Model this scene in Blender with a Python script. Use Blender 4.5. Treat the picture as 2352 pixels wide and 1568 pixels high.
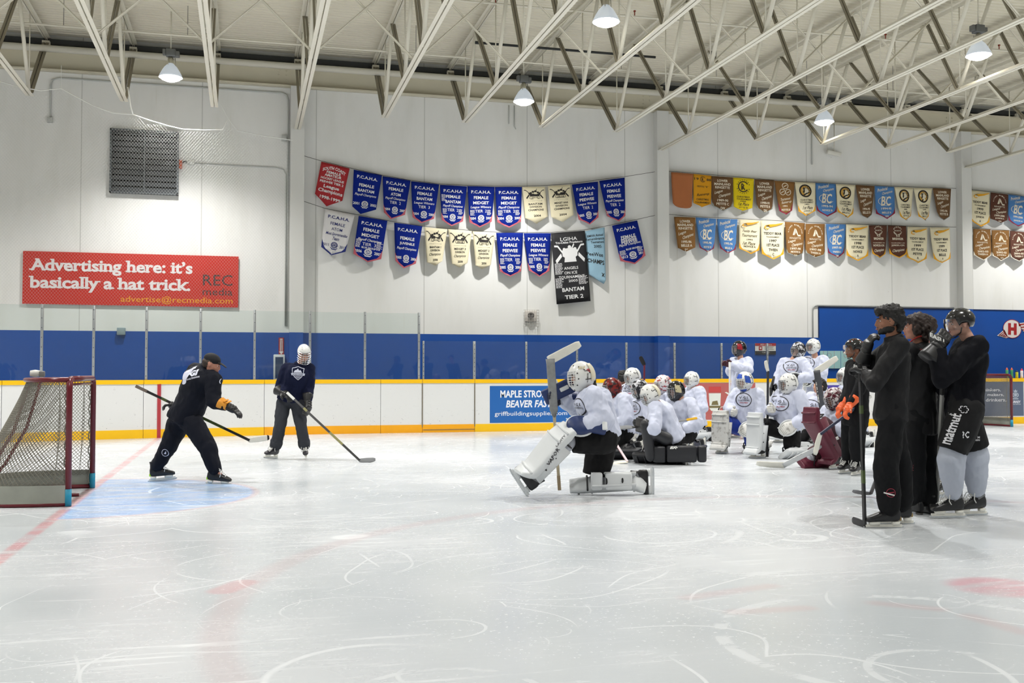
import bpy, bmesh, math, random
from mathutils import Vector, Matrix, noise
from math import sin, cos, pi, radians, atan2, sqrt

S = bpy.context.scene
C = S.collection
for _o in list(bpy.data.objects):
 bpy.data.objects.remove(_o)
random.seed(7)

# ------------------------------------------------------------------ camera, world, exposure
FPX, YAW, HOR, EYE = 2367.0, radians(14.54), 854.0, 1.32
PITCH = math.atan((HOR - 784) / FPX)
cam_d = bpy.data.cameras.new('camera')
cam_d.sensor_width = 36.0
cam_d.lens = 36.0 * FPX / 2352.0
cam_d.clip_end = 300
cam = bpy.data.objects.new('camera', cam_d)
cam.location = (0, 0, EYE)
cam.rotation_euler = (pi / 2 + PITCH, 0, -YAW)
C.objects.link(cam)
S.camera = cam
S.view_settings.view_transform = 'Standard'
S.view_settings.look = 'None'
S.view_settings.exposure = 0.68
S.view_settings.gamma = 1.0
S.view_settings.use_curve_mapping = False
S.cycles.max_bounces = 6
S.cycles.diffuse_bounces = 3
S.cycles.glossy_bounces = 2
S.cycles.transmission_bounces = 3
S.cycles.transparent_max_bounces = 10
S.cycles.caustics_reflective = False
S.cycles.caustics_refractive = False
S.cycles.use_adaptive_sampling = True
S.cycles.adaptive_threshold = 0.07
wd = bpy.data.worlds.new('world')
S.world = wd
wd.use_nodes = True
wd.node_tree.nodes['Background'].inputs[0].default_value = (0.9, 0.95, 1.0, 1)
wd.node_tree.nodes['Background'].inputs[1].default_value = 0.15

# camera-aligned axes on the ground: R_ = to the right of the view, F_ = away from the viewer
R_ = Vector((cos(YAW), -sin(YAW), 0))
F_ = Vector((sin(YAW), cos(YAW), 0))
Z_ = Vector((0, 0, 1))
CF = Vector((sin(YAW) * cos(PITCH), cos(YAW) * cos(PITCH), sin(PITCH)))
CU = Vector((-sin(YAW) * sin(PITCH), -cos(YAW) * sin(PITCH), cos(PITCH)))
CAM = Vector((0, 0, EYE))


def ray(px, py):
 return CF + R_ * ((px - 1176) / FPX) + CU * ((784 - py) / FPX)


def on_z(px, py, z=0.0):
 r = ray(px, py)
 return CAM + r * ((z - EYE) / r.z)


def on_y(px, py, y):
 r = ray(px, py)
 return CAM + r * (y / r.y)


def at_d(px, py, d):
 return CAM + ray(px, py) * d


WALL_Y = 24.93
BOARD_Y = 22.3
BOARD_TOP = 1.16
BEAM_Z = 8.08
CHORD_Z = 7.05
DECK_Z = 8.95


# ------------------------------------------------------------------ materials
def lin(c):
 return tuple(((v / 255) / 12.92 if v / 255 <= 0.04045 else ((v / 255 + 0.055) / 1.055) ** 2.4) for v in c)


MATS = {}


def mat(name, rgb, rough=0.6, metal=0.0, spec=0.5, var=0.0, vscale=6.0, bump=0.0, bscale=40.0, coat=0.0, sheen=0.0, trans=0.0, emit=None):
 if name in MATS:
  return MATS[name]
 m = bpy.data.materials.new(name)
 m.use_nodes = True
 nt = m.node_tree
 b = nt.nodes['Principled BSDF']
 col = lin(rgb) + (1,)
 b.inputs['Base Color'].default_value = col
 b.inputs['Roughness'].default_value = rough
 b.inputs['Metallic'].default_value = metal
 b.inputs['Specular IOR Level'].default_value = spec
 if coat:
  b.inputs['Coat Weight'].default_value = coat
  b.inputs['Coat Roughness'].default_value = 0.08
 if sheen:
  b.inputs['Sheen Weight'].default_value = sheen
  b.inputs['Sheen Roughness'].default_value = 0.4
 if trans:
  b.inputs['Transmission Weight'].default_value = trans
 if emit:
  b.inputs['Emission Color'].default_value = lin(emit[0]) + (1,)
  b.inputs['Emission Strength'].default_value = emit[1]
 tc = nt.nodes.new('ShaderNodeTexCoord')
 if var:
  n = nt.nodes.new('ShaderNodeTexNoise')
  n.inputs['Scale'].default_value = vscale
  n.inputs['Detail'].default_value = 4
  nt.links.new(tc.outputs['Object'], n.inputs['Vector'])
  mx = nt.nodes.new('ShaderNodeMix')
  mx.data_type = 'RGBA'
  nt.links.new(n.outputs['Fac'], mx.inputs['Factor'])
  mx.inputs[6].default_value = tuple(max(0, v * (1 - var)) for v in col[:3]) + (1,)
  mx.inputs[7].default_value = tuple(min(1, v * (1 + var)) for v in col[:3]) + (1,)
  nt.links.new(mx.outputs[2], b.inputs['Base Color'])
 if bump:
  n2 = nt.nodes.new('ShaderNodeTexNoise')
  n2.inputs['Scale'].default_value = bscale
  n2.inputs['Detail'].default_value = 3
  nt.links.new(tc.outputs['Object'], n2.inputs['Vector'])
  bp = nt.nodes.new('ShaderNodeBump')
  bp.inputs['Strength'].default_value = bump
  bp.inputs['Distance'].default_value = 0.02
  nt.links.new(n2.outputs['Fac'], bp.inputs['Height'])
  nt.links.new(bp.outputs['Normal'], b.inputs['Normal'])
 MATS[name] = m
 return m


# ------------------------------------------------------------------ mesh helpers
class MB:
 """collects shapes, then links them as one mesh object"""

 def __init__(self):
  self.v = []
  self.f = []
  self.sm = []
  self.mi = []
  self.cur = 0

 def add(self, vs, fs, smooth=False):
  o = len(self.v)
  self.v += [Vector(p) for p in vs]
  for f in fs:
   self.f.append([i + o for i in f])
   self.sm.append(smooth)
   self.mi.append(self.cur)

 def box(self, c, s, rot=None):
  c = Vector(c)
  h = Vector(s) / 2
  vs = []
  for x in (-1, 1):
   for y in (-1, 1):
    for z in (-1, 1):
     p = Vector((x * h.x, y * h.y, z * h.z))
     if rot is not None:
      p = rot @ p
     vs.append(c + p)
  self.add(vs, [(0, 1, 3, 2), (4, 6, 7, 5), (0, 4, 5, 1), (2, 3, 7, 6), (0, 2, 6, 4), (1, 5, 7, 3)])

 def bbox(self, c, s, bev=0.01, rot=None):
  """box with bevelled vertical and horizontal edges"""
  bm = bmesh.new()
  bmesh.ops.create_cube(bm, size=1)
  for v in bm.verts:
   v.co = Vector((v.co.x * s[0], v.co.y * s[1], v.co.z * s[2]))
  bmesh.ops.bevel(bm, geom=list(bm.edges), offset=bev, segments=2, affect='EDGES', profile=0.5)
  self.bm(bm, Matrix.Translation(Vector(c)) @ (rot.to_4x4() if rot is not None else Matrix()), True)

 def bm(self, bm, M=Matrix(), smooth=False):
  bm.verts.index_update()
  vs = [M @ v.co for v in bm.verts]
  fs = [[v.index for v in f.verts] for f in bm.faces]
  bm.free()
  self.add(vs, fs, smooth)

 def bar(self, a, b, w, h, up=Z_, off=(0, 0)):
  """rectangular bar from a to b; w across, h along up"""
  a, b = Vector(a), Vector(b)
  d = (b - a).normalized()
  x = d.cross(up)
  if x.length < 1e-4:
   x = d.cross(Vector((1, 0, 0)))
  x.normalize()
  y = x.cross(d).normalized()
  vs = []
  for p in (a, b):
   for sx, sy in ((-1, -1), (1, -1), (1, 1), (-1, 1)):
    vs.append(p + x * (sx * w / 2 + off[0]) + y * (sy * h / 2 + off[1]))
  self.add(vs, [(3, 2, 1, 0), (4, 5, 6, 7), (0, 1, 5, 4), (1, 2, 6, 5), (2, 3, 7, 6), (3, 0, 4, 7)])

 def tube(self, pts, r, n=8, caps=True, closed=False):
  pts = [Vector(p) for p in pts]
  rs = r if isinstance(r, (list, tuple)) else [r] * len(pts)
  N = len(pts)
  rings = []
  ref = None
  for i, p in enumerate(pts):
   if closed:
    t = (pts[(i + 1) % N] - pts[i - 1]).normalized()
   else:
    t = (pts[min(i + 1, N - 1)] - pts[max(i - 1, 0)]).normalized()
   if ref is None:
    ref = t.orthogonal().normalized()
   x = (ref - t * ref.dot(t))
   if x.length < 1e-5:
    x = t.orthogonal()
   x.normalize()
   ref = x
   y = t.cross(x)
   rings.append([p + (x * cos(2 * pi * k / n) + y * sin(2 * pi * k / n)) * rs[i] for k in range(n)])
  vs = [q for ring in rings for q in ring]
  fs = []
  for i in range(N if closed else N - 1):
   j = (i + 1) % N
   for k in range(n):
    fs.append((i * n + k, i * n + (k + 1) % n, j * n + (k + 1) % n, j * n + k))
  if caps and not closed:
   fs.append(tuple(range(n - 1, -1, -1)))
   fs.append(tuple((N - 1) * n + k for k in range(n)))
  self.add(vs, fs, n > 5)

 def lathe(self, prof, n=24, M=Matrix(), caps=True):
  """prof: list of (r, z)"""
  vs = []
  for r, z in prof:
   for k in range(n):
    vs.append(M @ Vector((r * cos(2 * pi * k / n), r * sin(2 * pi * k / n), z)))
  fs = []
  for i in range(len(prof) - 1):
   for k in range(n):
    fs.append((i * n + k, i * n + (k + 1) % n, (i + 1) * n + (k + 1) % n, (i + 1) * n + k))
  if caps:
   fs.append(tuple(range(n - 1, -1, -1)))
   fs.append(tuple((len(prof) - 1) * n + k for k in range(n)))
  self.add(vs, fs, True)

 def prism(self, poly, M, t):
  """2-D polygon (x,y) extruded along local z by t, placed by M"""
  n = len(poly)
  vs = [M @ Vector((x, y, 0)) for x, y in poly] + [M @ Vector((x, y, t)) for x, y in poly]
  fs = [tuple(range(n - 1, -1, -1)), tuple(range(n, 2 * n))]
  for k in range(n):
   fs.append((k, (k + 1) % n, n + (k + 1) % n, n + k))
  self.add(vs, fs)

 def build(self, name, m, parent=None, loc=None):
  me = bpy.data.meshes.new(name)
  L = Vector(loc) if loc is not None else Vector((0, 0, 0))
  me.from_pydata([p - L for p in self.v], [], self.f)
  me.polygons.foreach_set('use_smooth', self.sm)
  for mm in (m if isinstance(m, (list, tuple)) else [m]):
   me.materials.append(mm)
  if self.cur:
   me.polygons.foreach_set('material_index', self.mi)
  me.update()
  o = bpy.data.objects.new(name, me)
  o.location = L
  C.objects.link(o)
  if parent:
   put(o, parent)
  return o


def put(o, parent):
 """parent o, keeping it where it stands (no parent is ever rotated)"""
 pl = Vector((0, 0, 0))
 q = parent
 while q:
  pl = pl + q.location
  q = q.parent
 o.parent = parent
 o.location = o.location - pl


def thing(name, label, cat, loc=(0, 0, 0), group=None):
 o = bpy.data.objects.new(name, None)
 o.empty_display_size = 0.2
 o.location = loc
 C.objects.link(o)
 return tag(o, label, cat, group)


def tag(o, label, cat, group=None):
 o['label'] = label
 o['category'] = cat
 if group:
  o['group'] = group
 return o


def struct(o):
 o['kind'] = 'structure'
 return o


def frame(o, x, y):
 """matrix with origin o and axes x, y"""
 x = Vector(x).normalized()
 y = Vector(y)
 y = (y - x * y.dot(x)).normalized()
 z = x.cross(y)
 M = Matrix((x, y, z)).transposed().to_4x4()
 M.translation = Vector(o)
 return M


ORD = ['first', 'second', 'third', 'fourth', 'fifth', 'sixth', 'seventh', 'eighth', 'ninth', 'tenth', 'eleventh', 'twelfth', 'thirteenth',
 'fourteenth', 'fifteenth', 'sixteenth', 'seventeenth', 'eighteenth', 'nineteenth', 'twentieth']

# ------------------------------------------------------------------ lettering
_TX = {}


def glyphs(text, bold=0.0, shear=0.0, space=1.0, res=2):
 """2-D triangles of a line of writing, normalised to x 0..1, y 0..1 with its aspect"""
 key = (text, bold, shear, space, res)
 if key in _TX:
  return _TX[key]
 cu = bpy.data.curves.new('lettering', 'FONT')
 cu.body = text
 cu.offset = bold
 cu.shear = shear
 cu.space_character = space
 cu.resolution_u = res
 cu.fill_mode = 'FRONT'
 ob = bpy.data.objects.new('lettering', cu)
 C.objects.link(ob)
 bpy.context.view_layer.update()
 me = ob.to_mesh()
 vs = [(v.co.x, v.co.y) for v in me.vertices]
 fs = [tuple(p.vertices) for p in me.polygons]
 ob.to_mesh_clear()
 bpy.data.objects.remove(ob)
 bpy.data.curves.remove(cu)
 if not vs:
  _TX[key] = ([], [], 1)
  return _TX[key]
 x0 = min(v[0] for v in vs)
 x1 = max(v[0] for v in vs)
 y0 = min(v[1] for v in vs)
 y1 = max(v[1] for v in vs)
 w = max(x1 - x0, 1e-4)
 h = max(y1 - y0, 1e-4)
 _TX[key] = ([((x - x0) / w, (y - y0) / h) for x, y in vs], fs, w / h)
 return _TX[key]


def write(mb, fn, text, u, v, w, h, bold=0.0, shear=0.0, space=1.0, rot=0.0, res=2, arc=None):
 """add a line centred on (u, v), w wide and h high, through fn(u, v) -> point; v runs down"""
 vs, fs, _a = glyphs(text, bold, shear, space, res)
 c, s = cos(rot), sin(rot)
 out = []
 for x, y in vs:
  a, b = (x - 0.5) * w, (0.5 - y) * h
  if arc:
   b += arc * (a / w * 2) ** 2
  out.append(fn(u + a * c - b * s, v + a * s + b * c))
 mb.add(out, fs)


def ring2d(mb, fn, u, v, r, wd, asp=1.0, n=24, a0=0.0, a1=2 * pi):
 vs = []
 fs = []
 for k in range(n + 1):
  t = a0 + (a1 - a0) * k / n
  for q in (r - wd / 2, r + wd / 2):
   vs.append(fn(u + q * cos(t), v + q * sin(t) * asp))
 for k in range(n):
  fs.append((2 * k, 2 * k + 1, 2 * k + 3, 2 * k + 2))
 mb.add(vs, fs)


def poly2d(mb, fn, pts):
 mb.add([fn(x, y) for x, y in pts], [tuple(range(len(pts)))])


def disc2d(mb, fn, u, v, r, asp=1.0, n=20):
 poly2d(mb, fn, [(u + r * cos(2 * pi * k / n), v + r * sin(2 * pi * k / n) * asp) for k in range(n)])


def line2d(mb, fn, x0, y0, x1, y1, w):
 dx, dy = x1 - x0, y1 - y0
 l = sqrt(dx * dx + dy * dy) or 1
 nx, ny = -dy / l * w / 2, dx / l * w / 2
 poly2d(mb, fn, [(x0 + nx, y0 + ny), (x1 + nx, y1 + ny), (x1 - nx, y1 - ny), (x0 - nx, y0 - ny)])

# ------------------------------------------------------------------ lamps of the hall (built first: they carry the light)
LAMP_Z = 7.5
white_paint = mat('white_painted_steel', (238, 233, 216), 0.55, var=0.05, vscale=2.0)
shaded_paint = mat('shaded_painted_steel', (150, 143, 124), 0.65, var=0.1, vscale=3.0)  # truss paint darkened to tan: shade of the diagonals put into the colour
cream_paint = mat('cream_painted_steel', (226, 219, 196), 0.6, var=0.05, vscale=1.5)
galv = mat('galvanised_steel', (168, 172, 174), 0.4, metal=0.8, var=0.12, vscale=14)
dark_steel = mat('dark_steel', (52, 54, 54), 0.5, metal=0.3)
LAMP_SPOTS = []
for _i, _x in enumerate((-9.2, -1.55, 6.14, 13.85, 21.5, 29.2)):
 for _j, _y in enumerate((22.6, 17.05, 11.4, 5.8, 0.2)):
  LAMP_SPOTS.append((_x, _y, _i, _j))
_mb = MB()
_mb.lathe([(0.055, 0.30), (0.08, 0.27), (0.13, 0.22), (0.185, 0.13), (0.225, 0.05), (0.245, 0.0), (0.238, 0.0), (0.215, 0.05), (0.175, 0.13),
  (0.12, 0.215), (0.07, 0.262), (0.05, 0.29)], 28, caps=False)
_refl = mat('prismatic_reflector', (215, 220, 222), 0.28, metal=0.3, emit=((225, 238, 255), 0.22))
_bulbm = mat('lamp_glow', (255, 250, 240), 0.4, emit=((255, 250, 240), 12.0))
_sock = mat('lamp_collar', (190, 185, 165), 0.4, metal=0.5)
_bal = mat('lamp_ballast_grey', (120, 122, 122), 0.5, metal=0.4)
LAMP_LABELS = {(1, 0): 'high bay lamp hanging above the left end of the back wall over the louvred vent',
   (2, 0): 'high bay lamp hanging in front of the back wall over the blue pennants',
   (3, 0): 'high bay lamp hanging in front of the back wall over the ringette pennants',
   (2, 1): 'high bay lamp in the middle of the roof cut by the top of the picture',
   (3, 1): 'high bay lamp hanging among the trusses at upper right, second row from the back wall'}
_protos = None
for _x, _y, _i, _j in LAMP_SPOTS:
 _seen = (_i, _j) in LAMP_LABELS
 if _seen:
  _root = thing('high_bay_lamp', LAMP_LABELS[(_i, _j)], 'lamp', (_x, _y, LAMP_Z), 'high bay lamps under the roof')
  if _protos is None:
   _r = MB()
   _r.lathe([(0.055, 0.30), (0.08, 0.27), (0.13, 0.22), (0.185, 0.13), (0.225, 0.05), (0.245, 0.0), (0.238, 0.0), (0.215, 0.05),
     (0.175, 0.13), (0.12, 0.215), (0.07, 0.262), (0.05, 0.29)], 28, caps=False)
   _b = MB()
   _b.lathe([(0.0, -0.085), (0.10, -0.072), (0.185, -0.035), (0.23, 0.004), (0.16, 0.11), (0.06, 0.2), (0.0, 0.22)], 24, caps=False)
   _s = MB()
   _s.lathe([(0.05, 0.29), (0.062, 0.30), (0.062, 0.40), (0.045, 0.415), (0.03, 0.45)], 16)
   for _k in range(3):
    _a = 2 * pi * _k / 3
    _s.tube([(0.1 * cos(_a), 0.1 * sin(_a), 0.25), (0.085 * cos(_a), 0.085 * sin(_a), 0.42)], 0.008, 6)
   _u = MB()
   _u.bbox((0.0, 0, 0.52), (0.2, 0.16, 0.16), 0.02)
   _u.bbox((0.13, 0, 0.50), (0.09, 0.12, 0.12), 0.015)
   _u.bbox((-0.13, 0.0, 0.53), (0.07, 0.12, 0.12), 0.015)
   _t = MB()
   _t.tube([(0, 0, 0.6), (0, 0, DECK_Z - LAMP_Z - 0.02)], 0.014, 6)
   _protos = []
   for _m, _n, _mm in ((_r, 'reflector', _refl), (_b, 'bulb', _bulbm), (_s, 'lamp_collar', _sock), (_u, 'ballast_box', _bal), (_t, 'hanging_rod', white_paint)):
    _o = _m.build(_n, _mm)
    _o.parent = _root
    _protos.append(_o)
  else:
   for _p in _protos:
    _c = _p.copy()
    _c.parent = _root
    C.objects.link(_c)
 _ld = bpy.data.lights.new('lamp_light', 'SPOT')
 _ld.energy = (480, 850, 560, 420, 340)[_j]
 _ld.spot_size = radians(136)
 _ld.spot_blend = 0.75
 _ld.shadow_soft_size = 0.14
 _ld.color = (1.0, 0.985, 0.96)
 _lo = bpy.data.objects.new('lamp_light', _ld)
 _lo.location = (_x, _y, LAMP_Z - 0.5)
 C.objects.link(_lo)
 if _seen:
  put(_lo, _root)


# ------------------------------------------------------------------ node helper
class NT:
 def __init__(self, name):
  self.m = bpy.data.materials.new(name)
  self.m.use_nodes = True
  self.t = self.m.node_tree
  self.b = self.t.nodes['Principled BSDF']

 def n(self, kind, **kw):
  x = self.t.nodes.new('ShaderNode' + kind)
  for k, v in kw.items():
   setattr(x, k, v)
  return x

 def link(self, a, b):
  self.t.links.new(a, b)

 def val(self, s, x):
  if isinstance(x, (int, float)):
   s.default_value = x
  else:
   self.link(x, s)

 def math(self, op, a, b=0.0, c=None, clamp=False):
  x = self.n('Math', operation=op)
  x.use_clamp = clamp
  self.val(x.inputs[0], a)
  self.val(x.inputs[1], b)
  if c is not None:
   self.val(x.inputs[2], c)
  return x.outputs[0]

 def sm(self, x, a, b, lo=0.0, hi=1.0):
  r = self.n('MapRange', interpolation_type='SMOOTHSTEP')
  self.val(r.inputs[0], x)
  r.inputs[1].default_value = a
  r.inputs[2].default_value = b
  r.inputs[3].default_value = lo
  r.inputs[4].default_value = hi
  return r.outputs[0]

 def mix(self, f, a, b):
  x = self.n('Mix', data_type='RGBA')
  self.val(x.inputs[0], f)
  for s, v in ((x.inputs[6], a), (x.inputs[7], b)):
   if isinstance(v, tuple):
    s.default_value = lin(v) + (1,)
   else:
    self.link(v, s)
  return x.outputs[2]

 def noise(self, vec, scale, detail=4, rough=0.5, dist=0.0):
  x = self.n('TexNoise')
  self.link(vec, x.inputs['Vector'])
  x.inputs['Scale'].default_value = scale
  x.inputs['Detail'].default_value = detail
  x.inputs['Roughness'].default_value = rough
  x.inputs['Distortion'].default_value = dist
  return x.outputs['Fac']

 def mapping(self, vec, scale=(1, 1, 1), loc=(0, 0, 0), rot=(0, 0, 0)):
  x = self.n('Mapping')
  self.link(vec, x.inputs['Vector'])
  x.inputs['Scale'].default_value = scale
  x.inputs['Location'].default_value = loc
  x.inputs['Rotation'].default_value = rot
  return x.outputs[0]


# ------------------------------------------------------------------ ice
nt = NT('scraped_ice')
tc = nt.n('TexCoord').outputs['Object']
sep = nt.n('SeparateXYZ')
nt.link(tc, sep.inputs[0])
X, Y = sep.outputs[0], sep.outputs[1]
cloud = nt.noise(tc, 0.35, 3, 0.55)
base = nt.mix(nt.sm(cloud, 0.3, 0.72), (192, 198, 202), (212, 215, 218))


def seg_mask(x0, y0, x1, y1, w, soft):
 dx, dy = x1 - x0, y1 - y0
 l2 = dx * dx + dy * dy
 px_ = nt.math('SUBTRACT', X, x0)
 py_ = nt.math('SUBTRACT', Y, y0)
 t = nt.math('ADD', nt.math('MULTIPLY', px_, dx / l2), nt.math('MULTIPLY', py_, dy / l2), clamp=True)
 ex = nt.math('SUBTRACT', px_, nt.math('MULTIPLY', t, dx))
 ey = nt.math('SUBTRACT', py_, nt.math('MULTIPLY', t, dy))
 d = nt.math('SQRT', nt.math('ADD', nt.math('MULTIPLY', ex, ex), nt.math('MULTIPLY', ey, ey)))
 return nt.sm(d, w, w + soft, 1.0, 0.0)


def dist(cx, cy):
 a = nt.math('SUBTRACT', X, cx)
 b = nt.math('SUBTRACT', Y, cy)
 return nt.math('SQRT', nt.math('ADD', nt.math('MULTIPLY', a, a), nt.math('MULTIPLY', b, b)))


wear = nt.noise(nt.mapping(tc, (1, 3.5, 1)), 1.6, 4, 0.65)
wearm = nt.sm(wear, 0.36, 0.60)
# blue crease
GX, GY = -1.66, 11.77
dc = dist(GX, GY)
inside = nt.math('MULTIPLY', nt.sm(dc, 1.74, 1.80, 1.0, 0.0), nt.math('GREATER_THAN', X, GX + 0.03))
col = nt.mix(nt.math('MULTIPLY', inside, nt.sm(wear, 0.33, 0.62, 0.25, 0.9)), base, (150, 184, 228))
ring = nt.math('MULTIPLY', nt.sm(nt.math('ABSOLUTE', nt.math('SUBTRACT', dc, 1.79)), 0.02, 0.06, 1.0, 0.0), nt.math('GREATER_THAN', X, GX))
red = (206, 128, 134)
col = nt.mix(nt.math('MULTIPLY', ring, 0.22), col, red)
# goal line, face-off circle, dot and ticks
gl = nt.sm(nt.math('ABSOLUTE', nt.math('SUBTRACT', X, GX)), 0.03, 0.075, 1.0, 0.0)
col = nt.mix(nt.math('MULTIPLY', gl, nt.math('MULTIPLY_ADD', wearm, 0.4, 0.22)), col, red)
FCX, FCY = 4.5, 5.42
fd = dist(FCX, FCY)
fc = nt.sm(nt.math('ABSOLUTE', nt.math('SUBTRACT', fd, 4.62)), 0.03, 0.14, 1.0, 0.0)
col = nt.mix(nt.math('MULTIPLY', fc, 0.2), col, (196, 152, 152))
dot = nt.sm(fd, 0.22, 0.36, 1.0, 0.0)
col = nt.mix(nt.math('MULTIPLY', dot, nt.math('MULTIPLY_ADD', wearm, 0.3, 0.18)), col, (214, 120, 136))
hm = seg_mask(-0.12, 6.5, 0.0, 6.72, 0.06, 0.06)
col = nt.mix(nt.math('MULTIPLY', hm, 0.34), col, (214, 140, 144))
for _a, _b in (((1580, 1372), (1770, 1345)), ((1690, 1405), (1850, 1396)), ((2015, 1385), (2150, 1398)), ((2230, 1415), (2352, 1452))):
 _p, _q = on_z(*_a), on_z(*_b)
 col = nt.mix(nt.math('MULTIPLY', seg_mask(_p.x, _p.y, _q.x, _q.y, 0.015, 0.09), 0.2), col, (200, 140, 140))
SWEEP = None
for _p, _r, _a0, _a1, _w in (((2130, 1470), 2.0, 0, 0, 0.05), ((1030, 1600), 0.8, 0, 0, 0.025), ((2200, 1545), 0.75, 0, 0, 0.03)):
 _c = on_z(*_p)
 _d = nt.math('ABSOLUTE', nt.math('SUBTRACT', dist(_c.x, _c.y), _r * 0.5))
 _m = nt.math('MULTIPLY', nt.sm(_d, _w * 0.4, _w, 1.0, 0.0), nt.sm(wear, 0.40, 0.55))
 SWEEP = _m if SWEEP is None else nt.math('MAXIMUM', SWEEP, _m)
# skate scratches: rings of distorted cells, three sizes, plus snow dust
warp = nt.n('TexNoise')
nt.link(tc, warp.inputs['Vector'])
warp.inputs['Scale'].default_value = 0.7
warp.inputs['Detail'].default_value = 1
wv = nt.n('VectorMath', operation='MULTIPLY_ADD')
nt.link(warp.outputs['Color'], wv.inputs[0])
wv.inputs[1].default_value = (0.55, 0.55, 0)
nt.link(tc, wv.inputs[2])
wtc = wv.outputs[0]
sp2 = nt.n('SeparateColor')
nt.link(warp.outputs['Color'], sp2.inputs[0])
mk2 = nt.n('TexNoise')
nt.link(nt.mapping(tc, loc=(9, 3, 0)), mk2.inputs['Vector'])
mk2.inputs['Scale'].default_value = 0.8
mk2.inputs['Detail'].default_value = 1
sp3 = nt.n('SeparateColor')
nt.link(mk2.outputs['Color'], sp3.inputs[0])
MASKS = [sp3.outputs[0], sp3.outputs[1], sp3.outputs[2], sp2.outputs[2]]
scr = None
for _k, (_sc, _rings, _w, _th, _off) in enumerate(((0.30, 6.0, 0.013, 0.51, (3, 1, 0)), (0.55, 4.4, 0.014, 0.53, (7, 2, 0)), (1.05, 2.6, 0.014, 0.57, (1, 9, 0)), (0.24, 8.0, 0.013, 0.51, (11, 5, 0)))):
 v = nt.n('TexVoronoi', feature='F1')
 v.inputs['Scale'].default_value = _sc
 nt.link(nt.mapping(wtc, loc=_off, scale=(1.0, 1.25, 1)), v.inputs['Vector'])
 q = nt.math('FRACT', nt.math('MULTIPLY_ADD', v.outputs['Distance'], _rings, 0.37 * _k))
 e = nt.math('ABSOLUTE', nt.math('SUBTRACT', q, 0.5))
 mk = MASKS[_k]
 ln = nt.math('MULTIPLY', nt.sm(e, _w * 0.3, _w * 1.5, 1.0, 0.0), nt.sm(mk, _th - 0.03, _th + 0.08))
 scr = ln if scr is None else nt.math('MAXIMUM', scr, ln)
streak = nt.noise(nt.mapping(tc, (0.5, 5.5, 1), rot=(0, 0, 0.18)), 2.4, 4, 0.7)
snow = nt.math('MULTIPLY', nt.sm(streak, 0.53, 0.72), nt.sm(cloud, 0.4, 0.62))
fine = nt.noise(tc, 30, 2, 0.75)
speck = nt.math('MULTIPLY', nt.sm(fine, 0.60, 0.72), nt.sm(sp3.outputs[1], 0.42, 0.65, 0.1, 0.55))
white = nt.math('MAXIMUM', nt.math('MAXIMUM', nt.math('MAXIMUM', nt.math('MULTIPLY', SWEEP, 0.32), nt.math('MULTIPLY', scr, 0.46)), nt.math('MULTIPLY', snow, 0.75)), speck, clamp=True)
col = nt.mix(nt.math('MULTIPLY', white, 0.85), col, (240, 242, 243))
nt.link(col, nt.b.inputs['Base Color'])
nt.link(nt.math('MULTIPLY_ADD', white, 0.35, nt.sm(cloud, 0.3, 0.7, 0.19, 0.30)), nt.b.inputs['Roughness'])
nt.b.inputs['IOR'].default_value = 1.31
nt.b.inputs['Specular IOR Level'].default_value = 0.5
bp = nt.n('Bump')
bp.inputs['Strength'].default_value = 0.06
bp.inputs['Distance'].default_value = 0.01
nt.link(streak, bp.inputs['Height'])
nt.link(bp.outputs['Normal'], nt.b.inputs['Normal'])
ICE = nt.m

XL, XR, YN = -12.5, 40.0, -6.0
mb = MB()
mb.add([(XL, YN, 0), (XR, YN, 0), (XR, BOARD_Y + 0.02, 0), (XL, BOARD_Y + 0.02, 0)], [(0, 1, 2, 3)])
mb.add([(XL, YN, -0.15), (XR, YN, -0.15), (XR, BOARD_Y + 0.02, -0.15), (XL, BOARD_Y + 0.02, -0.15)], [(3, 2, 1, 0)])
ice = struct(mb.build('floor', ICE))
mb = MB()
mb.box(((XL + XR) / 2, (BOARD_Y + 0.02 + WALL_Y) / 2, -0.08), (XR - XL, WALL_Y - BOARD_Y - 0.02, 0.16))
struct(mb.build('floor_walkway', mat('dark_rubber_matting', (52, 52, 54), 0.8, bump=0.3, bscale=80)))

# ------------------------------------------------------------------ walls
SEAM0, SEAMW = 1.62, 2.62
nt = NT('white_wall_panels')
tc = nt.n('TexCoord').outputs['Object']
sep = nt.n('SeparateXYZ')
nt.link(tc, sep.inputs[0])
ph = nt.math('FRACT', nt.math('MULTIPLY_ADD', sep.outputs[0], 1 / SEAMW, 20 - SEAM0 / SEAMW + 0.5))
seam = nt.sm(nt.math('ABSOLUTE', nt.math('SUBTRACT', ph, 0.5)), 0.002, 0.0055, 1.0, 0.0)
stain = nt.noise(nt.mapping(tc, (1.4, 1.4, 0.35)), 0.8, 5, 0.6)
c = nt.mix(nt.sm(stain, 0.42, 0.75), (247, 247, 244), (238, 238, 233))
dirt = nt.sm(nt.noise(tc, 5.5, 2), 0.76, 0.82)
c = nt.mix(nt.math('MULTIPLY', dirt, 0.35), c, (170, 160, 130))
drip = nt.math('MULTIPLY', nt.sm(nt.noise(nt.mapping(tc, (9, 9, 0.25)), 1.0, 3), 0.68, 0.76), nt.sm(nt.noise(tc, 0.5, 2), 0.5, 0.65))
c = nt.mix(nt.math('MULTIPLY', drip, 0.16), c, (180, 160, 120))
c = nt.mix(nt.math('MULTIPLY', seam, 0.45), c, (150, 150, 142))
nt.link(c, nt.b.inputs['Base Color'])
nt.b.inputs['Roughness'].default_value = 0.7
WALLW = nt.m
blue_paint = mat('blue_wall_paint', (12, 80, 170), 0.45, var=0.08, vscale=1.5)
BLUE_Z, BLUE_X, BLUE_Z2 = 2.25, 15.05, 3.08
mb = MB()


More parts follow.
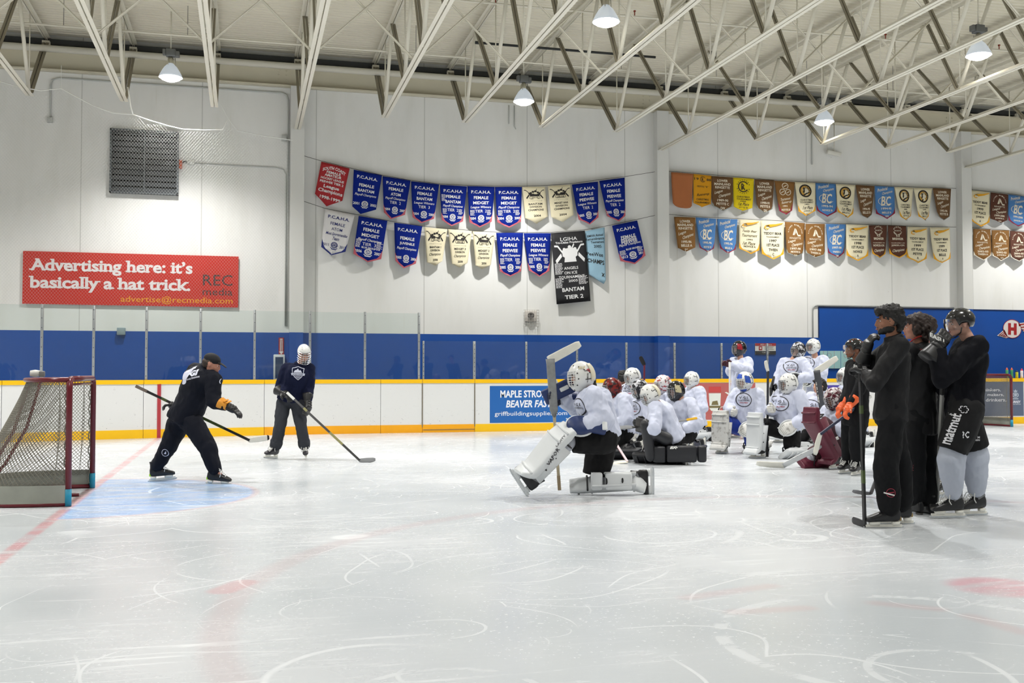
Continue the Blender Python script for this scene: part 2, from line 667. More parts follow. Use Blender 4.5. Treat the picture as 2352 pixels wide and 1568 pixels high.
def wq(x0, x1, z0, z1, mi):
 mb.cur = mi
 mb.add([(x0, WALL_Y, z0), (x1, WALL_Y, z0), (x1, WALL_Y, z1), (x0, WALL_Y, z1)], [(0, 1, 2, 3)])


wq(XL, BLUE_X, 0, BLUE_Z, 1)
wq(BLUE_X, XR, 0, BLUE_Z2, 1)
wq(XL, BLUE_X, BLUE_Z, BEAM_Z, 0)
wq(BLUE_X, XR, BLUE_Z2, BEAM_Z, 0)
mb.cur = 0
mb.add([(XL, WALL_Y + 0.1, BEAM_Z), (XR, WALL_Y + 0.1, BEAM_Z), (XR, WALL_Y + 0.1, DECK_Z), (XL, WALL_Y + 0.1, DECK_Z)], [(0, 1, 2, 3)])
mb.add([(XL, WALL_Y + 0.25, 0), (XR, WALL_Y + 0.25, 0), (XR, WALL_Y + 0.25, DECK_Z), (XL, WALL_Y + 0.25, DECK_Z)], [(3, 2, 1, 0)])
mb.cur = 1
struct(mb.build('wall_back', [WALLW, blue_paint]))
plain = mat('white_block_wall', (226, 226, 222), 0.75, var=0.04, vscale=1)
for nm, a, b in (('wall_left', (XL, YN, 0), (XL, WALL_Y + .25, 0)), ('wall_right', (XR, WALL_Y + .25, 0), (XR, YN, 0)), ('wall_near', (XR, YN, 0), (XL, YN, 0))):
 mb = MB()
 a, b = Vector(a), Vector(b)
 mb.add([a, b, b + Z_ * DECK_Z, a + Z_ * DECK_Z], [(0, 1, 2, 3)])
 struct(mb.build(nm, plain))
# thin border of the raised blue field
mb = MB()
mb.box((BLUE_X, WALL_Y - 0.004, (BLUE_Z + BLUE_Z2) / 2), (0.03, 0.02, BLUE_Z2 - BLUE_Z))
mb.box(((BLUE_X + XR) / 2, WALL_Y - 0.004, BLUE_Z2), (XR - BLUE_X, 0.02, 0.03))
struct(mb.build('trim_1', mat('dark_blue_edge', (14, 40, 92), 0.5)))
# thin white pipe rail around the corner of the blue field
mb = MB()
mb.tube([(14.86, WALL_Y - 0.03, 1.2), (14.86, WALL_Y - 0.03, 3.02), (14.9, WALL_Y - 0.03, 3.1), (15.0, WALL_Y - 0.03, 3.12), (19.3, WALL_Y - 0.03, 3.12)], 0.018, 6)
tag(mb.build('electrical_conduit', mat('grey_conduit', (176, 178, 176), 0.45, metal=0.4)), 'thin grey conduit bent around the corner of the raised blue wall field', 'conduit')

# columns
COLX = (-8.0, 1.17, 10.44, 19.6, 28.8)
for i, x in enumerate(COLX):
 mb = MB()
 mb.cur = 0
 mb.box((x, WALL_Y - 0.12, (BLUE_Z + BEAM_Z) / 2 if x < BLUE_X else (BLUE_Z2 + BEAM_Z) / 2), (0.32, 0.26, BEAM_Z - (BLUE_Z if x < BLUE_X else BLUE_Z2)))
 mb.cur = 1
 zt = BLUE_Z if x < BLUE_X else BLUE_Z2
 mb.box((x, WALL_Y - 0.12, zt / 2), (0.32, 0.26, zt))
 o = struct(mb.build('column', [mat('white_column_paint', (232, 232, 228), 0.6), blue_paint]))

# spandrel beam and its flanges above the wall
mb = MB()
LX = XR - XL
CX = (XL + XR) / 2
mb.box((CX, WALL_Y + 0.02, BEAM_Z + 0.27), (LX, 0.05, 0.5))
mb.box((CX, WALL_Y - 0.03, BEAM_Z + 0.02), (LX, 0.26, 0.03))
mb.box((CX, WALL_Y - 0.03, BEAM_Z + 0.53), (LX, 0.26, 0.03))
for x in COLX[1:4]:
 for zz in range(4):
  for xx in (-0.09, 0.09):
   mb.box((x - 0.35 + xx, WALL_Y - 0.012, BEAM_Z + 0.12 + 0.1 * zz), (0.035, 0.03, 0.035))
struct(mb.build('beam', cream_paint))
mb = MB()
mb.box((CX, WALL_Y - 0.05, BEAM_Z + 0.66), (LX, 0.08, 0.13))
struct(mb.build('trim_2', mat('beam_gap_shadow', (58, 60, 60), 0.6)))  # dark strip standing in for the shadow gap between beam and deck

# corrugated roof deck
mb = MB()
pitch = 0.152
y = YN
vs = []
k = 0
prof = []
while y < WALL_Y + 0.3:
 for dy, dz in ((0, 0), (0.05, 0), (0.066, 0.038), (0.136, 0.038)):
  prof.append((y + dy, DECK_Z + dz))
 y += pitch
for (yy, zz) in prof:
 vs += [(XL, yy, zz), (XR, yy, zz)]
mb.add(vs, [(2 * i, 2 * i + 1, 2 * i + 3, 2 * i + 2) for i in range(len(prof) - 1)])
mb.add([(XL, YN, DECK_Z + 0.3), (XR, YN, DECK_Z + 0.3), (XR, WALL_Y + .3, DECK_Z + 0.3), (XL, WALL_Y + .3, DECK_Z + 0.3)], [(0, 1, 2, 3)])
struct(mb.build('ceiling', mat('white_roof_deck', (240, 234, 214), 0.6, var=0.04, vscale=0.8)))

# ------------------------------------------------------------------ open web roof trusses
BN = [23.0, 20.05, 17.9, 15.75, 13.6, 11.45, 9.3]
TN = [21.85, 18.98, 16.83, 14.68, 12.53, 10.38]
TZ = 8.76


def angles(mb, a, b, leg=0.06, gap=0.02, up=1, t=0.008):
 """a pair of steel angles back to back"""
 a, b = Vector(a), Vector(b)
 d = (b - a).normalized()
 x = d.cross(Z_)
 if x.length < 1e-3:
  x = Vector((1, 0, 0))
 x.normalize()
 n = x.cross(d)
 for s in (-1, 1):
  o = x * s * (gap / 2 + leg / 2)
  mb.bar(a + o, b + o, leg, t, n)
  o2 = x * s * (gap / 2 + t / 2) + n * up * leg / 2
  mb.bar(a + o2, b + o2, t, leg, n)


def truss_meshes(extended):
 out = []
 m = MB()
 angles(m, (0, WALL_Y if extended else BN[0] + 0.06, CHORD_Z), (0, YN, CHORD_Z), 0.068, 0.022, 1)
 out.append(('bottom_chord', m, white_paint))
 m = MB()
 angles(m, (0, WALL_Y, TZ + 0.07), (0, YN, TZ + 0.07), 0.068, 0.022, -1)
 m.bbox((0, WALL_Y - 0.12, BEAM_Z + 0.6), (0.16, 0.2, 0.1), 0.005)
 out.append(('top_chord', m, white_paint))
 m = MB()
 angles(m, (0, BN[0] + 0.03, CHORD_Z + 0.05), (0, WALL_Y - 0.15, TZ - 0.02), 0.062, 0.02, -1)
 out.append(('end_diagonal', m, shaded_paint))
 for k in range(len(TN)):
  m = MB()
  m.tube([(0, BN[k], CHORD_Z + 0.03), (0, TN[k] + 0.05, TZ)], 0.038, 10)
  out.append(('web_strut', m, white_paint))
  m = MB()
  angles(m, (0, TN[k] - 0.08, TZ), (0, BN[k + 1] + 0.06, CHORD_Z + 0.05), 0.045, 0.016, -1)
  out.append(('web_diagonal', m, shaded_paint))
  m = MB()
  m.tube([(0, BN[k] - 0.02, CHORD_Z + 0.02), (0, BN[k] - 0.02, TZ + 0.05)], 0.013, 6)
  out.append(('hanger_rod', m, white_paint))
 return out


TRX = [1.17 + 1.843 * k for k in range(-4, 13)]
_tp = {}
for i, x in enumerate(TRX):
 k = i - 4
 ext = k % 5 == 0
 nm = ORD[i]
 root = thing('roof_truss', '%s white open web roof truss from the left%s' % (nm, ', reaching a wall column' if ext else ''),
    'roof truss', (x, WALL_Y, CHORD_Z), 'white open web roof trusses')
 if ext not in _tp:
  _tp[ext] = []
  for n, m, mm in truss_meshes(ext):
   o = m.build(n, mm)
   o.data.transform(Matrix.Translation((0, -WALL_Y, -CHORD_Z)))
   o.parent = root
   _tp[ext].append(o)
 else:
  for p in _tp[ext]:
   c = p.copy()
   c.parent = root
   C.objects.link(c)
# X braces between neighbouring trusses
for r, yb in enumerate((18.7, 14.0)):
 for i in range(len(TRX) - 1):
  x0, x1 = TRX[i] + 0.05, TRX[i + 1] - 0.05
  root = thing('cross_brace', 'crossed brace bars between the %s and %s roof trusses, %s' % (ORD[i], ORD[i + 1], 'nearest the back wall' if r == 0 else 'farther from the wall'),
     'brace', ((x0 + x1) / 2, yb, CHORD_Z), 'crossed braces between the trusses')
  for s in (0, 1):
   m = MB()
   a, b = (x0, x1) if s == 0 else (x1, x0)
   dy = 0.02 if s else -0.02
   m.bar((a, yb + dy, CHORD_Z + 0.05), (b, yb + dy, TZ + 0.02), 0.045, 0.01, Vector((0, 1, 0)))
   m.bar((a, yb + dy - 0.02, CHORD_Z + 0.05), (b, yb + dy - 0.02, TZ + 0.02), 0.008, 0.04, Vector((0, 1, 0)))
   o = m.build('brace_bar', white_paint)
   put(o, root)

# ------------------------------------------------------------------ pipes under the roof
mb = MB()
p0, p1 = on_y(-80, 132, WALL_Y - 0.55), on_y(1895, 216, WALL_Y - 0.55)
mb.tube([(XL + 0.3, WALL_Y - 0.55, 8.45), (14.95, WALL_Y - 0.55, 8.45), (15.1, WALL_Y - 0.5, 8.45), (15.15, WALL_Y - 0.3, 8.45), (15.15, WALL_Y - 0.15, 8.45)], 0.075, 12)
tag(mb.build('wrapped_pipe', mat('white_pipe_wrap', (226, 222, 208), 0.6)), 'thick white wrapped pipe running along the top of the back wall', 'pipe')
rod = mat('thin_grey_rod', (150, 148, 138), 0.5, metal=0.3)
root = thing('sprinkler_pipe', 'thin white sprinkler pipe hung on rods under the roof deck, parallel to the back wall', 'pipe', (0, 22.3, 8.3))
mb = MB()
mb.tube([(XL + .2, 22.3, 8.32), (XR - .2, 22.3, 8.32)], 0.022, 8)
put(mb.build('pipe', white_paint), root)
for k in range(12):
 m = MB()
 m.tube([(-6 + 2.4 * k, 22.3, 8.33), (-6 + 2.4 * k, 22.3, DECK_Z)], 0.008, 5)
 put(m.build('hanger_rod', rod), root)
root = thing('sprinkler_pipe', 'thin white sprinkler pipe with small red heads, second from the back wall', 'pipe', (0, 19.4, 8.5))
mb = MB()
mb.tube([(XL + .2, 19.4, 8.52), (XR - .2, 19.4, 8.52)], 0.02, 8)
put(mb.build('pipe', white_paint), root)
redm = mat('red_brass', (150, 60, 40), 0.4)
for k in range(10):
 m = MB()
 m.tube([(-4 + 2.9 * k, 19.4, 8.52), (-4 + 2.9 * k, 19.4, 8.62)], 0.012, 6)
 m.bbox((-4 + 2.9 * k, 19.4, 8.63), (0.04, 0.04, 0.03), 0.005)
 put(m.build('sprinkler_head', redm), root)
mb = MB()
mb.tube([(4.9, 21.7, 8.48), (9.0, 21.7, 8.48)], 0.028, 8)
mb.tube([(4.8, 21.7, 8.48), (4.95, 21.7, 8.48)], 0.036, 8)
tag(mb.build('black_iron_pipe', dark_steel), 'short black iron pipe with capped end under the roof, above the middle lamp', 'pipe')

# ------------------------------------------------------------------ rink boards
def yb(x):
 return BOARD_Y - (0.024 * (2.7 - x) ** 2 if x < 2.7 else 0.0)


def bpt(x, off=0.0):
 """point of the board face and outward normal in plan"""
 e = 0.02
 t = Vector((2 * e, yb(x + e) - yb(x - e), 0)).normalized()
 n = Vector((-t.y, t.x, 0))
 return Vector((x, yb(x), 0)) + n * off


def board_strip(x0, x1, z0, z1, o0, o1, step=0.3):
 m = MB()
 n = max(1, int((x1 - x0) / step)) if x0 < 2.7 else 1
 vs = []
 for i in range(n + 1):
  x = x0 + (x1 - x0) * i / n
  a, b = bpt(x, o0), bpt(x, o1)
  vs += [(a.x, a.y, z0), (a.x, a.y, z1), (b.x, b.y, z1), (b.x, b.y, z0)]
 fs = [(3, 2, 1, 0)]
 for i in range(n):
  for k in range(4):
   fs.append((4 * i + k, 4 * i + (k + 1) % 4, 4 * i + 4 + (k + 1) % 4, 4 * i + 4 + k))
 fs.append((4 * n, 4 * n + 1, 4 * n + 2, 4 * n + 3))
 m.add(vs, fs)
 return m


nt = NT('white_puck_board')
tc = nt.n('TexCoord').outputs['Object']
sep = nt.n('SeparateXYZ')
nt.link(tc, sep.inputs[0])
v1 = nt.sm(nt.noise(tc, 22, 2), 0.70, 0.74)
v2 = nt.sm(nt.noise(nt.mapping(tc, (1, 1, 2)), 9, 3), 0.66, 0.74)
low = nt.sm(sep.outputs[2], 0.15, 0.95, 1.0, 0.25)
c = nt.mix(nt.math('MULTIPLY', nt.math('MULTIPLY', v1, low), 0.55), (228, 228, 226), (90, 90, 92))
c = nt.mix(nt.math('MULTIPLY', nt.math('MULTIPLY', v2, low), 0.16), c, (130, 130, 132))
nt.link(c, nt.b.inputs['Base Color'])
nt.b.inputs['Roughness'].default_value = 0.35
PUCKB = nt.m
yellow = mat('yellow_plastic', (252, 196, 4), 0.35, var=0.04, vscale=3)
orange = mat('worn_yellow_plastic', (250, 172, 6), 0.4, var=0.06, vscale=5)
boards = thing('rink_boards', 'long white dasher boards with yellow cap rail and kick plate along the ice', 'rink boards', (2.7, BOARD_Y, 0))
seams = [-11.6, -9.3, -6.85, -4.4, -1.95, 0.4, 2.85, 3.76, 4.93, 7.35, 9.75, 12.15, 14.55, 16.95, 19.35, 21.75, 26, 31, 36, XR - .1]
for i in range(len(seams) - 1):
 a, b = seams[i] + 0.004, seams[i + 1] - 0.004
 gate = abs(seams[i] - 3.76) < 0.01
 put(board_strip(a, b, 0.16, 1.085, 0.0, 0.09).build('gate_panel' if gate else 'board_panel', PUCKB), boards)
 put(board_strip(a, b, 0.0, 0.17, -0.012, 0.09).build('kick_plate', orange if gate or i in (6, 5) else yellow), boards)
 put(board_strip(a, b, 1.075, BOARD_TOP, -0.02, 0.13).build('cap_rail', yellow), boards)
m = MB()
m.box((3.76, BOARD_Y - 0.006, 0.62), (0.02, 0.02, 1.0))
m.box((4.93, BOARD_Y - 0.006, 0.62), (0.02, 0.02, 1.0))
m.box((4.35, BOARD_Y - 0.016, 0.06), (1.15, 0.01, 0.012))
put(m.build('gate_edge', mat('grey_shadow_gap', (120, 112, 96), 0.6)), boards)
m = MB()
a = bpt(GX, -0.014)
m.box((a.x, a.y, 0.54), (0.07, 0.012, 1.08))
put(m.build('goal_line_mark', mat('red_board_paint', (176, 54, 62), 0.4)), boards)

# glass panes and posts
nt = NT('clear_rink_glass')
nt.t.nodes.remove(nt.b)
out = [n for n in nt.t.nodes if n.type == 'OUTPUT_MATERIAL'][0]
tr = nt.n('BsdfTransparent')
tr.inputs[0].default_value = (0.94, 0.972, 0.965, 1)
gl = nt.n('BsdfGlossy')
gl.inputs['Roughness'].default_value = 0.02
fr = nt.n('Fresnel')
fr.inputs[0].default_value = 1.5
df = nt.n('BsdfDiffuse')
df.inputs[0].default_value = (0.75, 0.82, 0.82, 1)
m1 = nt.n('MixShader')
m2 = nt.n('MixShader')
m1.inputs[0].default_value = 0.006
nt.link(tr.outputs[0], m1.inputs[1])
nt.link(df.outputs[0], m1.inputs[2])
nt.link(nt.math('MULTIPLY', fr.outputs[0], 0.8), m2.inputs[0])
nt.link(m1.outputs[0], m2.inputs[1])
nt.link(gl.outputs[0], m2.inputs[2])
nt.link(m2.outputs[0], out.inputs[0])
GLASS = nt.m
TALL, LOW = 2.60, 2.0
tallx = [-10.6, -9.45, -8.3, -7.15, -6.0, -4.9, -3.8, -2.62, -1.45, -0.28, 0.92, 2.1, 2.5, 3.68]
# measured from the photograph
tallx = []
for px in (-130, -20, 97, 216, 337, 461, 585, 712, 838, 962):
 q = on_y(px, 850, BOARD_Y)
 for _ in range(30):
  q = on_y(px, 850, yb(q.x) + 0.05)
 tallx.append(q.x)
lowx = [3.79] + [4.93 + 1.197 * k for k in range(8)]


def post(x, top, label, grp, w=0.05):
 a = bpt(x, 0.05)
 root = thing('glass_post', label, 'post', (a.x, a.y, BOARD_TOP), grp)
 m = MB()
 m.bbox((a.x, a.y, (BOARD_TOP + top) / 2), (w, 0.05, top - BOARD_TOP), 0.006)
 put(m.build('upright', galv), root)
 m = MB()
 for k in range(8):
  z = BOARD_TOP + 0.08 + (top - BOARD_TOP - 0.16) * k / 7
  m.box((a.x, a.y - 0.028, z), (0.014, 0.01, 0.014))
 put(m.build('screws', dark_steel), root)


def pane(x0, x1, top, label, grp):
 m = board_strip(x0 + 0.03, x1 - 0.03, BOARD_TOP + 0.005, top, 0.044, 0.056, 0.15)
 o = m.build('rink_glass', GLASS)
 tag(o, label, 'rink glass', grp)


for i, x in enumerate(tallx):
 post(x, TALL + 0.02, '%s tall grey glass post from the left, standing on the yellow cap rail' % ORD[i], 'tall glass posts')
 if i:
  pane(tallx[i - 1], x, TALL, '%s tall glass pane from the left, on the boards beyond the goal and the coach' % ORD[i - 1], 'tall glass panes')
post(3.79, LOW, 'short glass post standing right beside the last tall post', 'short glass posts', 0.04)
for i, x in enumerate(lowx[1:]):
 post(x, LOW, '%s short glass post to the right of the last tall post' % ORD[i], 'short glass posts', 0.06 if i == 0 else 0.045)
 pane(lowx[i], x, LOW, '%s low glass pane to the right of the tall panes' % ORD[i], 'low glass panes')

# ------------------------------------------------------------------ pennants on the back wall
PY = WALL_Y - 0.16
cl_blue = mat('royal_blue_cloth', (6, 36, 136), 0.8, spec=0.2, bump=0.1, bscale=25)
cl_red = mat('red_pennant_cloth', (176, 36, 44), 0.7, bump=0.1, bscale=25)
cl_white = mat('white_pennant_cloth', (238, 236, 236), 0.7, bump=0.1, bscale=25)
cl_cream = mat('cream_pennant_cloth', (242, 232, 198), 0.7, bump=0.1, bscale=25)
cl_black = mat('black_pennant_cloth', (34, 34, 38), 0.7, bump=0.1, bscale=25)
cl_pale = mat('pale_blue_satin', (160, 200, 222), 0.4, bump=0.25, bscale=12)
cl_orange = mat('faded_orange_felt', (184, 112, 66), 0.85, var=0.12, vscale=3)
cl_gold = mat('gold_felt', (226, 158, 10), 0.8)
cl_brown = mat('brown_felt', (112, 80, 48), 0.85, var=0.06)
cl_tan = mat('tan_brown_felt', (138, 96, 46), 0.85, var=0.06)
cl_dark = mat('dark_brown_felt', (92, 54, 38), 0.85, var=0.06)
cl_yellow = mat('bright_yellow_felt', (236, 208, 0), 0.8)
cl_sky = mat('sky_blue_felt', (78, 130, 190), 0.85, var=0.05)
pr_white = mat('white_print', (240, 240, 240), 0.6)
pr_black = mat('black_print', (34, 30, 28), 0.6)
pr_navy = mat('navy_print', (30, 44, 120), 0.6)
pr_cream = mat('cream_print', (236, 226, 204), 0.6)
pr_green = mat('faded_black_print', (70, 58, 20), 0.6)
pr_grey = mat('grey_lilac_print', (168, 168, 196), 0.6)
hem_pink = mat('pink_hem', (196, 96, 108), 0.7)
hem_red = mat('maroon_hem', (140, 20, 52), 0.7)
hem_gold = mat('gold_hem', (236, 170, 24), 0.7)
hem_navy = mat('navy_hem', (24, 40, 120), 0.7)
hem_grey = mat('grey_green_hem', (150, 156, 148), 0.7)
hem_cream = mat('pale_hem', (226, 222, 206), 0.7)


def xmas_ring(m, f):
 ring2d(m, f, 0.47, 0.3, 0.28, 0.07, 0.72, 26)
 poly2d(m, f, [(0.36, 0.2), (0.42, 0.17), (0.44, 0.3), (0.4, 0.38), (0.34, 0.36), (0.37, 0.28)])
 for k in range(5):
  a = -2.2 + 0.5 * k
  line2d(m, f, 0.52 + 0.1 * cos(a), 0.3 + 0.08 * sin(a), 0.52 + 0.2 * cos(a), 0.3 + 0.15 * sin(a), 0.03)
 line2d(m, f, 0.36, 0.45, 0.68, 0.33, 0.05)


_np = [0]


def pennant(name, corners, cloth, ink, lines, label, group, hem=None, emblem=None, square=False, off=0.0, rnd=False, fold=0.035, curl=0.0):
 _np[0] += 1
 off += -0.015 if _np[0] % 2 else 0.0
 tl, tr, br, tip, bl = [on_y(p[0], p[1], PY + off) if p else None for p in corners]
 root = thing(name, label, 'pennant', (tl + tr) / 2, group)
 width = (tr - tl).length

 def fn(u, v, lift=0.0):
  """u across, v down (1 = where the sides end, beyond it the point)"""
  vv = min(v, 1.0)
  a = tl.lerp(tr, u)
  b = bl.lerp(br, u)
  p = a.lerp(b, vv)
  if v > 1.0 and tip is not None:
   p = p + (tip - (bl + br) / 2) * (v - 1.0)
  s = (0.25 + 0.75 * vv)
  bulge = fold * s * (sin(pi * min(max(u, 0), 1)) - 0.5) + curl * s * (1 - u) ** 2 + 0.012 * sin(7 * u + 3 * v + tl.x * 5) * vv
  return p + Vector((0, -bulge - lift, 0))
 nu, nv = 10, 10
 # cloth outline: rows down to v=1, then a point
 vs = []
 fs = []
 rows = [k / nv for k in range(nv + 1)]
 for th in (0.0, -0.006):
  o = len(vs)
  for v in rows:
   for i in range(nu + 1):
    vs.append(fn(i / nu, v, th))
  if tip is not None:
   for i in range(nu + 1):
    u = i / nu
    k = 1 - abs(2 * u - 1)
    if rnd:
     k = sqrt(max(0, 1 - (2 * u - 1) ** 2))
    vs.append(fn(u, 1 + max(k, 0.001), th))
  nr = len(rows) + (1 if tip is not None else 0)
  for r in range(nr - 1):
   for i in range(nu):
    f = (o + r * (nu + 1) + i, o + r * (nu + 1) + i + 1, o + (r + 1) * (nu + 1) + i + 1, o + (r + 1) * (nu + 1) + i)
    fs.append(f if th else f[::-1])
 n1 = len(vs) // 2
 nr = n1 // (nu + 1)
 rim = [i for i in range(nu + 1)] + [r * (nu + 1) + nu for r in range(1, nr)] + [(nr - 1) * (nu + 1) + i for i in range(nu - 1, -1, -1)] + [r * (nu + 1) for r in range(nr - 2, 0, -1)]
 for a, b in zip(rim, rim[1:] + rim[:1]):
  fs.append((a, b, b + n1, a + n1))
 m = MB()
 m.add(vs, fs, True)
 put(m.build('cloth', cloth), root)
 if emblem is xmas_ring:
  for nm, mm, r in (('emblem_field', mat('gold_emblem_field', (206, 160, 70), 0.7), 0.25), ('emblem_sun', pr_cream, 0.09)):
   m = MB()
   disc2d(m, lambda u, v: fn(u, v, 0.002 if r > 0.1 else 0.003), 0.47 if r > 0.1 else 0.54, 0.3, r, 0.72, 22)
   put(m.build(nm, mm), root)

 def f2(u, v):
  if v <= 1:
   return fn(u, v, 0.004)
  return fn(u, 1.0, 0.005) + (bl.lerp(br, u) - tl.lerp(tr, u)) * (v - 1)
 m = MB()
 for ln in lines:
  t, u, v, w, h = ln[:5]
  st = ln[5] if len(ln) > 5 else ''
  kw = ln[6] if len(ln) > 6 else {}
  write(m, f2, t, u, v, w, h, bold=0.026 if 'b' in st else (0.006 if 'l' in st else 0.013), shear=0.25 if 'i' in st else (0.45 if 's' in st else 0), res=2, **kw)
 if emblem:
  emblem(m, f2)
 if m.v:
  put(m.build('lettering', ink), root)
 if hem and tip is not None:
  m = MB()
  n = 12
  vs = []
  for i in range(n + 1):
   u = i / n
   k = 1 - abs(2 * u - 1)
   e = 0.05 / max(width, .1) * 0.6
   vs += [fn(u, 1 + k + 0.02, 0.0045), fn(u, 1 + k - hem[1], 0.0045)]
  m.add(vs, [(2 * i, 2 * i + 1, 2 * i + 3, 2 * i + 2) for i in range(n)])
  put(m.build('hem_band', hem[0]), root)
 return root


def seal(u, v, r, asp=0.62):
 def e(m, f):
  ring2d(m, f, u, v, r, r * 0.16, asp, 20)
  ring2d(m, f, u, v, r * 0.62, r * 0.1, asp, 16)
  for k in range(5):
   a = 2 * pi * k / 5 + 0.3
   line2d(m, f, u, v, u + r * 0.55 * cos(a), v + r * 0.55 * sin(a) * asp, r * 0.13)
  for k in range(16):
   a = 2 * pi * k / 16
   line2d(m, f, u + r * 0.72 * cos(a), v + r * 0.72 * sin(a) * asp, u + r * 0.9 * cos(a), v + r * 0.9 * sin(a) * asp, r * 0.16)
  line2d(m, f, u - r * 0.8, v + r * 0.88, u + r * 0.8, v + r * 0.88, r * 0.2)
  line2d(m, f, u - r * 1.15, v + r * 0.55, u - r * 0.7, v + r * 0.8, r * 0.16)
  line2d(m, f, u + r * 1.15, v + r * 0.55, u + r * 0.7, v + r * 0.8, r * 0.16)
 return e


def rosters(spots):
 """small blocks of printed names: short rows of fine strokes"""
 def e(m, f):
  rnd = random.Random(5)
  for (u, v, w, h, n) in spots:
   for k in range(n):
    ww = w * rnd.uniform(0.65, 1.0)
    x = u - w / 2
    y = v - h / 2 + h * (k + 0.5) / n
    while x < u - w / 2 + ww - 0.01:
     l = min(rnd.uniform(0.03, 0.07), u - w / 2 + ww - x)
     line2d(m, f, x, y, x + l, y, h / n * 0.5)
     x += l + 0.012
 return e


def both(*es):
 def e(m, f):
  for q in es:
   q(m, f)
 return e


def pcaha(a, b, c, tier, y0, y1, cut=True, extra=None, ty=0.70):
 """the league pennant: heading, two lines, script line, tier and the two years round a seal"""
 L = [('P.C.A.H.A.', 0.5, 0.16, 0.74, 0.085, 'b')]
 gap = 0 if tier else 0.06
 L += [(a, 0.5, 0.32 + gap, 0.56, 0.085, 'b'), (b, 0.5, 0.465 + gap, 0.62 if len(b) > 4 else 0.4, 0.085, 'b'), (c, 0.5, 0.595 + gap, 0.84, 0.085, 'i')]
 if tier:
  L += [(tier, 0.5, ty, 0.48, 0.08, 'l')]
 L += [(y0, 0.15, 0.9, 0.26, 0.075, 'b'), (y1, 0.85, 0.9, 0.26, 0.075, 'b')]
 return L


def players(m, f, x=0.5, y=0.17, s=1.0):
 """a knot of dark figures with raised sticks over a dotted card"""
 for dx, dy, r in ((-0.16, 0.035, 0.055), (-0.06, 0.0, 0.06), (0.05, -0.02, 0.06), (0.15, 0.02, 0.055), (0.22, 0.05, 0.05), (-0.22, 0.06, 0.05)):
  disc2d(m, f, x + dx * s, y + dy * s, r * s, 0.55, 10)
 poly2d(m, f, [(x - 0.26 * s, y + 0.06 * s), (x + 0.26 * s, y + 0.06 * s), (x + 0.2 * s, y + 0.135 * s), (x - 0.2 * s, y + 0.135 * s)])
 for sx in (-1, 1):
  line2d(m, f, x + sx * 0.2 * s, y + 0.06 * s, x + sx * 0.36 * s, y - 0.05 * s, 0.022 * s)
  line2d(m, f, x + sx * 0.36 * s, y - 0.05 * s, x + sx * 0.44 * s, y - 0.06 * s, 0.025 * s)
  line2d(m, f, x + sx * 0.24 * s, y + 0.1 * s, x + sx * 0.36 * s, y + 0.21 * s, 0.05 * s)
 line2d(m, f, x + 0.06 * s, y - 0.03 * s, x + 0.12 * s, y - 0.1 * s, 0.02 * s)
 for q in ((-0.2, 0.14, 0.2, 0.14), (-0.2, 0.225, 0.2, 0.225), (-0.2, 0.14, -0.23, 0.225), (0.2, 0.14, 0.23, 0.225)):
  line2d(m, f, x + q[0] * s, y + q[1] * s, x + q[2] * s, y + q[3] * s, 0.018 * s)
 write(m, f, 'ON ICE', x, y + 0.185 * s, 0.3 * s, 0.055 * s, bold=0.03, res=1)


def division(a, b, c, y, script=False):
 L = [('C O Q U I T L A M', 0.5, 0.47, 0.6, 0.018, 'l'), (a, 0.5, 0.57, 0.6, 0.062, 'b'), (b, 0.5, 0.665, 0.52, 0.062, 'b'),
  (c, 0.5, 0.765 if not script else 0.79, 0.68, 0.065 if not script else 0.1, 's' if script else 'b'), (y, 0.52, 0.96 if not script else 0.95, 0.32, 0.07, 'b')]
 return L


G1 = 'hockey pennants hung in the upper row between the first two columns'
G2 = 'hockey pennants hung in the lower row between the first two columns'
SE = seal(0.5, 0.895, 0.125)
RO = rosters([(0.16, 0.74, 0.2, 0.16, 6), (0.86, 0.74, 0.2, 0.16, 6)])
N = 'hockey_pennant'
PK = (hem_pink, 0.22)
pennant(N, [(738, 371), (803.2, 386.6), (786.6, 460.7), (750, 473.6), (723.6, 444.3)], cl_red, pr_white,
  [('SOUTH COAST', 0.5, 0.12, 0.8, 0.1, 'b', dict(arc=0.10)), ('FEMALE', 0.5, 0.26, 0.5, 0.08, 'b'), ('AMATEUR', 0.5, 0.355, 0.6, 0.08, 'b'),
  ('HOCKEY LEAGUE', 0.5, 0.46, 0.82, 0.07, 'b'), ('PEEWEE TIER 2', 0.5, 0.565, 0.84, 0.07, 'b'), ('League', 0.52, 0.71, 0.56, 0.13, 'b'),
  ('Champions', 0.52, 0.85, 0.88, 0.14, 'b'), ('1998-1999', 0.55, 1.04, 0.74, 0.1, 'b')],
  'red pennant lettered South Coast Female Amateur, far left of the upper row', G1)
pennant(N, [(812.5, 389.3), (877.7, 402.7), (864, 481), (827.7, 491.6), (809.3, 473.2)], cl_blue, pr_white,
  pcaha('FEMALE', 'BANTAM', 'Playoff Champions', '', '2001', '2002'), 'blue pennant lettered Female Bantam 2001 2002, without a pink hem', G1, emblem=SE)
pennant(N, [(879, 404), (943.2, 414.6), (930.4, 492.9), (897.9, 503.2), (882.5, 486.6)], cl_blue, pr_white,
  pcaha('FEMALE', 'ATOM', 'Playoff Champions', 'TIER  2', '2004', '2005'), 'blue pennant lettered Female Atom Tier 2, in the upper row', G1, PK, SE, curl=-0.05)
pennant(N, [(944.3, 415.7), (1008.9, 423.2), (997.3, 501.8), (967, 512.5), (948.6, 497.3)], cl_blue, pr_white,
  pcaha('FEMALE', 'BANTAM', 'League Winners', 'TIER  3', '2004', '2005'), 'blue pennant lettered Female Bantam League Winners Tier 3', G1, PK, SE, curl=-0.05)
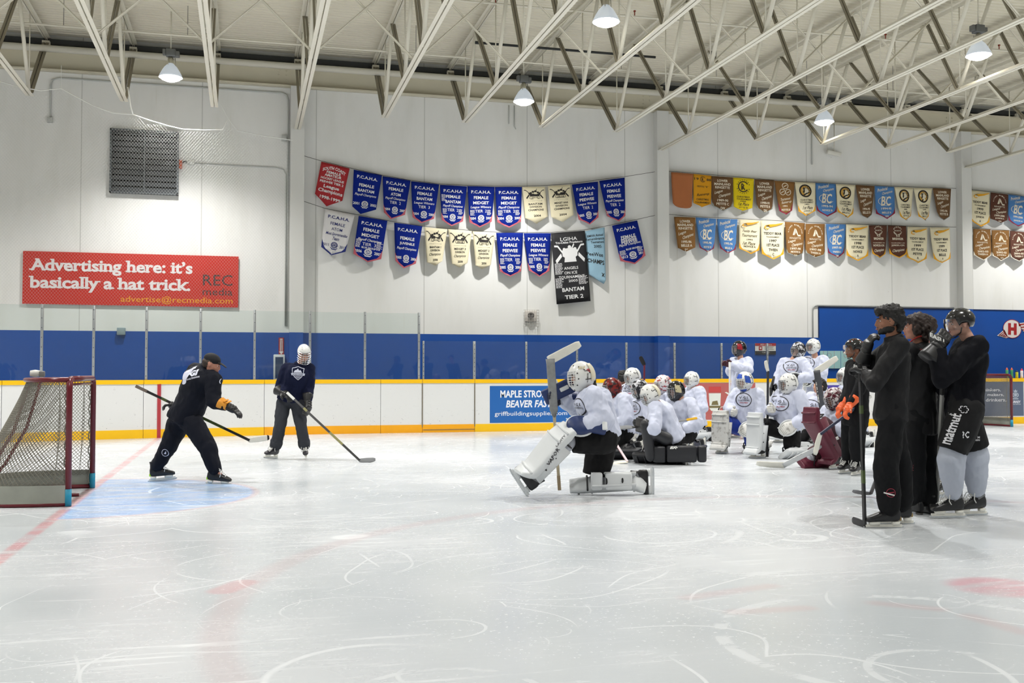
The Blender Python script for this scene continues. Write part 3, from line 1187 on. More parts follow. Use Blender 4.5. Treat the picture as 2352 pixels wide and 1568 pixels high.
pennant(N, [(1010.4, 424), (1072.9, 428), (1063.4, 508), (1036.6, 519.3), (1015, 505)], cl_blue, pr_white,
  pcaha('FEMALE', 'BANTAM', 'Playoff Champions', 'TIER  2', '2004', '2005'), 'blue pennant lettered Female Bantam Playoff Champions Tier 2', G1, PK,
  both(SE, RO, rosters([(0.13, 0.36, 0.18, 0.2, 7)])))
pennant(N, [(1073.5, 427), (1136.5, 429), (1130, 508.5), (1101.4, 522), (1078.6, 510)], cl_blue, pr_white,
  pcaha('FEMALE', 'MIDGET', 'League Winners', 'TIER  2', '2004', '2005'), 'blue pennant lettered Female Midget League Winners Tier 2', G1, PK, both(SE, RO))
pennant(N, [(1137, 429), (1199, 429), (1196.7, 508.5), (1168.8, 523), (1142.2, 510)], cl_blue, pr_white,
  pcaha('FEMALE', 'MIDGET', 'Playoff Champions', 'TIER  2', '2004', '2005'), 'blue pennant lettered Female Midget Playoff Champions Tier 2', G1, PK, both(SE, RO))
pennant(N, [(1199.4, 429), (1252, 428.6), (1259, 496.6), (1232.4, 513.6), (1207, 500)], cl_cream, pr_black,
  division('BANTAM', 'DIVISION', 'CHAMPIONS', '2004'), 'cream pennant lettered Bantam Division Champions 2004', G1, emblem=players)
pennant(N, [(1258.6, 427), (1310.6, 424), (1318, 493), (1292, 510), (1266.4, 498)], cl_cream, pr_black,
  division('MIDGET AAA', 'DIVISION', 'CHAMPIONS', '2004'), 'cream pennant lettered Midget AAA Division Champions 2004', G1, emblem=players)
pennant(N, [(1314, 423.5), (1373.5, 416.7), (1375.2, 498.3), (1354.8, 515), (1331, 503.4)], cl_blue, pr_white,
  pcaha('FEMALE', 'PEEWEE', 'League Winners', 'TIER  2', '2005', '2006'), 'blue pennant lettered Peewee League Winners, second from right in the upper row', G1, PK, SE, curl=-0.04)
pennant(N, [(1377, 415), (1434.8, 407.5), (1437, 495), (1421, 508.5), (1395.6, 495)], cl_blue, pr_white,
  pcaha('FEMALE', 'PEEWEE', 'Playoff Champions', 'TIER  2', '2005', '2006'), 'blue pennant lettered Female Peewee Playoff Champions Tier 2, right end of upper row', G1, PK, SE, curl=-0.04)
pennant(N, [(746.8, 480.4), (814.3, 494.6), (793.8, 577.7), (760.7, 586), (738, 566.4)], cl_white, pr_navy,
  [('P.C.A.H.A.', 0.5, 0.16, 0.74, 0.085, 'b'), ('FEMALE', 0.5, 0.33, 0.52, 0.08, 'l'), ('ATOM', 0.5, 0.47, 0.4, 0.08, 'l'), ('Most Sportsmanlike', 0.52, 0.61, 0.82, 0.1, 's'),
  ('Team', 0.52, 0.72, 0.26, 0.09, 's'), ('2011', 0.15, 0.91, 0.24, 0.075), ('2012', 0.85, 0.91, 0.26, 0.075)],
  'white pennant with blue lettering Female Atom, left end of the lower row', G2, (hem_navy, 0.22), SE)
pennant(N, [(824, 495.5), (889.8, 507), (875.9, 594.3), (844.6, 602), (811.6, 582)], cl_blue, pr_white,
  pcaha('FEMALE', 'MIDGET', 'Playoff Champions', 'TIER  3', '2006', '2007') + [('BLUE GROUP', 0.5, 0.79, 0.5, 0.05, 'b')], 'blue pennant lettered Female Midget Tier 3 2006 2007, in the lower row', G2, PK,
  both(SE, rosters([(0.14, 0.7, 0.22, 0.22, 9), (0.87, 0.7, 0.22, 0.22, 9)])))
pennant(N, [(905.7, 510.7), (970, 519.6), (955.4, 605), (926.8, 616), (909, 598)], cl_blue, pr_white,
  pcaha('FEMALE', 'JUVENILE', 'Playoff Champions', '', '2005', '2006'), 'blue pennant lettered Female Juvenile, in the lower row', G2, PK, SE, curl=-0.05)
for cr, a, lab in (([(975, 521.4), (1027.7, 526.4), (1016.4, 599), (1000, 609.8), (981.3, 602)], 'BANTAM 1', 'cream pennant lettered Bantam 1 Division 2006'),
    ([(1029.5, 526), (1084, 530.4), (1074, 603.6), (1054.5, 614.3), (1038.4, 605.4)], 'MIDGET 3', 'cream pennant lettered Midget 3 Division 2006'),
    ([(1085.7, 531), (1138, 534), (1128, 608), (1107, 618), (1093, 609)], 'MIDGET 2', 'cream pennant lettered Midget 2 Division 2006')):
 pennant(N, cr, cl_cream, pr_black, division(a, 'DIVISION', 'Champions', '2006', True), lab, G2, emblem=players)
pennant(N, [(1139.8, 534.5), (1202, 534.5), (1197, 622.7), (1171.4, 635), (1148, 622.7)], cl_blue, pr_white,
  pcaha('FEMALE', 'PEEWEE', 'Playoff Champions', 'TIER  1', '2005', '2006'), 'blue pennant lettered Female Peewee Playoff Champions Tier 1', G2, PK, both(SE, RO))
pennant(N, [(1203, 535.3), (1265.7, 535.3), (1262, 621.6), (1238.8, 635), (1215.3, 620.6)], cl_blue, pr_white,
  pcaha('FEMALE', 'PEEWEE', 'League Winners', 'TIER  1', '2005', '2006'), 'blue Peewee League Winners pennant left of the tall black banner', G2, PK, both(SE, RO))


def predators(m, f):
 disc2d(m, f, 0.5, 0.215, 0.05, 0.5)
 for s in (-1, 1):
  disc2d(m, f, 0.5 + s * 0.16, 0.245, 0.045, 0.5)
  line2d(m, f, 0.5 + s * 0.2, 0.3, 0.5 + s * 0.34, 0.195, 0.03)
  line2d(m, f, 0.5 + s * 0.34, 0.195, 0.5 + s * 0.44, 0.19, 0.025)
  line2d(m, f, 0.5 + s * 0.25, 0.32, 0.5 + s * 0.42, 0.415, 0.055)
 line2d(m, f, 0.56, 0.24, 0.64, 0.175, 0.03)
 poly2d(m, f, [(0.27, 0.26), (0.36, 0.235), (0.5, 0.225), (0.64, 0.235), (0.73, 0.26), (0.72, 0.34), (0.66, 0.36), (0.68, 0.425), (0.32, 0.425), (0.34, 0.36), (0.28, 0.34)])


pennant('tournament_banner', [(1265.7, 535), (1343.3, 529.2), (1357, 691), None, (1279, 698.6)], cl_black, pr_white,
  [('LGIHA', 0.5, 0.1, 0.5, 0.05, 'l'), ('Tri-Cities Predators', 0.5, 0.148, 0.8, 0.03, 'b'), ('ANGELS', 0.5, 0.51, 0.42, 0.04), ('ON ICE', 0.48, 0.575, 0.38, 0.04),
  ('TOURNAMENT', 0.5, 0.635, 0.76, 0.04), ('2005', 0.53, 0.69, 0.27, 0.035), ('BANTAM', 0.51, 0.81, 0.64, 0.055, 'b'), ('TIER 2', 0.52, 0.915, 0.54, 0.055, 'b')],
  'tall black rectangular tournament banner with white figures, hung in the lower row', 'tournament banners', emblem=both(predators, rosters([(0.15, 0.51, 0.24, 0.16, 10), (0.15, 0.71, 0.26, 0.14, 9), (0.84, 0.69, 0.3, 0.12, 8)])), off=-0.01)
pennant('tournament_banner', [(1344, 531), (1388.8, 521.6), (1392, 643), (1385.7, 652), (1349.4, 627.8)], cl_pale, pr_black,
  [('BMHA Annual', 0.5, 0.13, 0.82, 0.05), ('Remembrance', 0.48, 0.2, 0.94, 0.055), ('Tournament', 0.6, 0.27, 0.7, 0.05), ('2005', 0.6, 0.36, 0.4, 0.055), ('PeeWee', 0.45, 0.53, 0.86, 0.08),
  ('CHAMPS', 0.48, 0.68, 0.9, 0.09, 'b'), ('x', 0.85, 0.92, 0.18, 0.07, 'b')],
  'pale blue satin banner, crumpled, hung beside the tall black banner', 'tournament banners', fold=0.05, off=0.06)
pennant(N, [(1406, 518), (1463.7, 506), (1483.7, 586), (1458, 606.3), (1426, 599)], cl_blue, pr_white,
  pcaha('FEMALE', 'PEEWEE', 'Playoff Champions', '', '2013', '2014')[:3] + [('PEEWEE', 0.5, 0.46, 0.6, 0.085, 'b'), ('Playoff Champions', 0.5, 0.6, 0.86, 0.085, 'i'), ('BLUE GROUP', 0.55, 0.73, 0.5, 0.05, 'b'),
                  ('2013', 0.17, 0.92, 0.26, 0.075, 'b'), ('2014', 0.86, 0.9, 0.26, 0.075, 'b')],
  'blue pennant lettered Peewee 2013 2014, tilted, right end of the lower row', G2, PK, both(SE, rosters([(0.16, 0.8, 0.24, 0.14, 6), (0.84, 0.78, 0.24, 0.14, 6)])))

# ringette pennants
G3 = 'ringette pennants in the upper row between the second and third columns'
G4 = 'ringette pennants in the lower row between the second and third columns'
G5 = 'ringette pennants right of the third column'
N = 'ringette_pennant'


def lower(a, b, c='DIV.'):
 return [('LOWER', 0.5, 0.14, 0.5, 0.085, 'b'), ('MAINLAND', 0.5, 0.255, 0.78, 0.085, 'b'), ('RINGETTE', 0.5, 0.37, 0.7, 0.085, 'b'),
   ('League', 0.3, 0.53, 0.4, 0.12, 's', dict(rot=-0.22)), ('Champions', 0.6, 0.63, 0.62, 0.13, 's', dict(rot=-0.22)),
   (a, 0.5, 0.81, 0.56, 0.085, 'b'), (b, 0.5, 0.93, 0.64, 0.085, 'b'), (c, 0.5, 1.08, 0.26, 0.09, 'b')]


def bc(y, d):
 return [('Provincial', 0.38, 0.12, 0.56, 0.12, 's', dict(rot=-0.2)), ('Champions', 0.62, 0.24, 0.56, 0.12, 's', dict(rot=-0.2)),
   ('BC', 0.52, 0.55, 0.54, 0.36, 'bi'), (y, 0.52, 0.83, 0.54, 0.08, 'b'), (d, 0.52, 0.98, 0.5, 0.07, 'b'), ('DIV.', 0.52, 1.12, 0.2, 0.07, 'b')]


def bcswoosh(m, f):
 ring2d(m, f, 0.5, 0.56, 0.36, 0.025, 0.45, 20, 0.5, 5.2)


def xmas(y, d):
 return [('CHRISTMAS', 0.5, 0.62, 0.66, 0.06), ('TOURNAMENT', 0.5, 0.7, 0.74, 0.06), (y, 0.48, 0.775, 0.24, 0.05, 'b'), ('1st Place', 0.52, 0.89, 0.6, 0.12, 's'), (d, 0.5, 1.01, 0.5, 0.06), ('DIV.', 0.5, 1.14, 0.18, 0.06)]


def teddy(y, d, e):
 return [('TEDDY BEAR', 0.5, 0.38, 0.78, 0.075, 'b'), ('TOURNAMENT', 0.5, 0.49, 0.58, 0.045), (y, 0.5, 0.605, 0.33, 0.08, 'b'), ('1ST PLACE', 0.5, 0.735, 0.58, 0.085, 'b'), (d, 0.5, 0.88, 0.42, 0.08, 'b'), (e, 0.5, 1.01, 0.08, 0.08, 'b')]


def teddy_script(m, f):
 pass


def comet_shape(f, k=1.0):
 """a gold comet: an open C trailing to the upper right"""
 m = MB()
 ring2d(m, f, 0.24, 0.2, 0.1, 0.05, 0.5, 16, 0.9, 5.6)
 poly2d(m, f, [(0.16, 0.16), (0.3, 0.12), (0.6, 0.1), (0.9, 0.05), (0.9, 0.075), (0.62, 0.155), (0.34, 0.2), (0.34, 0.17)])
 return m


def tepee(a, b):
 return [('League', 0.3, 0.63, 0.42, 0.11, 's', dict(rot=-0.16)), ('Champions', 0.6, 0.73, 0.62, 0.12, 's', dict(rot=-0.14)), (a, 0.5, 0.87, 0.6, 0.075, 'b'), (b, 0.5, 0.98, 0.54, 0.07, 'b'), ('DIV.', 0.5, 1.09, 0.2, 0.06),
   ('RINGETTE', 0.5, 0.52, 0.6, 0.06, 'l')]


def tepee_art(m, f):
 poly2d(m, f, [(0.36, 0.42), (0.47, 0.2), (0.5, 0.2), (0.46, 0.42)])
 poly2d(m, f, [(0.48, 0.42), (0.52, 0.2), (0.56, 0.24), (0.66, 0.42), (0.6, 0.42), (0.54, 0.32)])
 line2d(m, f, 0.62, 0.43, 0.78, 0.43, 0.05)
 txt = 'LOWER MAINLAND'
 for k, ch in enumerate(txt):
  if ch == ' ':
   continue
  a = pi * 1.06 + (k / (len(txt) - 1)) * pi * 0.92
  write(m, f, ch, 0.5 + 0.36 * cos(a), 0.36 + 0.28 * sin(a), 0.055, 0.045, bold=0.02, rot=a + pi / 2, res=1)


def breaker(d):
 return [('ICE', 0.5, 0.36, 0.2, 0.08, 'b'), ('BREAKER', 0.5, 0.47, 0.62, 0.08, 'b'), ('TOURNAMENT 1999', 0.5, 0.62, 0.78, 0.03, 'b'), (d, 0.5, 0.71, 0.76, 0.075, 'b'), ('Champions', 0.5, 0.89, 0.7, 0.13, 's', dict(rot=-0.08))]


def breaker_art(m, f):
 for t, r0 in (('SURREY', -1), ('AREA ASSOC', 1)):
  for k, ch in enumerate(t):
   if ch == ' ':
    continue
   q = k / (len(t) - 1) - 0.5
   a = -pi / 2 + q * 2.2 if r0 < 0 else pi / 2 - q * 2.4
   write(m, f, ch, 0.5 + 0.22 * cos(a), 0.18 + 0.14 * sin(a), 0.06, 0.05, bold=0.03, rot=(a + pi / 2) if r0 < 0 else (a - pi / 2), res=1)
 write(m, f, 'RINGETTE', 0.5, 0.18, 0.36, 0.04, bold=0.02, res=1)


def rc(u, v, r):
 def e(m, f):
  ring2d(m, f, u, v, r, r * 0.24, 0.72, 22, 0.55, 2 * pi - 0.55)
  write(m, f, 'R', u, v, r * 0.9, r * 0.95, bold=0.03, res=1)
  for k in range(18):
   a = 2 * pi * k / 18
   if abs(a - pi) < 0.3 or a < 0.3 or a > 6:
    continue
   line2d(m, f, u + r * 1.22 * cos(a), v + r * 1.22 * sin(a) * 0.75, u + r * 1.38 * cos(a), v + r * 1.38 * sin(a) * 0.75, r * 0.14)
 return e


def three_rings(m, f):
 for u, v in ((0.5, 0.16), (0.34, 0.37), (0.66, 0.37)):
  ring2d(m, f, u, v, 0.15, 0.035, 0.66, 18)
  line2d(m, f, u - 0.08, v + 0.03, u + 0.08, v - 0.03, 0.03)


pennant(N, [(1541.5, 395), (1592.6, 399), (1589.4, 472.5), (1567.8, 478), (1546.3, 466)], cl_orange, pr_white, [], 'blank faded orange pennant with rounded foot, left end of upper ringette row', G3, rnd=True)
pennant(N, [(1593, 399), (1634.8, 403.6), (1633.6, 468), (1611.7, 475.7), (1593.4, 465.3)], cl_gold, pr_green,
  [('19', 0.16, 0.16, 0.24, 0.09, 'b'), ('88', 0.84, 0.16, 0.26, 0.09, 'b'), ('PETITE "B"', 0.5, 0.42, 0.6, 0.06), ('Runnerup', 0.52, 0.7, 0.7, 0.12, 's', dict(rot=-0.12)), ('CHRISTMAS', 0.5, 0.87, 0.7, 0.07),
  ('TOURNAMENT', 0.5, 0.98, 0.82, 0.07)], 'gold pennant lettered 1988 Petite B Runnerup', G3, emblem=rc(0.5, 0.16, 0.12))
GH = (hem_grey, 0.13)
pennant(N, [(1634.8, 404), (1683.5, 407.4), (1682.7, 474), (1660.4, 484.5), (1637.2, 472.2)], cl_brown, pr_cream, lower('1989-90', 'PETITE C'), 'brown pennant lettered Lower Mainland Ringette 1989-90 Petite C', G3, GH)
pennant(N, [(1684, 407.4), (1732, 410.3), (1729, 477.3), (1705, 484.5), (1685.9, 474)], cl_yellow, pr_green,
  [('CHRISTMAS', 0.48, 0.65, 0.66, 0.06), ('TOURNAMENT', 0.52, 0.73, 0.74, 0.06), ('1990', 0.48, 0.805, 0.28, 0.05, 'b'), ('1st Place', 0.5, 0.9, 0.56, 0.11, 's'), ('PETITE "B"', 0.5, 1.02, 0.46, 0.06), ('DIV.', 0.48, 1.2, 0.2, 0.07)],
  'bright yellow pennant with a big black C and R emblem, 1990', G3, emblem=rc(0.48, 0.3, 0.24))
pennant(N, [(1733, 411), (1778.7, 413.8), (1775, 479.7), (1756, 489.3), (1740, 478)], cl_brown, pr_cream, lower('1990-91', 'PETITE B'), 'brown pennant lettered Lower Mainland Ringette 1990-91 Petite B', G3, GH)
pennant(N, [(1779, 414.8), (1826, 418), (1819.8, 483), (1804.7, 493), (1790, 483.7)], cl_tan, pr_cream,
  [('Tournament', 0.5, 0.6, 0.62, 0.09, 's', dict(rot=-0.1)), ('Runner-up', 0.55, 0.72, 0.66, 0.11, 's', dict(rot=-0.1)), ('1991', 0.45, 0.85, 0.3, 0.06, 'b'), ('PETITE B', 0.5, 0.98, 0.64, 0.07, 'b')],
  'tan brown pennant with three white rings and maroon hem', G3, (hem_red, 0.3), three_rings)
GO = (hem_gold, 0.22)
pennant(N, [(1825.7, 417.5), (1873, 420), (1874, 483.4), (1850.7, 495.5), (1835.3, 485)], cl_cream, pr_black, xmas('1991', 'JUNIOR A'), 'cream pennant lettered Christmas Tournament Junior A', G3, GO, xmas_ring)
pennant(N, [(1873.3, 419.6), (1919.8, 422.3), (1922, 485.8), (1899, 497.6), (1876.5, 482.6)], cl_sky, pr_cream, bc('1993-94', "NOVICE 'B'"), 'sky blue pennant lettered BC 1993-94 Novice B', G3, (hem_red, 0.2), bcswoosh)
pennant(N, [(1920.5, 422.8), (1964.6, 425), (1960.5, 490), (1946.8, 500), (1925, 485.8)], cl_cream, pr_black, xmas('1994', "BELLE 'A'"), 'cream pennant lettered Christmas Tournament 1994 Belle A', G3, GO, xmas_ring)
pennant(N, [(1965.4, 424.4), (2008.7, 426.8), (2003, 492.3), (1991, 501.5), (1977.5, 493)], cl_brown, pr_cream, lower('1994-95', 'BELLE B'), 'brown pennant lettered Lower Mainland Ringette 1994-95 Belle B', G3, GH)
pennant(N, [(2009.3, 426.5), (2054, 428.8), (2057, 489), (2037.3, 502.5), (2013.4, 490)], cl_sky, pr_cream, bc('1994-95', 'BELLE B'), 'sky blue pennant lettered BC 1994-95 Belle B', G3, (hem_red, 0.2), bcswoosh)
pennant(N, [(2055, 429.3), (2098, 431.4), (2093, 495.5), (2077.7, 505.2), (2068.5, 495.5)], cl_cream, pr_black, xmas('1995', "PETITE 'B'"), 'cream Christmas Tournament pennant right of the BC 1994-95 pennant', G3, GO, xmas_ring, fold=0.06)
pennant(N, [(2099, 431.4), (2141.5, 432.5), (2134.7, 496.3), (2123, 505.2), (2112, 496.3)], cl_cream, pr_black, xmas('1995', "BELLE 'A'"), 'cream Christmas Tournament pennant next to the last brown one of the upper row', G3, GO, xmas_ring, fold=0.06)
pennant(N, [(2142.8, 431.7), (2184.8, 433.3), (2181.5, 497), (2166.5, 506), (2154.4, 495.5)], cl_brown, pr_cream, lower('1995-96', 'PETITE B'), 'brown pennant lettered 1995-96 Petite B, right end of the upper row', G3, GH)
# lower row
pennant(N, [(1548.4, 497.7), (1597.4, 499.3), (1597.4, 568), (1575, 577.8), (1557.5, 569)], cl_tan, pr_cream, lower('1995-96', 'BELLE A'), 'tan brown pennant lettered 1995-96 Belle A, left end of the lower row', G4)
pennant(N, [(1598, 498.8), (1645, 502.5), (1640.7, 569.8), (1624.5, 579), (1607.7, 568.2)], cl_sky, pr_cream, bc('1995-96', "PETITE 'B'"), 'sky blue pennant lettered BC 1995-96 Petite B', G4, (hem_red, 0.2), bcswoosh)
pennant(N, [(1646.8, 502.5), (1694, 503.6), (1690, 572.2), (1671.5, 581.8), (1654.8, 569.8)], cl_sky, pr_cream, bc('1995-96', 'BELLE A'), 'sky blue pennant lettered BC 1995-96 Belle A', G4, (hem_red, 0.2), bcswoosh)


def add_comet(root, corners):
 tl, tr, br, tip, bl = [on_y(p[0], p[1], PY) for p in corners]
 m = comet_shape(lambda u, v: tl.lerp(tr, u).lerp(bl.lerp(br, u), v) + Vector((0, -0.045, 0)))
 put(m.build('comet_emblem', hem_gold), root)


cr = [(1698, 503.6), (1746, 506), (1744.9, 573.8), (1724, 583.3), (1698.3, 569.5)]
add_comet(pennant(N, cr, cl_cream, pr_green, [('Teddy Bear', 0.5, 0.4, 0.7, 0.1, 's'), ('Tournament', 0.5, 0.54, 0.72, 0.1, 's'), ('1995', 0.5, 0.68, 0.28, 0.05, 'b'), ('1st Place', 0.46, 0.81, 0.6, 0.11, 's'), ('NOVICE A', 0.5, 0.92, 0.56, 0.07, 'b'), ('DIV.', 0.5, 1.08, 0.2, 0.06)],
    'cream pennant with Teddy Bear in script lettering, Novice A', G4, GO), cr)
cr = [(1747.3, 506), (1801.5, 508.9), (1800.4, 583.3), (1776, 595.6), (1750.5, 582.6)]
add_comet(pennant(N, cr, cl_cream, pr_black, teddy('1997', 'TWEEN', 'C'), 'large cream pennant lettered Teddy Bear 1997 Tween C', G4, GO), cr)
pennant(N, [(1803, 508.9), (1849, 512.4), (1846, 581), (1827, 589), (1807.9, 579.4)], cl_tan, pr_cream, tepee('1997-98', 'PETITE B'), 'tan brown tent emblem pennant lettered 1997-98 Petite B', G4, GH, tepee_art)
pennant(N, [(1850.4, 513.8), (1894.6, 514), (1895, 584.4), (1872.5, 591.6), (1850.7, 580.3)], cl_tan, pr_cream, tepee('1997-98', 'TWEEN A'), 'tan brown tent emblem pennant lettered 1997-98 Tween A', G4, GH, tepee_art)
pennant(N, [(1897.5, 514), (1943.6, 515), (1939.5, 580.3), (1924, 592), (1903, 579.5)], cl_sky, pr_cream, bc('1997-98', 'TWEEN C'), 'sky blue pennant lettered BC 1997-98 Tween C', G4, (hem_red, 0.2), bcswoosh)
cr = [(1943.6, 515), (1995.3, 517), (1994.5, 586.8), (1970, 599), (1945, 586)]
add_comet(pennant(N, cr, cl_cream, pr_black, teddy('1998', 'NOVICE', 'A'), 'cream pennant lettered Teddy Bear 1998 Novice A', G4, GO), cr)
pennant(N, [(1995.8, 517), (2037.3, 517.6), (2034.9, 582.7), (2020.3, 592), (2005, 582)], cl_dark, pr_cream, breaker('NOVICE A DIV.'), 'dark brown pennant lettered Ice Breaker Novice A', G4, GO, breaker_art)
pennant(N, [(2039.7, 517.6), (2081.7, 519.3), (2084, 582), (2064.7, 592.4), (2043.7, 582.7)], cl_dark, pr_cream, breaker('JUNIOR A DIV.'), 'dark brown pennant lettered Ice Breaker Junior A', G4, GO, breaker_art)
cr = [(2085, 520.5), (2130.5, 521.8), (2129.9, 593.2), (2108.4, 603.7), (2083.3, 590)]
add_comet(pennant(N, cr, cl_cream, pr_black, teddy('1999', 'PETITE', 'A'), 'cream pennant lettered Teddy Bear 1999 Petite A', G4, GO), cr)
cr = [(2136.6, 522.2), (2181.9, 522.2), (2183.5, 593.2), (2162.5, 603.7), (2147.6, 594)]
add_comet(pennant(N, cr, cl_cream, pr_black, teddy('1999', 'BELLE', ' A'), 'cream pennant lettered Teddy Bear 1999 Belle, beside the third column', G4, GO, curl=-0.04), cr)
# right of the third column
cr = [(2228.8, 436.4), (2274, 441), (2272.8, 510), (2251.8, 520.5), (2228.5, 504.3)]
add_comet(pennant(N, cr, cl_cream, pr_black, teddy('1999', 'JUNIOR', 'A'), 'cream pennant lettered Teddy Bear 1999 Junior A, right of the third column', G5, GO), cr)
pennant(N, [(2276, 441.6), (2315.8, 446.5), (2315, 505.2), (2298.6, 512), (2276.3, 501.4)], cl_dark, pr_cream, tepee('1999-2000', 'JUNIOR A'), 'dark brown tent emblem pennant lettered 1999-2000 Junior A', G5, None, tepee_art)
pennant(N, [(2316.8, 446), (2357, 451), (2357, 512), (2336.9, 520), (2316.8, 505.2)], cl_sky, pr_cream, bc('1999-2000', 'JUNIOR A'), 'sky blue pennant lettered BC 1999-2000 Junior A, at the right edge', G5, (hem_red, 0.2), bcswoosh)
PH = (hem_cream, 0.14)
pennant(N, [(2236, 525.3), (2275.3, 526.8), (2277.6, 585.5), (2257.5, 598), (2236.5, 584.6)], cl_tan, pr_cream, tepee('2002-03', 'TWEEN A'), 'brown tent emblem pennant lettered 2002-03 Tween A', G5, PH, tepee_art)
pennant(N, [(2277.6, 528.2), (2318.3, 529), (2319.7, 588.4), (2298.6, 599), (2280.8, 586.5)], cl_tan, pr_cream, tepee('2002-03', 'JUNIOR A'), 'brown tent emblem pennant lettered 2002-03 Junior A', G5, PH, tepee_art)
pennant(N, [(2320, 530), (2358, 533), (2358, 590), (2338.8, 600.3), (2321, 589.4)], cl_dark, pr_cream, tepee('2004-05', 'TWEEN C'), 'dark brown tent emblem pennant lettered 2004-05 Tween C', G5, PH, tepee_art)

# wires the pennants hang from
wire = mat('dark_wire', (70, 70, 66), 0.5)


def wire_on(pts, label):
 m = MB()
 m.tube([on_y(x, y - 1.5, PY + 0.028) for x, y in pts], 0.006, 5)
 tag(m.build('hanging_wire', wire), label, 'wire', 'wires carrying the pennants')


wire_on([(690, 357), (738, 371), (812, 389), (879, 404), (944, 415.5), (1010, 424), (1073, 427), (1137, 429), (1200, 429), (1258, 427), (1314, 423), (1377, 414), (1435, 407), (1504, 396)], 'dark wire carrying the upper row of blue pennants')
wire_on([(690, 461), (747, 480), (824, 495), (906, 511), (975, 521), (1030, 526), (1086, 531), (1140, 534.5), (1203, 535.3), (1266, 535), (1343, 529), (1389, 521), (1464, 505), (1504, 496)], 'dark wire carrying the lower row of blue pennants')
wire_on([(1531, 394), (1593, 399), (1684, 407), (1779, 415), (1873, 420), (1965, 424.5), (2055, 429), (2143, 432), (2196, 434)], 'dark wire carrying the upper row of ringette pennants')
wire_on([(1531, 493), (1598, 499), (1698, 503.6), (1803, 509), (1897, 514), (1996, 517), (2085, 520.5), (2196, 523)], 'dark wire carrying the lower row of ringette pennants')
wire_on([(2222, 436), (2276, 441.5), (2360, 451)], 'dark wire carrying the upper pennants right of the third column')
wire_on([(2222, 523), (2278, 528), (2360, 533)], 'dark wire carrying the lower pennants right of the third column')

# ------------------------------------------------------------------ signs and fittings on the back wall
def quad_fn(tl, tr, br, bl, y, lift=0.0):
 a, b, c, d = [on_y(p[0], p[1], y) for p in (tl, tr, br, bl)]

 def fn(u, v):
  return a.lerp(b, u).lerp(d.lerp(c, u), v) + Vector((0, -lift, 0))
 return fn


def flat_board(name, fn, m, t=0.012, parent=None):
 b = MB()
 vs = [fn(0, 0), fn(1, 0), fn(1, 1), fn(0, 1)]
 vs += [p + Vector((0, t, 0)) for p in vs]
 b.add(vs, [(3, 2, 1, 0), (4, 5, 6, 7), (0, 1, 5, 4), (1, 2, 6, 5), (2, 3, 7, 6), (3, 0, 4, 7)])
 return b.build(name, m, parent)


def lettering(fn, items, m, root, name='lettering', lift=0.004, res=2):
 b = MB()

 def f(u, v):
  return fn(u, v) + Vector((0, -lift, 0))
 for it in items:
  if callable(it):
   it(b, f)
  else:
   kw = it[5] if len(it) > 5 else {}
   write(b, f, *it[:5], **dict(dict(res=res), **kw))
 o = b.build(name, m)
 put(o, root)
 return o


# --- red advertising banner; its lettering has slab serifs, so bars are added at the ends of the strokes
def slab_line(mb, f, text, u0, vbase, hx, du, asp, bold=0.03):
 """set text left aligned at u0 on base line vbase, x-height scale hx (height of a cap = hx), du = width of the line"""
 cu = bpy.data.curves.new('lettering', 'FONT')
 cu.body = text
 cu.offset = bold
 cu.resolution_u = 3
 ob = bpy.data.objects.new('lettering', cu)
 C.objects.link(ob)
 bpy.context.view_layer.update()
 me = ob.to_mesh()
 vs = [(v.co.x, v.co.y) for v in me.vertices]
 fs = [tuple(p.vertices) for p in me.polygons]
 ob.to_mesh_clear()
 bpy.data.objects.remove(ob)
 bpy.data.curves.remove(cu)
 x0 = min(v[0] for v in vs)
 x1 = max(v[0] for v in vs)
 sx = du / (x1 - x0)
 sy = hx / 0.73
 mb.add([f(u0 + (x - x0) * sx, vbase - y * sy) for x, y in vs], fs)
 # separate glyph islands -> find stroke feet and heads near the base line, x height and ascender
 n = len(vs)
 par = list(range(n))

 def find(i):
  while par[i] != i:
   par[i] = par[par[i]]
   i = par[i]
  return i
 for q in fs:
  for k in q[1:]:
   par[find(k)] = find(q[0])
 isl = {}
 for i in range(n):
  isl.setdefault(find(i), []).append(i)
 xh = 0.53
 order = sorted(isl.values(), key=lambda I: min(vs[i][0] for i in I))
 chars = []
 for I in order:
  chars.append((min(vs[i][0] for i in I), max(vs[i][0] for i in I), min(vs[i][1] for i in I), max(vs[i][1] for i in I), I))
 return chars, x0, sx, sy


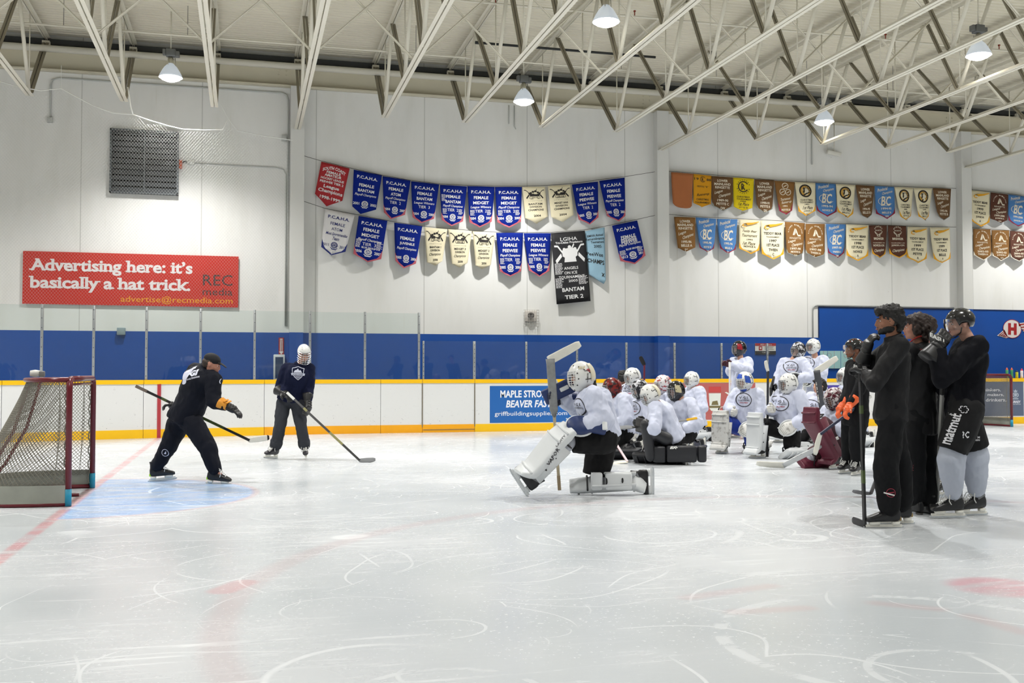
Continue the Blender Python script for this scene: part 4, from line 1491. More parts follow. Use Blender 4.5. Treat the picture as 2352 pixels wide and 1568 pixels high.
def slab_text(mb, f, text, u0, vbase, hx, du):
 chars, x0, sx, sy = slab_line(mb, f, text, u0, vbase, hx, du, 1)
 # map islands back to characters in reading order (i, j, : ' have two islands or a dot)
 islands = list(chars)
 letters = [c for c in text if c != ' ']
 k = 0
 T = 0.085
 bz = [0]

 def bar(xa, xb, y):
  bz[0] += 1
  lf = Vector((0, -0.0015 - 0.0004 * (bz[0] % 7), 0))
  poly2d(mb, lambda u, v: f(u, v) + lf, [(u0 + (x - x0) * sx, vbase - yy * sy) for x, yy in ((xa, y), (xb, y), (xb, y + T), (xa, y + T))])
 for c in letters:
  need = 2 if c in 'i:' else 1
  grp = islands[k:k + need]
  k += need
  if not grp:
   break
  g = max(grp, key=lambda q: q[3] - q[2]) if c == 'i' else grp[0]
  xa, xb, ya, yb_ = g[:4]
  e = 0.075
  st = 0.13
  if c in 'il':
   bar(xa - e, xb + e, 0.0)
   bar(xa - e, xb, yb_ - T)
  elif c in 'hnr':
   bar(xa - e, xa + st + e, 0.0)
   bar(xa - e, xa + st, yb_ - T)
   if c in 'hn':
    bar(xb - st - e, xb + e, 0.0)
  elif c == 'k':
   bar(xa - e, xa + st + e, 0.0)
   bar(xa - e, xa + st, yb_ - T)
   bar(xb - st - e, xb + 0.02, 0.0)
   bar(xb - st - e, xb + 0.02, 0.45)
  elif c == 'A':
   bar(xa - e, xa + st + e, 0.0)
   bar(xb - st - e, xb + e, 0.0)
   bar((xa + xb) / 2 - 0.16, (xa + xb) / 2 + 0.05, yb_ - T)
  elif c == 'b':
   bar(xa - e, xa + st, yb_ - T)
  elif c == 'd':
   bar(xb - st - e, xb, yb_ - T)
   bar(xb - st, xb + e, 0.0)
  elif c == 'a':
   bar(xb - st, xb + e, 0.0)
  elif c in 'vy':
   t = yb_ - T
   bar(xa - e, xa + st + e, t)
   bar(xb - st - e, xb + e, t)


red_vinyl = mat('red_banner_vinyl', (206, 44, 28), 0.55, var=0.05, vscale=2)
fn = quad_fn((53, 576), (548, 589), (547, 706), (51, 697), WALL_Y - 0.05)
root = thing('advertising_banner', 'wide red advertising banner with white lettering on the wall above the tall glass', 'banner', fn(0.5, 1))
put(flat_board('vinyl_sheet', fn, red_vinyl), root)
b = MB()
ff = lambda u, v: fn(u, v) + Vector((0, -0.004, 0))
slab_text(b, ff, 'Advertising here: it\u2019s', 0.034, 0.355, 0.225, 0.745)
slab_text(b, ff, 'basically a hat trick.', 0.034, 0.688, 0.225, 0.735)
put(b.build('white_lettering', mat('white_vinyl_ink', (244, 238, 238), 0.5)), root)
lettering(fn, [('REC', 0.90, 0.475, 0.142, 0.215, dict(bold=0.002)), ('media', 0.90, 0.70, 0.144, 0.14, dict(bold=0.002))], mat('dark_grey_ink', (70, 52, 54), 0.5), root, 'grey_logo')
lettering(fn, [('advertise@recmedia.com', 0.708, 0.885, 0.53, 0.155, dict(bold=0.004))], mat('orange_ink', (248, 176, 40), 0.5), root, 'orange_lettering')

# --- louvred vent
fn = quad_fn((253, 296), (411, 303), (410, 449), (254, 445), WALL_Y - 0.02)
a, b_, c_, d_ = fn(0, 0), fn(1, 0), fn(1, 1), fn(0, 1)
x0, x1, z1, z0 = -3.0, -1.51, 6.86, 5.39
root = thing('wall_vent', 'square grey louvred vent high on the back wall behind the netting', 'vent', ((x0 + x1) / 2, WALL_Y, z0))
vent_m = mat('grey_vent_metal', (92, 97, 101), 0.45, metal=0.5, var=0.1, vscale=4)
m = MB()
for q in ((x0 + .02, z0, x0 + .02, z1), (x1 - .02, z0, x1 - .02, z1)):
 m.box((q[0], WALL_Y - 0.07, (z0 + z1) / 2), (0.04, 0.14, z1 - z0))
m.box(((x0 + x1) / 2, WALL_Y - 0.07, z0 + .02), (x1 - x0, 0.14, 0.04))
m.box(((x0 + x1) / 2, WALL_Y - 0.07, z1 - .02), (x1 - x0, 0.14, 0.04))
m.box(((x0 + x1) / 2, WALL_Y - 0.09, (z0 + z1) / 2), (0.03, 0.1, z1 - z0 - .06))
put(m.build('frame', vent_m), root)
m = MB()
m.box(((x0 + x1) / 2, WALL_Y - 0.012, (z0 + z1) / 2), (x1 - x0 - .08, 0.01, z1 - z0 - .08))
put(m.build('duct_opening', mat('black_duct', (16, 16, 18), 0.8)), root)
rot = Matrix.Rotation(radians(-32), 3, 'X')
for k in range(11):
 m = MB()
 z = z0 + 0.1 + (z1 - z0 - 0.17) * k / 10.0
 m.box(((x0 + x1) / 2, WALL_Y - 0.065, z), (x1 - x0 - 0.09, 0.012, 0.115), rot)
 put(m.build('louvre', vent_m), root)
root = thing('vent_actuator', 'small orange latch and white box beside the louvred vent', 'actuator', (-1.45, WALL_Y, 6.1))
m = MB()
m.bbox((-1.47, WALL_Y - 0.05, 6.12), (0.07, 0.08, 0.2), 0.01)
put(m.build('orange_latch', mat('orange_enamel', (206, 84, 40), 0.5)), root)
m = MB()
m.bbox((-1.23, WALL_Y - 0.04, 6.17), (0.12, 0.08, 0.11), 0.01)
m.bbox((-1.31, WALL_Y - 0.035, 6.17), (0.05, 0.06, 0.07), 0.01)
put(m.build('junction_box', mat('white_plastic_box', (226, 226, 220), 0.5)), root)
m = MB()
m.tube([(-1.43, WALL_Y - 0.03, 6.17), (-1.38, WALL_Y - 0.04, 6.2), (-1.33, WALL_Y - 0.04, 6.18)], 0.012, 6)
put(m.build('cable', dark_steel), root)

# --- conduits
cond = mat('painted_conduit', (196, 198, 194), 0.5)


def conduit(pts, label, r=0.014):
 m = MB()
 m.tube(pts, r, 6)
 return tag(m.build('electrical_conduit', cond), label, 'conduit', 'conduits on the back wall')


W1 = WALL_Y - 0.025
conduit([(-1.17, W1, 6.17), (0.7, W1, 6.16), (0.86, W1, 6.12), (0.92, W1, 6.0), (0.92, W1, 2.4)], 'thin conduit from the vent box to the first column and down')
conduit([(-4.28, W1, 7.05), (-4.28, W1, 7.78), (-4.24, W1, 7.9), (-4.1, W1, 7.95), (0.82, W1, 7.95), (0.92, W1, 7.9), (0.96, W1, 7.78), (0.96, W1, 2.4)], 'conduit looping under the wall beam and down beside the first column', 0.02)
m = MB()
m.bbox((-4.28, W1 - 0.005, 6.985), (0.12, 0.08, 0.12), 0.01)
tag(m.build('junction_box', cond), 'small square white box at the foot of the short conduit, upper left', 'junction box')
m = MB()
m.bbox((0.87, W1 - 0.02, 6.86), (0.12, 0.08, 0.14), 0.01)
tag(m.build('junction_box', cond), 'small grey box on the conduit beside the first column', 'junction box')
conduit([(6.38, W1, 8.02), (6.38, W1, 7.55)], 'short left conduit hanging down from the beam behind the middle lamp', 0.012)
conduit([(6.52, W1, 8.02), (6.52, W1, 7.5), (6.56, W1, 7.42)], 'short right conduit hanging down from the beam behind the middle lamp', 0.012)
conduit([(14.88, W1, 8.02), (14.88, W1, 6.95)], 'conduit dropping from the beam left of the white light bar', 0.016)
m = MB()
m.bbox((-2.72, W1 - 0.03, 2.24), (0.18, 0.1, 0.17), 0.01)
tag(m.build('switch_box', mat('grey_switch_box', (150, 166, 172), 0.5)), 'grey switch box on the wall behind the second tall glass pane', 'box')
# light bar under the beam
root = thing('light_bar', 'small white slanted light bar hanging under the lamp at right', 'light fixture', (15.5, WALL_Y - 0.13, 7.3))
m = MB()
p = on_y(1915, 352, WALL_Y - 0.13)
m.bbox(p, (0.42, 0.12, 0.11), 0.02, Matrix.Rotation(radians(8), 3, 'Y') @ Matrix.Rotation(radians(10), 3, 'X'))
put(m.build('housing', mat('white_fixture', (232, 230, 220), 0.5)), root)
m = MB()
m.tube([p, p + Vector((0.02, 0, 0.3)), Vector((p.x + 0.02, p.y, BEAM_Z + 0.01))], 0.014, 6)
m.tube([p + Vector((-0.2, 0, 0.05)), p + Vector((-0.19, 0, 0.25)), p + Vector((-0.1, 0, 0.4)), p + Vector((0.02, 0, 0.45))], 0.006, 5)
put(m.build('hanger', mat('thin_white_rod', (220, 216, 204), 0.5)), root)

# caged horn speaker
root = thing('caged_horn', 'small horn in a wire cage on the white wall under the pennants', 'horn', (6.94, WALL_Y, 2.71))
m = MB()
m.bbox((6.94, WALL_Y - 0.03, 2.72), (0.3, 0.06, 0.28), 0.015)
put(m.build('back_plate', mat('off_white_plate', (214, 208, 200), 0.6)), root)
m = MB()
m.lathe([(0.03, 0.0), (0.05, 0.04), (0.085, 0.09), (0.08, 0.095), (0.0, 0.03)], 14, Matrix.Translation((6.92, WALL_Y - 0.05, 2.73)) @ Matrix.Rotation(pi / 2, 4, 'X'), caps=False)
put(m.build('horn', mat('dark_grey_horn', (96, 92, 90), 0.5)), root)
m = MB()
for k in range(7):
 t = -0.18 + 0.06 * k
 m.tube([(6.94 + t, WALL_Y - 0.17, 2.45), (6.94 + t, WALL_Y - 0.17, 2.87)], 0.004, 4)
 z = 2.45 + 0.07 * k
 m.tube([(6.76, WALL_Y - 0.02, z), (6.76, WALL_Y - 0.17, z), (7.12, WALL_Y - 0.17, z), (7.12, WALL_Y - 0.02, z)], 0.004, 4)
put(m.build('wire_cage', mat('pale_wire', (190, 184, 176), 0.5)), root)

# fire extinguisher sign and the cabinet under it
fn = quad_fn((640, 775), (652, 775), (652, 815), (640, 815), WALL_Y - 0.02)
root = thing('extinguisher_sign', 'narrow red and white fire extinguisher arrow sign on the blue wall', 'sign', fn(.5, 1))
put(flat_board('sign_plate', fn, mat('sign_red', (176, 36, 40), 0.45)), root)


def arrow(m_, f):
 poly2d(m_, f, [(0.25, 0.06), (0.75, 0.06), (0.75, 0.8), (0.95, 0.8), (0.5, 0.97), (0.05, 0.8), (0.25, 0.8)])


lettering(fn, [arrow], mat('sign_white', (236, 230, 226), 0.45), root, 'white_arrow')
lettering(fn, [('FIRE', 0.5, 0.15, 0.42, 0.05, dict(bold=0.02)), ('EXTINGUISHER', 0.5, 0.5, 0.6, 0.3, dict(bold=0.02, rot=pi / 2))], mat('sign_red_ink', (176, 36, 40), 0.5), root, 'red_lettering', 0.006, 1)
m = MB()
p = on_y(641, 850, WALL_Y - 0.1)
m.bbox((p.x, p.y, 1.42), (0.26, 0.16, 0.62), 0.015)
root = tag(m.build('extinguisher_cabinet', mat('white_cabinet', (222, 226, 228), 0.45)), 'pale cabinet on the blue wall under the fire extinguisher sign', 'cabinet')
m = MB()
m.box((p.x, p.y - 0.083, 1.42), (0.18, 0.006, 0.5))
put(m.build('cabinet_window', mat('dark_cabinet_window', (40, 62, 100), 0.2)), root)

# defibrillator location sign
fn = quad_fn((1734.5, 788), (1782, 788), (1782, 814), (1734.5, 814), WALL_Y - 0.02)
root = thing('location_sign', 'small red, white and black location sign on the blue wall behind the glass', 'sign', fn(.5, 1))
put(flat_board('sign_plate', fn, mat('sign_white', (236, 230, 226), 0.45)), root)
lettering(fn, [lambda b, f: poly2d(b, f, [(0, 0), (1, 0), (1, 0.24), (0, 0.24)]), lambda b, f: poly2d(b, f, [(0.17, 0.27), (0.34, 0.27), (0.34, 0.62), (0.17, 0.62)])], mat('sign_red', (176, 36, 40), 0.45), root, 'red_fields', 0.003)
lettering(fn, [lambda b, f: poly2d(b, f, [(0, 0.68), (1, 0.68), (1, 1), (0, 1)]), lambda b, f: line2d(b, f, 0.45, 0.32, 0.9, 0.32, 0.03), lambda b, f: line2d(b, f, 0.45, 0.42, 0.85, 0.42, 0.03), lambda b, f: line2d(b, f, 0.45, 0.54, 0.9, 0.54, 0.03)],
  mat('sign_black', (44, 38, 40), 0.5), root, 'black_field', 0.003)
lettering(fn, [('AED Location', 0.52, 0.12, 0.56, 0.14), ('Call 911', 0.5, 0.8, 0.36, 0.12), lambda b, f: disc2d(b, f, 0.255, 0.43, 0.045, 1.8)], mat('sign_white', (236, 230, 226), 0.45), root, 'white_lettering', 0.006, 1)

# rink diagram whiteboard on the bench wall
fn = quad_fn((1884, 805.5), (1960, 805.5), (1960, 846), (1884, 846), WALL_Y - 0.03)
root = thing('rink_diagram_board', 'pale turquoise board printed with a rink diagram on the blue bench wall', 'board', fn(.5, 1))
put(flat_board('board', fn, mat('pale_turquoise_board', (174, 220, 220), 0.35), 0.02), root)
lettering(fn, [lambda b, f: [line2d(b, f, x, 0, x, 1, 0.008) for x in (0.1, 0.42)], lambda b, f: [ring2d(b, f, u, v, 0.07, 0.008, 1.8, 18) for u, v in ((0.26, 0.25), (0.26, 0.76), (0.78, 0.25), (0.78, 0.76))]], mat('red_board_ink', (190, 130, 140), 0.5), root, 'red_lines', 0.003)
lettering(fn, [lambda b, f: [line2d(b, f, x, 0, x, 1, 0.012) for x in (0.22, 0.62)], lambda b, f: disc2d(b, f, 0.43, 0.48, 0.08, 1.8)], mat('blue_board_ink', (52, 120, 190), 0.5), root, 'blue_lines', 0.003)

# winged H emblem painted on the wall
fn = quad_fn((2290, 728), (2352, 731), (2352, 782), (2290, 780), WALL_Y - 0.012)
root = thing('wall_emblem', 'round white emblem with a red H and wings on the blue wall', 'emblem', fn(.5, 1))
wh, rd = mat('sign_white', (236, 230, 226), 0.45), mat('sign_red', (176, 36, 40), 0.45)


def feathers(b, f, dl, w):
 for k in range(5):
  poly2d(b, f, [(0.02 + 0.06 * k - dl, 0.8 - 0.0 * k + dl), (0.26 + 0.03 * k, 0.56 + 0.07 * k - dl), (0.3 + 0.03 * k, 0.6 + 0.07 * k), (0.08 + 0.06 * k, 0.82 + 0.02 * k + dl)])


def wing(b, f, w):
 line2d(b, f, 0.8, 0.3, 1.25, 0.2, 0.09 + w)
 line2d(b, f, 0.88, 0.42, 1.25, 0.32, 0.08 + w)
 line2d(b, f, 0.95, 0.53, 1.25, 0.45, 0.08 + w)


lettering(fn, [lambda b, f: feathers(b, f, 0.02, 0), lambda b, f: wing(b, f, 0.05), lambda b, f: disc2d(b, f, 0.56, 0.49, 0.34, 1.22, 32)], wh, root, 'white_field', 0.001)
lettering(fn, [('H', 0.565, 0.5, 0.32, 0.52, dict(bold=0.07)), lambda b, f: ring2d(b, f, 0.56, 0.49, 0.335, 0.018, 1.22, 32), lambda b, f: wing(b, f, -0.03),
   lambda b, f: [line2d(b, f, 0.06 + 0.06 * k, 0.8 + 0.02 * k, 0.27 + 0.03 * k, 0.6 + 0.07 * k, 0.02) for k in range(5)]], rd, root, 'red_letter', 0.004)

# ------------------------------------------------------------------ advertisements on the boards
def board_ad(name, x0, x1, z0, z1, m, label):
 def f(u, v):
  return Vector((x0 + (x1 - x0) * u, BOARD_Y - 0.004, z1 + (z0 - z1) * v))
 root = thing(name, label, 'advertisement', ((x0 + x1) / 2, BOARD_Y - 0.004, z0), 'advertisements on the boards')
 put(flat_board('ad_sheet', f, m, 0.003), root)
 return root, f


xa, xb = on_y(1125, 930, BOARD_Y).x, on_y(1338, 930, BOARD_Y).x
root, f = board_ad('board_advertisement', xa, xb, 0.19, 1.01, mat('ad_blue', (30, 100, 176), 0.4), 'blue advertisement lettered Maple Strong on the boards behind the kneeling goalie')
lettering(f, [('MAPLE STRONG.', 0.4, 0.22, 0.58, 0.2, dict(bold=0.03)), ('BEAVER FAST.', 0.42, 0.49, 0.5, 0.2, dict(bold=0.03, shear=0.2)), ('griffbuildingsupplies.com', 0.44, 0.77, 0.78, 0.15, dict(bold=0.004))],
  mat('ad_white', (238, 240, 246), 0.4), root)
lettering(f, [lambda b, g: poly2d(b, g, [(0.76, 0.0), (1, 0), (1, 0.6), (0.76, 0.6)])], mat('ad_pale_blue', (202, 216, 232), 0.4), root, 'pale_panel', 0.002)
# faded pink drink advert
xa, xb = on_y(1455, 930, BOARD_Y).x, on_y(1735, 930, BOARD_Y).x
root, f = board_ad('board_advertisement', xa, xb, 0.2, 1.06, mat('ad_faded_red', (186, 100, 96), 0.45, var=0.08, vscale=2), 'faded red advertisement with white drinking glasses on the boards behind the kneeling players')


def tumbler(u, v, s):
 return lambda b, g: poly2d(b, g, [(u - .05 * s, v - .22 * s), (u + .05 * s, v - .22 * s), (u + .043 * s, v + .2 * s), (u + .03 * s, v + .26 * s), (u - .03 * s, v + .26 * s), (u - .043 * s, v + .2 * s)])


lettering(f, [tumbler(0.66, 0.5, 1.0), tumbler(0.2, 0.5, 0.9), lambda b, g: poly2d(b, g, [(0.46, 0.15), (0.5, 0.1), (0.58, 0.85), (0.5, 0.9)]), lambda b, g: line2d(b, g, 0.75, 0.25, 0.83, 0.42, 0.02),
   lambda b, g: ring2d(b, g, 0.76, 0.72, 0.07, 0.01, 1.2, 18, 2.2, 4.6)], mat('ad_milk_white', (226, 230, 222), 0.4), root, 'white_glasses', 0.002)
lettering(f, [lambda b, g: poly2d(b, g, [(0.612, 0.62), (0.708, 0.62), (0.704, 0.68), (0.616, 0.68)]), lambda b, g: poly2d(b, g, [(0.64, 0.5), (0.68, 0.48), (0.69, 0.6), (0.63, 0.6)])], mat('ad_green_brown', (120, 110, 70), 0.5), root, 'picture_on_glass', 0.004)
lettering(f, [lambda b, g: poly2d(b, g, [(0.61, 0.1), (0.71, 0.1), (0.712, 0.25), (0.608, 0.25)])], mat('ad_red', (200, 70, 66), 0.5), root, 'red_top', 0.004)
# purple advert
xa, xb = on_y(1868, 930, BOARD_Y).x, on_y(1990, 930, BOARD_Y).x
root, f = board_ad('board_advertisement', xa, xb, 0.2, 1.0, mat('ad_purple', (76, 66, 160), 0.45), 'purple advertisement on the boards behind the standing white goalies')
lettering(f, [('chbites', 0.45, 0.42, 0.55, 0.2, dict(bold=0.01))], mat('ad_white', (238, 240, 246), 0.4), root)
# grey-blue advert at the right
xa, xb = on_y(2205, 930, BOARD_Y).x, on_y(2351, 930, BOARD_Y).x
root, f = board_ad('board_advertisement', xa, xb, 0.2, 1.07, mat('ad_slate', (88, 100, 124), 0.45), 'slate grey advertisement with a crest and Surrey lettering, beside the far net')
lettering(f, [('thinkers,', 0.49, 0.24, 0.3, 0.1, dict(bold=0.02)), ('makers,', 0.555, 0.38, 0.26, 0.1, dict(bold=0.02)), ('and drinkers.', 0.48, 0.525, 0.48, 0.1, dict(bold=0.02)), ('SURREY', 0.87, 0.59, 0.16, 0.075, dict(bold=0.02)),
   ('POLICE SERVICE', 0.87, 0.66, 0.16, 0.025)], mat('ad_white', (238, 240, 246), 0.4), root)


def crest(b, g):
 ring2d(b, g, 0.87, 0.39, 0.045, 0.014, 1.5, 20)
 disc2d(b, g, 0.87, 0.385, 0.028, 1.5)
 poly2d(b, g, [(0.845, 0.3), (0.895, 0.3), (0.9, 0.24), (0.885, 0.27), (0.87, 0.22), (0.855, 0.27), (0.84, 0.24)])
 line2d(b, g, 0.825, 0.5, 0.915, 0.5, 0.03)


lettering(f, [crest], mat('ad_pale_grey', (176, 186, 198), 0.45), root, 'crest')

# bottles on the cap rail by the bench
for px, hgt, cm, capm, lab, ln in ((2313, 0.27, (70, 150, 100), (224, 96, 50), 'green bottle with orange cap, leftmost of the four on the rail', 'bottle_green'),
        (2324, 0.27, (64, 142, 94), (224, 96, 50), 'green bottle with orange cap beside the yellow bottle on the rail', 'bottle_green_b'),
        (2335.5, 0.2, (196, 196, 40), (40, 40, 40), 'short yellow bottle with black cap on the yellow rail', 'bottle_yellow'),
        (2347, 0.25, (232, 224, 226), (214, 36, 70), 'white bottle with red cap on the yellow rail', 'bottle_white')):
 q = on_y(px, 866, BOARD_Y + 0.05)
 root = thing('water_bottle', lab, 'bottle', (q.x, BOARD_Y + 0.05, BOARD_TOP), 'bottles on the cap rail')
 M = Matrix.Translation((q.x, BOARD_Y + 0.05, BOARD_TOP))
 r = 0.036
 m = MB()
 m.lathe([(0.0, 0), (r, 0.0), (r, hgt * 0.35), (r * 0.9, hgt * 0.45), (r, hgt * 0.55), (r, hgt * 0.75), (r * 0.7, hgt * 0.8)], 16, M)
 put(m.build('bottle_body', mat(ln, cm, 0.35)), root)
 m = MB()
 m.lathe([(r * 0.85, hgt * 0.78), (r * 0.85, hgt * 0.86), (r * 0.4, hgt * 0.9), (r * 0.35, hgt), (0, hgt)], 14, M)
 put(m.build('bottle_cap', mat(ln + '_cap', capm, 0.4)), root)

# ------------------------------------------------------------------ goals
goal_red = mat('goal_red_paint', (100, 16, 30), 0.3, var=0.1, vscale=8)
teal = mat('teal_tape', (20, 140, 172), 0.4)
net_cord = mat('net_cord', (122, 118, 106), 0.8)
canvas = mat('grey_canvas_skirt', (150, 152, 142), 0.85, var=0.25, vscale=5)


def make_goal(label, loc):
 """front plane along local y, net towards -x"""
 root = thing('hockey_goal', label, 'goal', loc, 'hockey goals')
 L = Vector(loc)
 HW, H, r = 0.83, 1.25, 0.03

 def P(x, y, z):
  return L + Vector((x, y, z))
 for s in (-1, 1):
  m = MB()
  m.tube([P(0, s * HW, 0), P(0, s * HW, H - 0.1), P(0, s * (HW - 0.012), H - 0.045), P(0, s * (HW - 0.05), H - 0.01), P(0, s * (HW - 0.1), H)], r, 14)
  o = m.build('goal_post', goal_red)
  put(o, root)
  m = MB()
  m.tube([P(0, s * HW, 0.004), P(0, s * HW, 0.17)], r + 0.002, 14)
  put(m.build('tape_band', teal), o)
 m = MB()
 m.tube([P(0, -HW + 0.1, H), P(0, HW - 0.1, H)], r, 14)
 m.tube([P(0.0, -HW + 0.12, H - 0.055), P(0.0, HW - 0.12, H - 0.055)], 0.012, 8)
 put(m.build('crossbar', goal_red), root)
 # top shelf frame and stays down to the base
 top = []
 for k in range(17):
  a = pi * k / 16
  top.append((-0.52 * sin(a) ** 0.5 if 0 < k < 16 else 0.0, -(HW - 0.02) * cos(a)))
 base = []
 for k in range(25):
  a = pi * k / 24
  base.append((-1.1 * sin(a) ** 0.55 if 0 < k < 24 else 0.0, -HW * cos(a)))
 m = MB()
 m.tube([P(x, y, H - 0.01) for x, y in top], 0.022, 10)
 put(m.build('top_frame', goal_red), root)
 m = MB()
 m.tube([P(x, y, 0.022) for x, y in base], 0.022, 10)
 m.tube([P(-1.1, 0, 0.02), P(-0.02, 0, 0.02)], 0.018, 8)
 put(m.build('base_frame', goal_red), root)
 for s in (-1, 1):
  m = MB()
  m.tube([P(-0.46, s * 0.3, H - 0.01), P(-0.6, s * 0.32, 0.72), P(-0.8, s * 0.33, 0.35), P(-1.04, s * 0.34, 0.03)], 0.017, 10)
  put(m.build('back_stay', goal_red), root)
 # canvas skirt
 m = MB()
 vs = []
 for x, y in base:
  k = 1.02
  vs += [P(x * k, y * k, 0.035), P(x * k * 0.985, y * k, 0.21)]
 m.add(vs, [(2 * i, 2 * i + 2, 2 * i + 3, 2 * i + 1) for i in range(len(base) - 1)], True)
 m.add([p + Vector((0.012, 0, 0)) for p in vs], [(2 * i, 2 * i + 1, 2 * i + 3, 2 * i + 2) for i in range(len(base) - 1)], True)
 put(m.build('canvas_skirt', canvas), root)

 # netting: one surface, u round the frame, v from the base to the top
 def arc(poly):
  ls = [0.0]
  for a, b in zip(poly, poly[1:]):
   ls.append(ls[-1] + sqrt((a[0] - b[0]) ** 2 + (a[1] - b[1]) ** 2))
  return ls

 def at(poly, ls, t):
  t *= ls[-1]
  for i in range(len(ls) - 1):
   if t <= ls[i + 1] + 1e-9:
    k = (t - ls[i]) / max(ls[i + 1] - ls[i], 1e-9)
    return (poly[i][0] + (poly[i + 1][0] - poly[i][0]) * k, poly[i][1] + (poly[i + 1][1] - poly[i][1]) * k)
  return poly[-1]
 la, lb = arc(base), arc(top)

 def surf(u, v):
  a = at(base, la, u)
  b = at(top, lb, u)
  sag = 0.03 * sin(pi * v) * (1 + 0.6 * sin(9 * u))
  x = a[0] + (b[0] - a[0]) * v + (0.02 + sag) * (1 if min(a[0], b[0]) < -0.15 else 0.0)
  y = (a[1] + (b[1] - a[1]) * v) * (1 - 0.05 * sin(pi * v) * (1 if 0.02 < u < 0.98 else 0))
  return P(x, y, 0.15 + (H - 0.16) * v)
 m = MB()
 NU, NV = 74, 27
 for s in (1, -1):
  for k in range(-NV, NU + NV):
   pts = []
   for j in range(NV + 1):
    i = k + s * j if s > 0 else k + NV - j
    if 0 <= i <= NU:
     pts.append(surf(i / NU, j / NV))
   if len(pts) > 1:
    m.tube(pts, 0.0032, 4, caps=False)
 # top panel
 for k in range(-20, 60):
  for s in (1, -1):
   pts = []
   for j in range(12):
    yy = -HW + 0.043 * (k + s * j)
    xx = -0.5 * j / 11
    if abs(yy) < HW and xx > -0.52 * sin(math.acos(max(-1, min(1, yy / HW)))) ** 0.5:
     pts.append(P(xx, yy, H + 0.005 - 0.02 * sin(pi * j / 11)))
   if len(pts) > 1:
    m.tube(pts, 0.0032, 4, caps=False)
 o = m.build('netting', net_cord)
 put(o, root)
 # thick lacing cord along the posts
 for s in (-1, 1):
  m = MB()
  m.tube([P(-0.035 + 0.01 * sin(40 * z), s * (HW - 0.025) + 0.006 * cos(33 * z), z) for z in [0.06 + 0.03 * k for k in range(38)]], 0.006, 5)
  put(m.build('lacing_cord', net_cord), root)
 return root


goal = make_goal('red framed goal with white netting and teal taped posts at the left edge', (-1.67, 11.77, 0))
far = goal.copy()
C.objects.link(far)
tag(far, 'red framed goal standing by the far boards behind the dark figures at right', 'goal', 'hockey goals')
for ch in list(goal.children):
 c = ch.copy()
 c.parent = far
 C.objects.link(c)
 for g in list(ch.children):
  d = g.copy()
  d.parent = c
  C.objects.link(d)
_q = on_z(2283, 977)
far.rotation_euler = (0, 0, radians(-90))
far.location = (_q.x - 0.83, min(_q.y, BOARD_Y - 1.25), 0)

# small camera lying on top of the near goal
root = thing('action_camera', 'small white and grey camera resting on top of the goal net', 'camera', (-2.05, 11.3, 1.27))
m = MB()
m.lathe([(0, -0.05), (0.03, -0.045), (0.038, 0.0), (0.03, 0.045), (0, 0.05)], 14, Matrix.Translation((-2.05, 11.3, 1.305)) @ Matrix.Rotation(pi / 2, 4, 'Y'), caps=False)
put(m.build('camera_body', mat('off_white_camera', (214, 212, 206), 0.4)), root)
m = MB()
m.bbox((-1.985, 11.3, 1.3), (0.05, 0.07, 0.06), 0.01)
put(m.build('lens_block', mat('grey_camera', (130, 128, 126), 0.4)), root)

# ------------------------------------------------------------------ protective netting over the tall glass
NY = 22.6
rope_px = [(-150, 182), (0, 187), (45, 200), (95, 208), (141, 203), (175, 222), (215, 243), (258, 259), (305, 263), (345, 277), (385, 289), (420, 297), (470, 299), (512, 298), (524, 272), (545, 300), (600, 311), (672, 322)]
rope = [on_y(x, y, NY) for x, y in rope_px]
root = thing('safety_netting', 'white safety netting sagging from a rope above the tall glass at left', 'netting', (rope[0].x, NY, 2.65))
m = MB()
m.tube(rope, 0.011, 6)
a = on_y(290, 192, NY)
m.tube([on_y(305, 263, NY), on_y(300, 245, NY), on_y(293, 200, NY)], 0.014, 6)
m.tube([on_y(141, 203, NY), on_y(141, 150, NY)], 0.005, 5)
m.tube([on_y(524, 272, NY), on_y(506, 238, NY)], 0.005, 5)
put(m.build('edge_rope', mat('white_rope', (240, 240, 234), 0.7)), root)


def rope_z(x):
 for p, q in zip(rope, rope[1:]):
  if p.x <= x <= q.x:
   return p.z + (q.z - p.z) * (x - p.x) / (q.x - p.x)
 return None


m = MB()
xa, xb = rope[0].x, rope[-1].x
zb = 2.66
st = 0.062
step = 0.12
N = int((xb - xa + 6) / st)
for s in (1, -1):
 for k in range(-int(6 / st), N):
  x0 = xa + k * st
  pts = []
  j = 0
  while True:
   z = zb + step * j
   x = x0 + (step * j if s > 0 else 6 - step * j) * 0.85
   if z > 7.6:
    break
   rz = rope_z(x)
   if rz is not None and z <= rz and x < 0.6 + 0.3 * (z - 2.6):
    pts.append(Vector((x, NY + 0.05 * sin(1.3 * x + 0.8 * z), z)))
   elif pts:
    m.tube(pts, 0.0013, 3, caps=False)
    pts = []
   j += 1
  if len(pts) > 1:
   m.tube(pts, 0.0013, 3, caps=False)
put(m.build('netting', mat('white_net_twine', (222, 224, 220), 0.7)), root)

# ------------------------------------------------------------------ figures
from mathutils.bvhtree import BVHTree

skin_m = {}


def skin(rgb):
 return mat('skin_%d_%d_%d' % rgb, rgb, 0.62, spec=0.3, var=0.05, vscale=8)


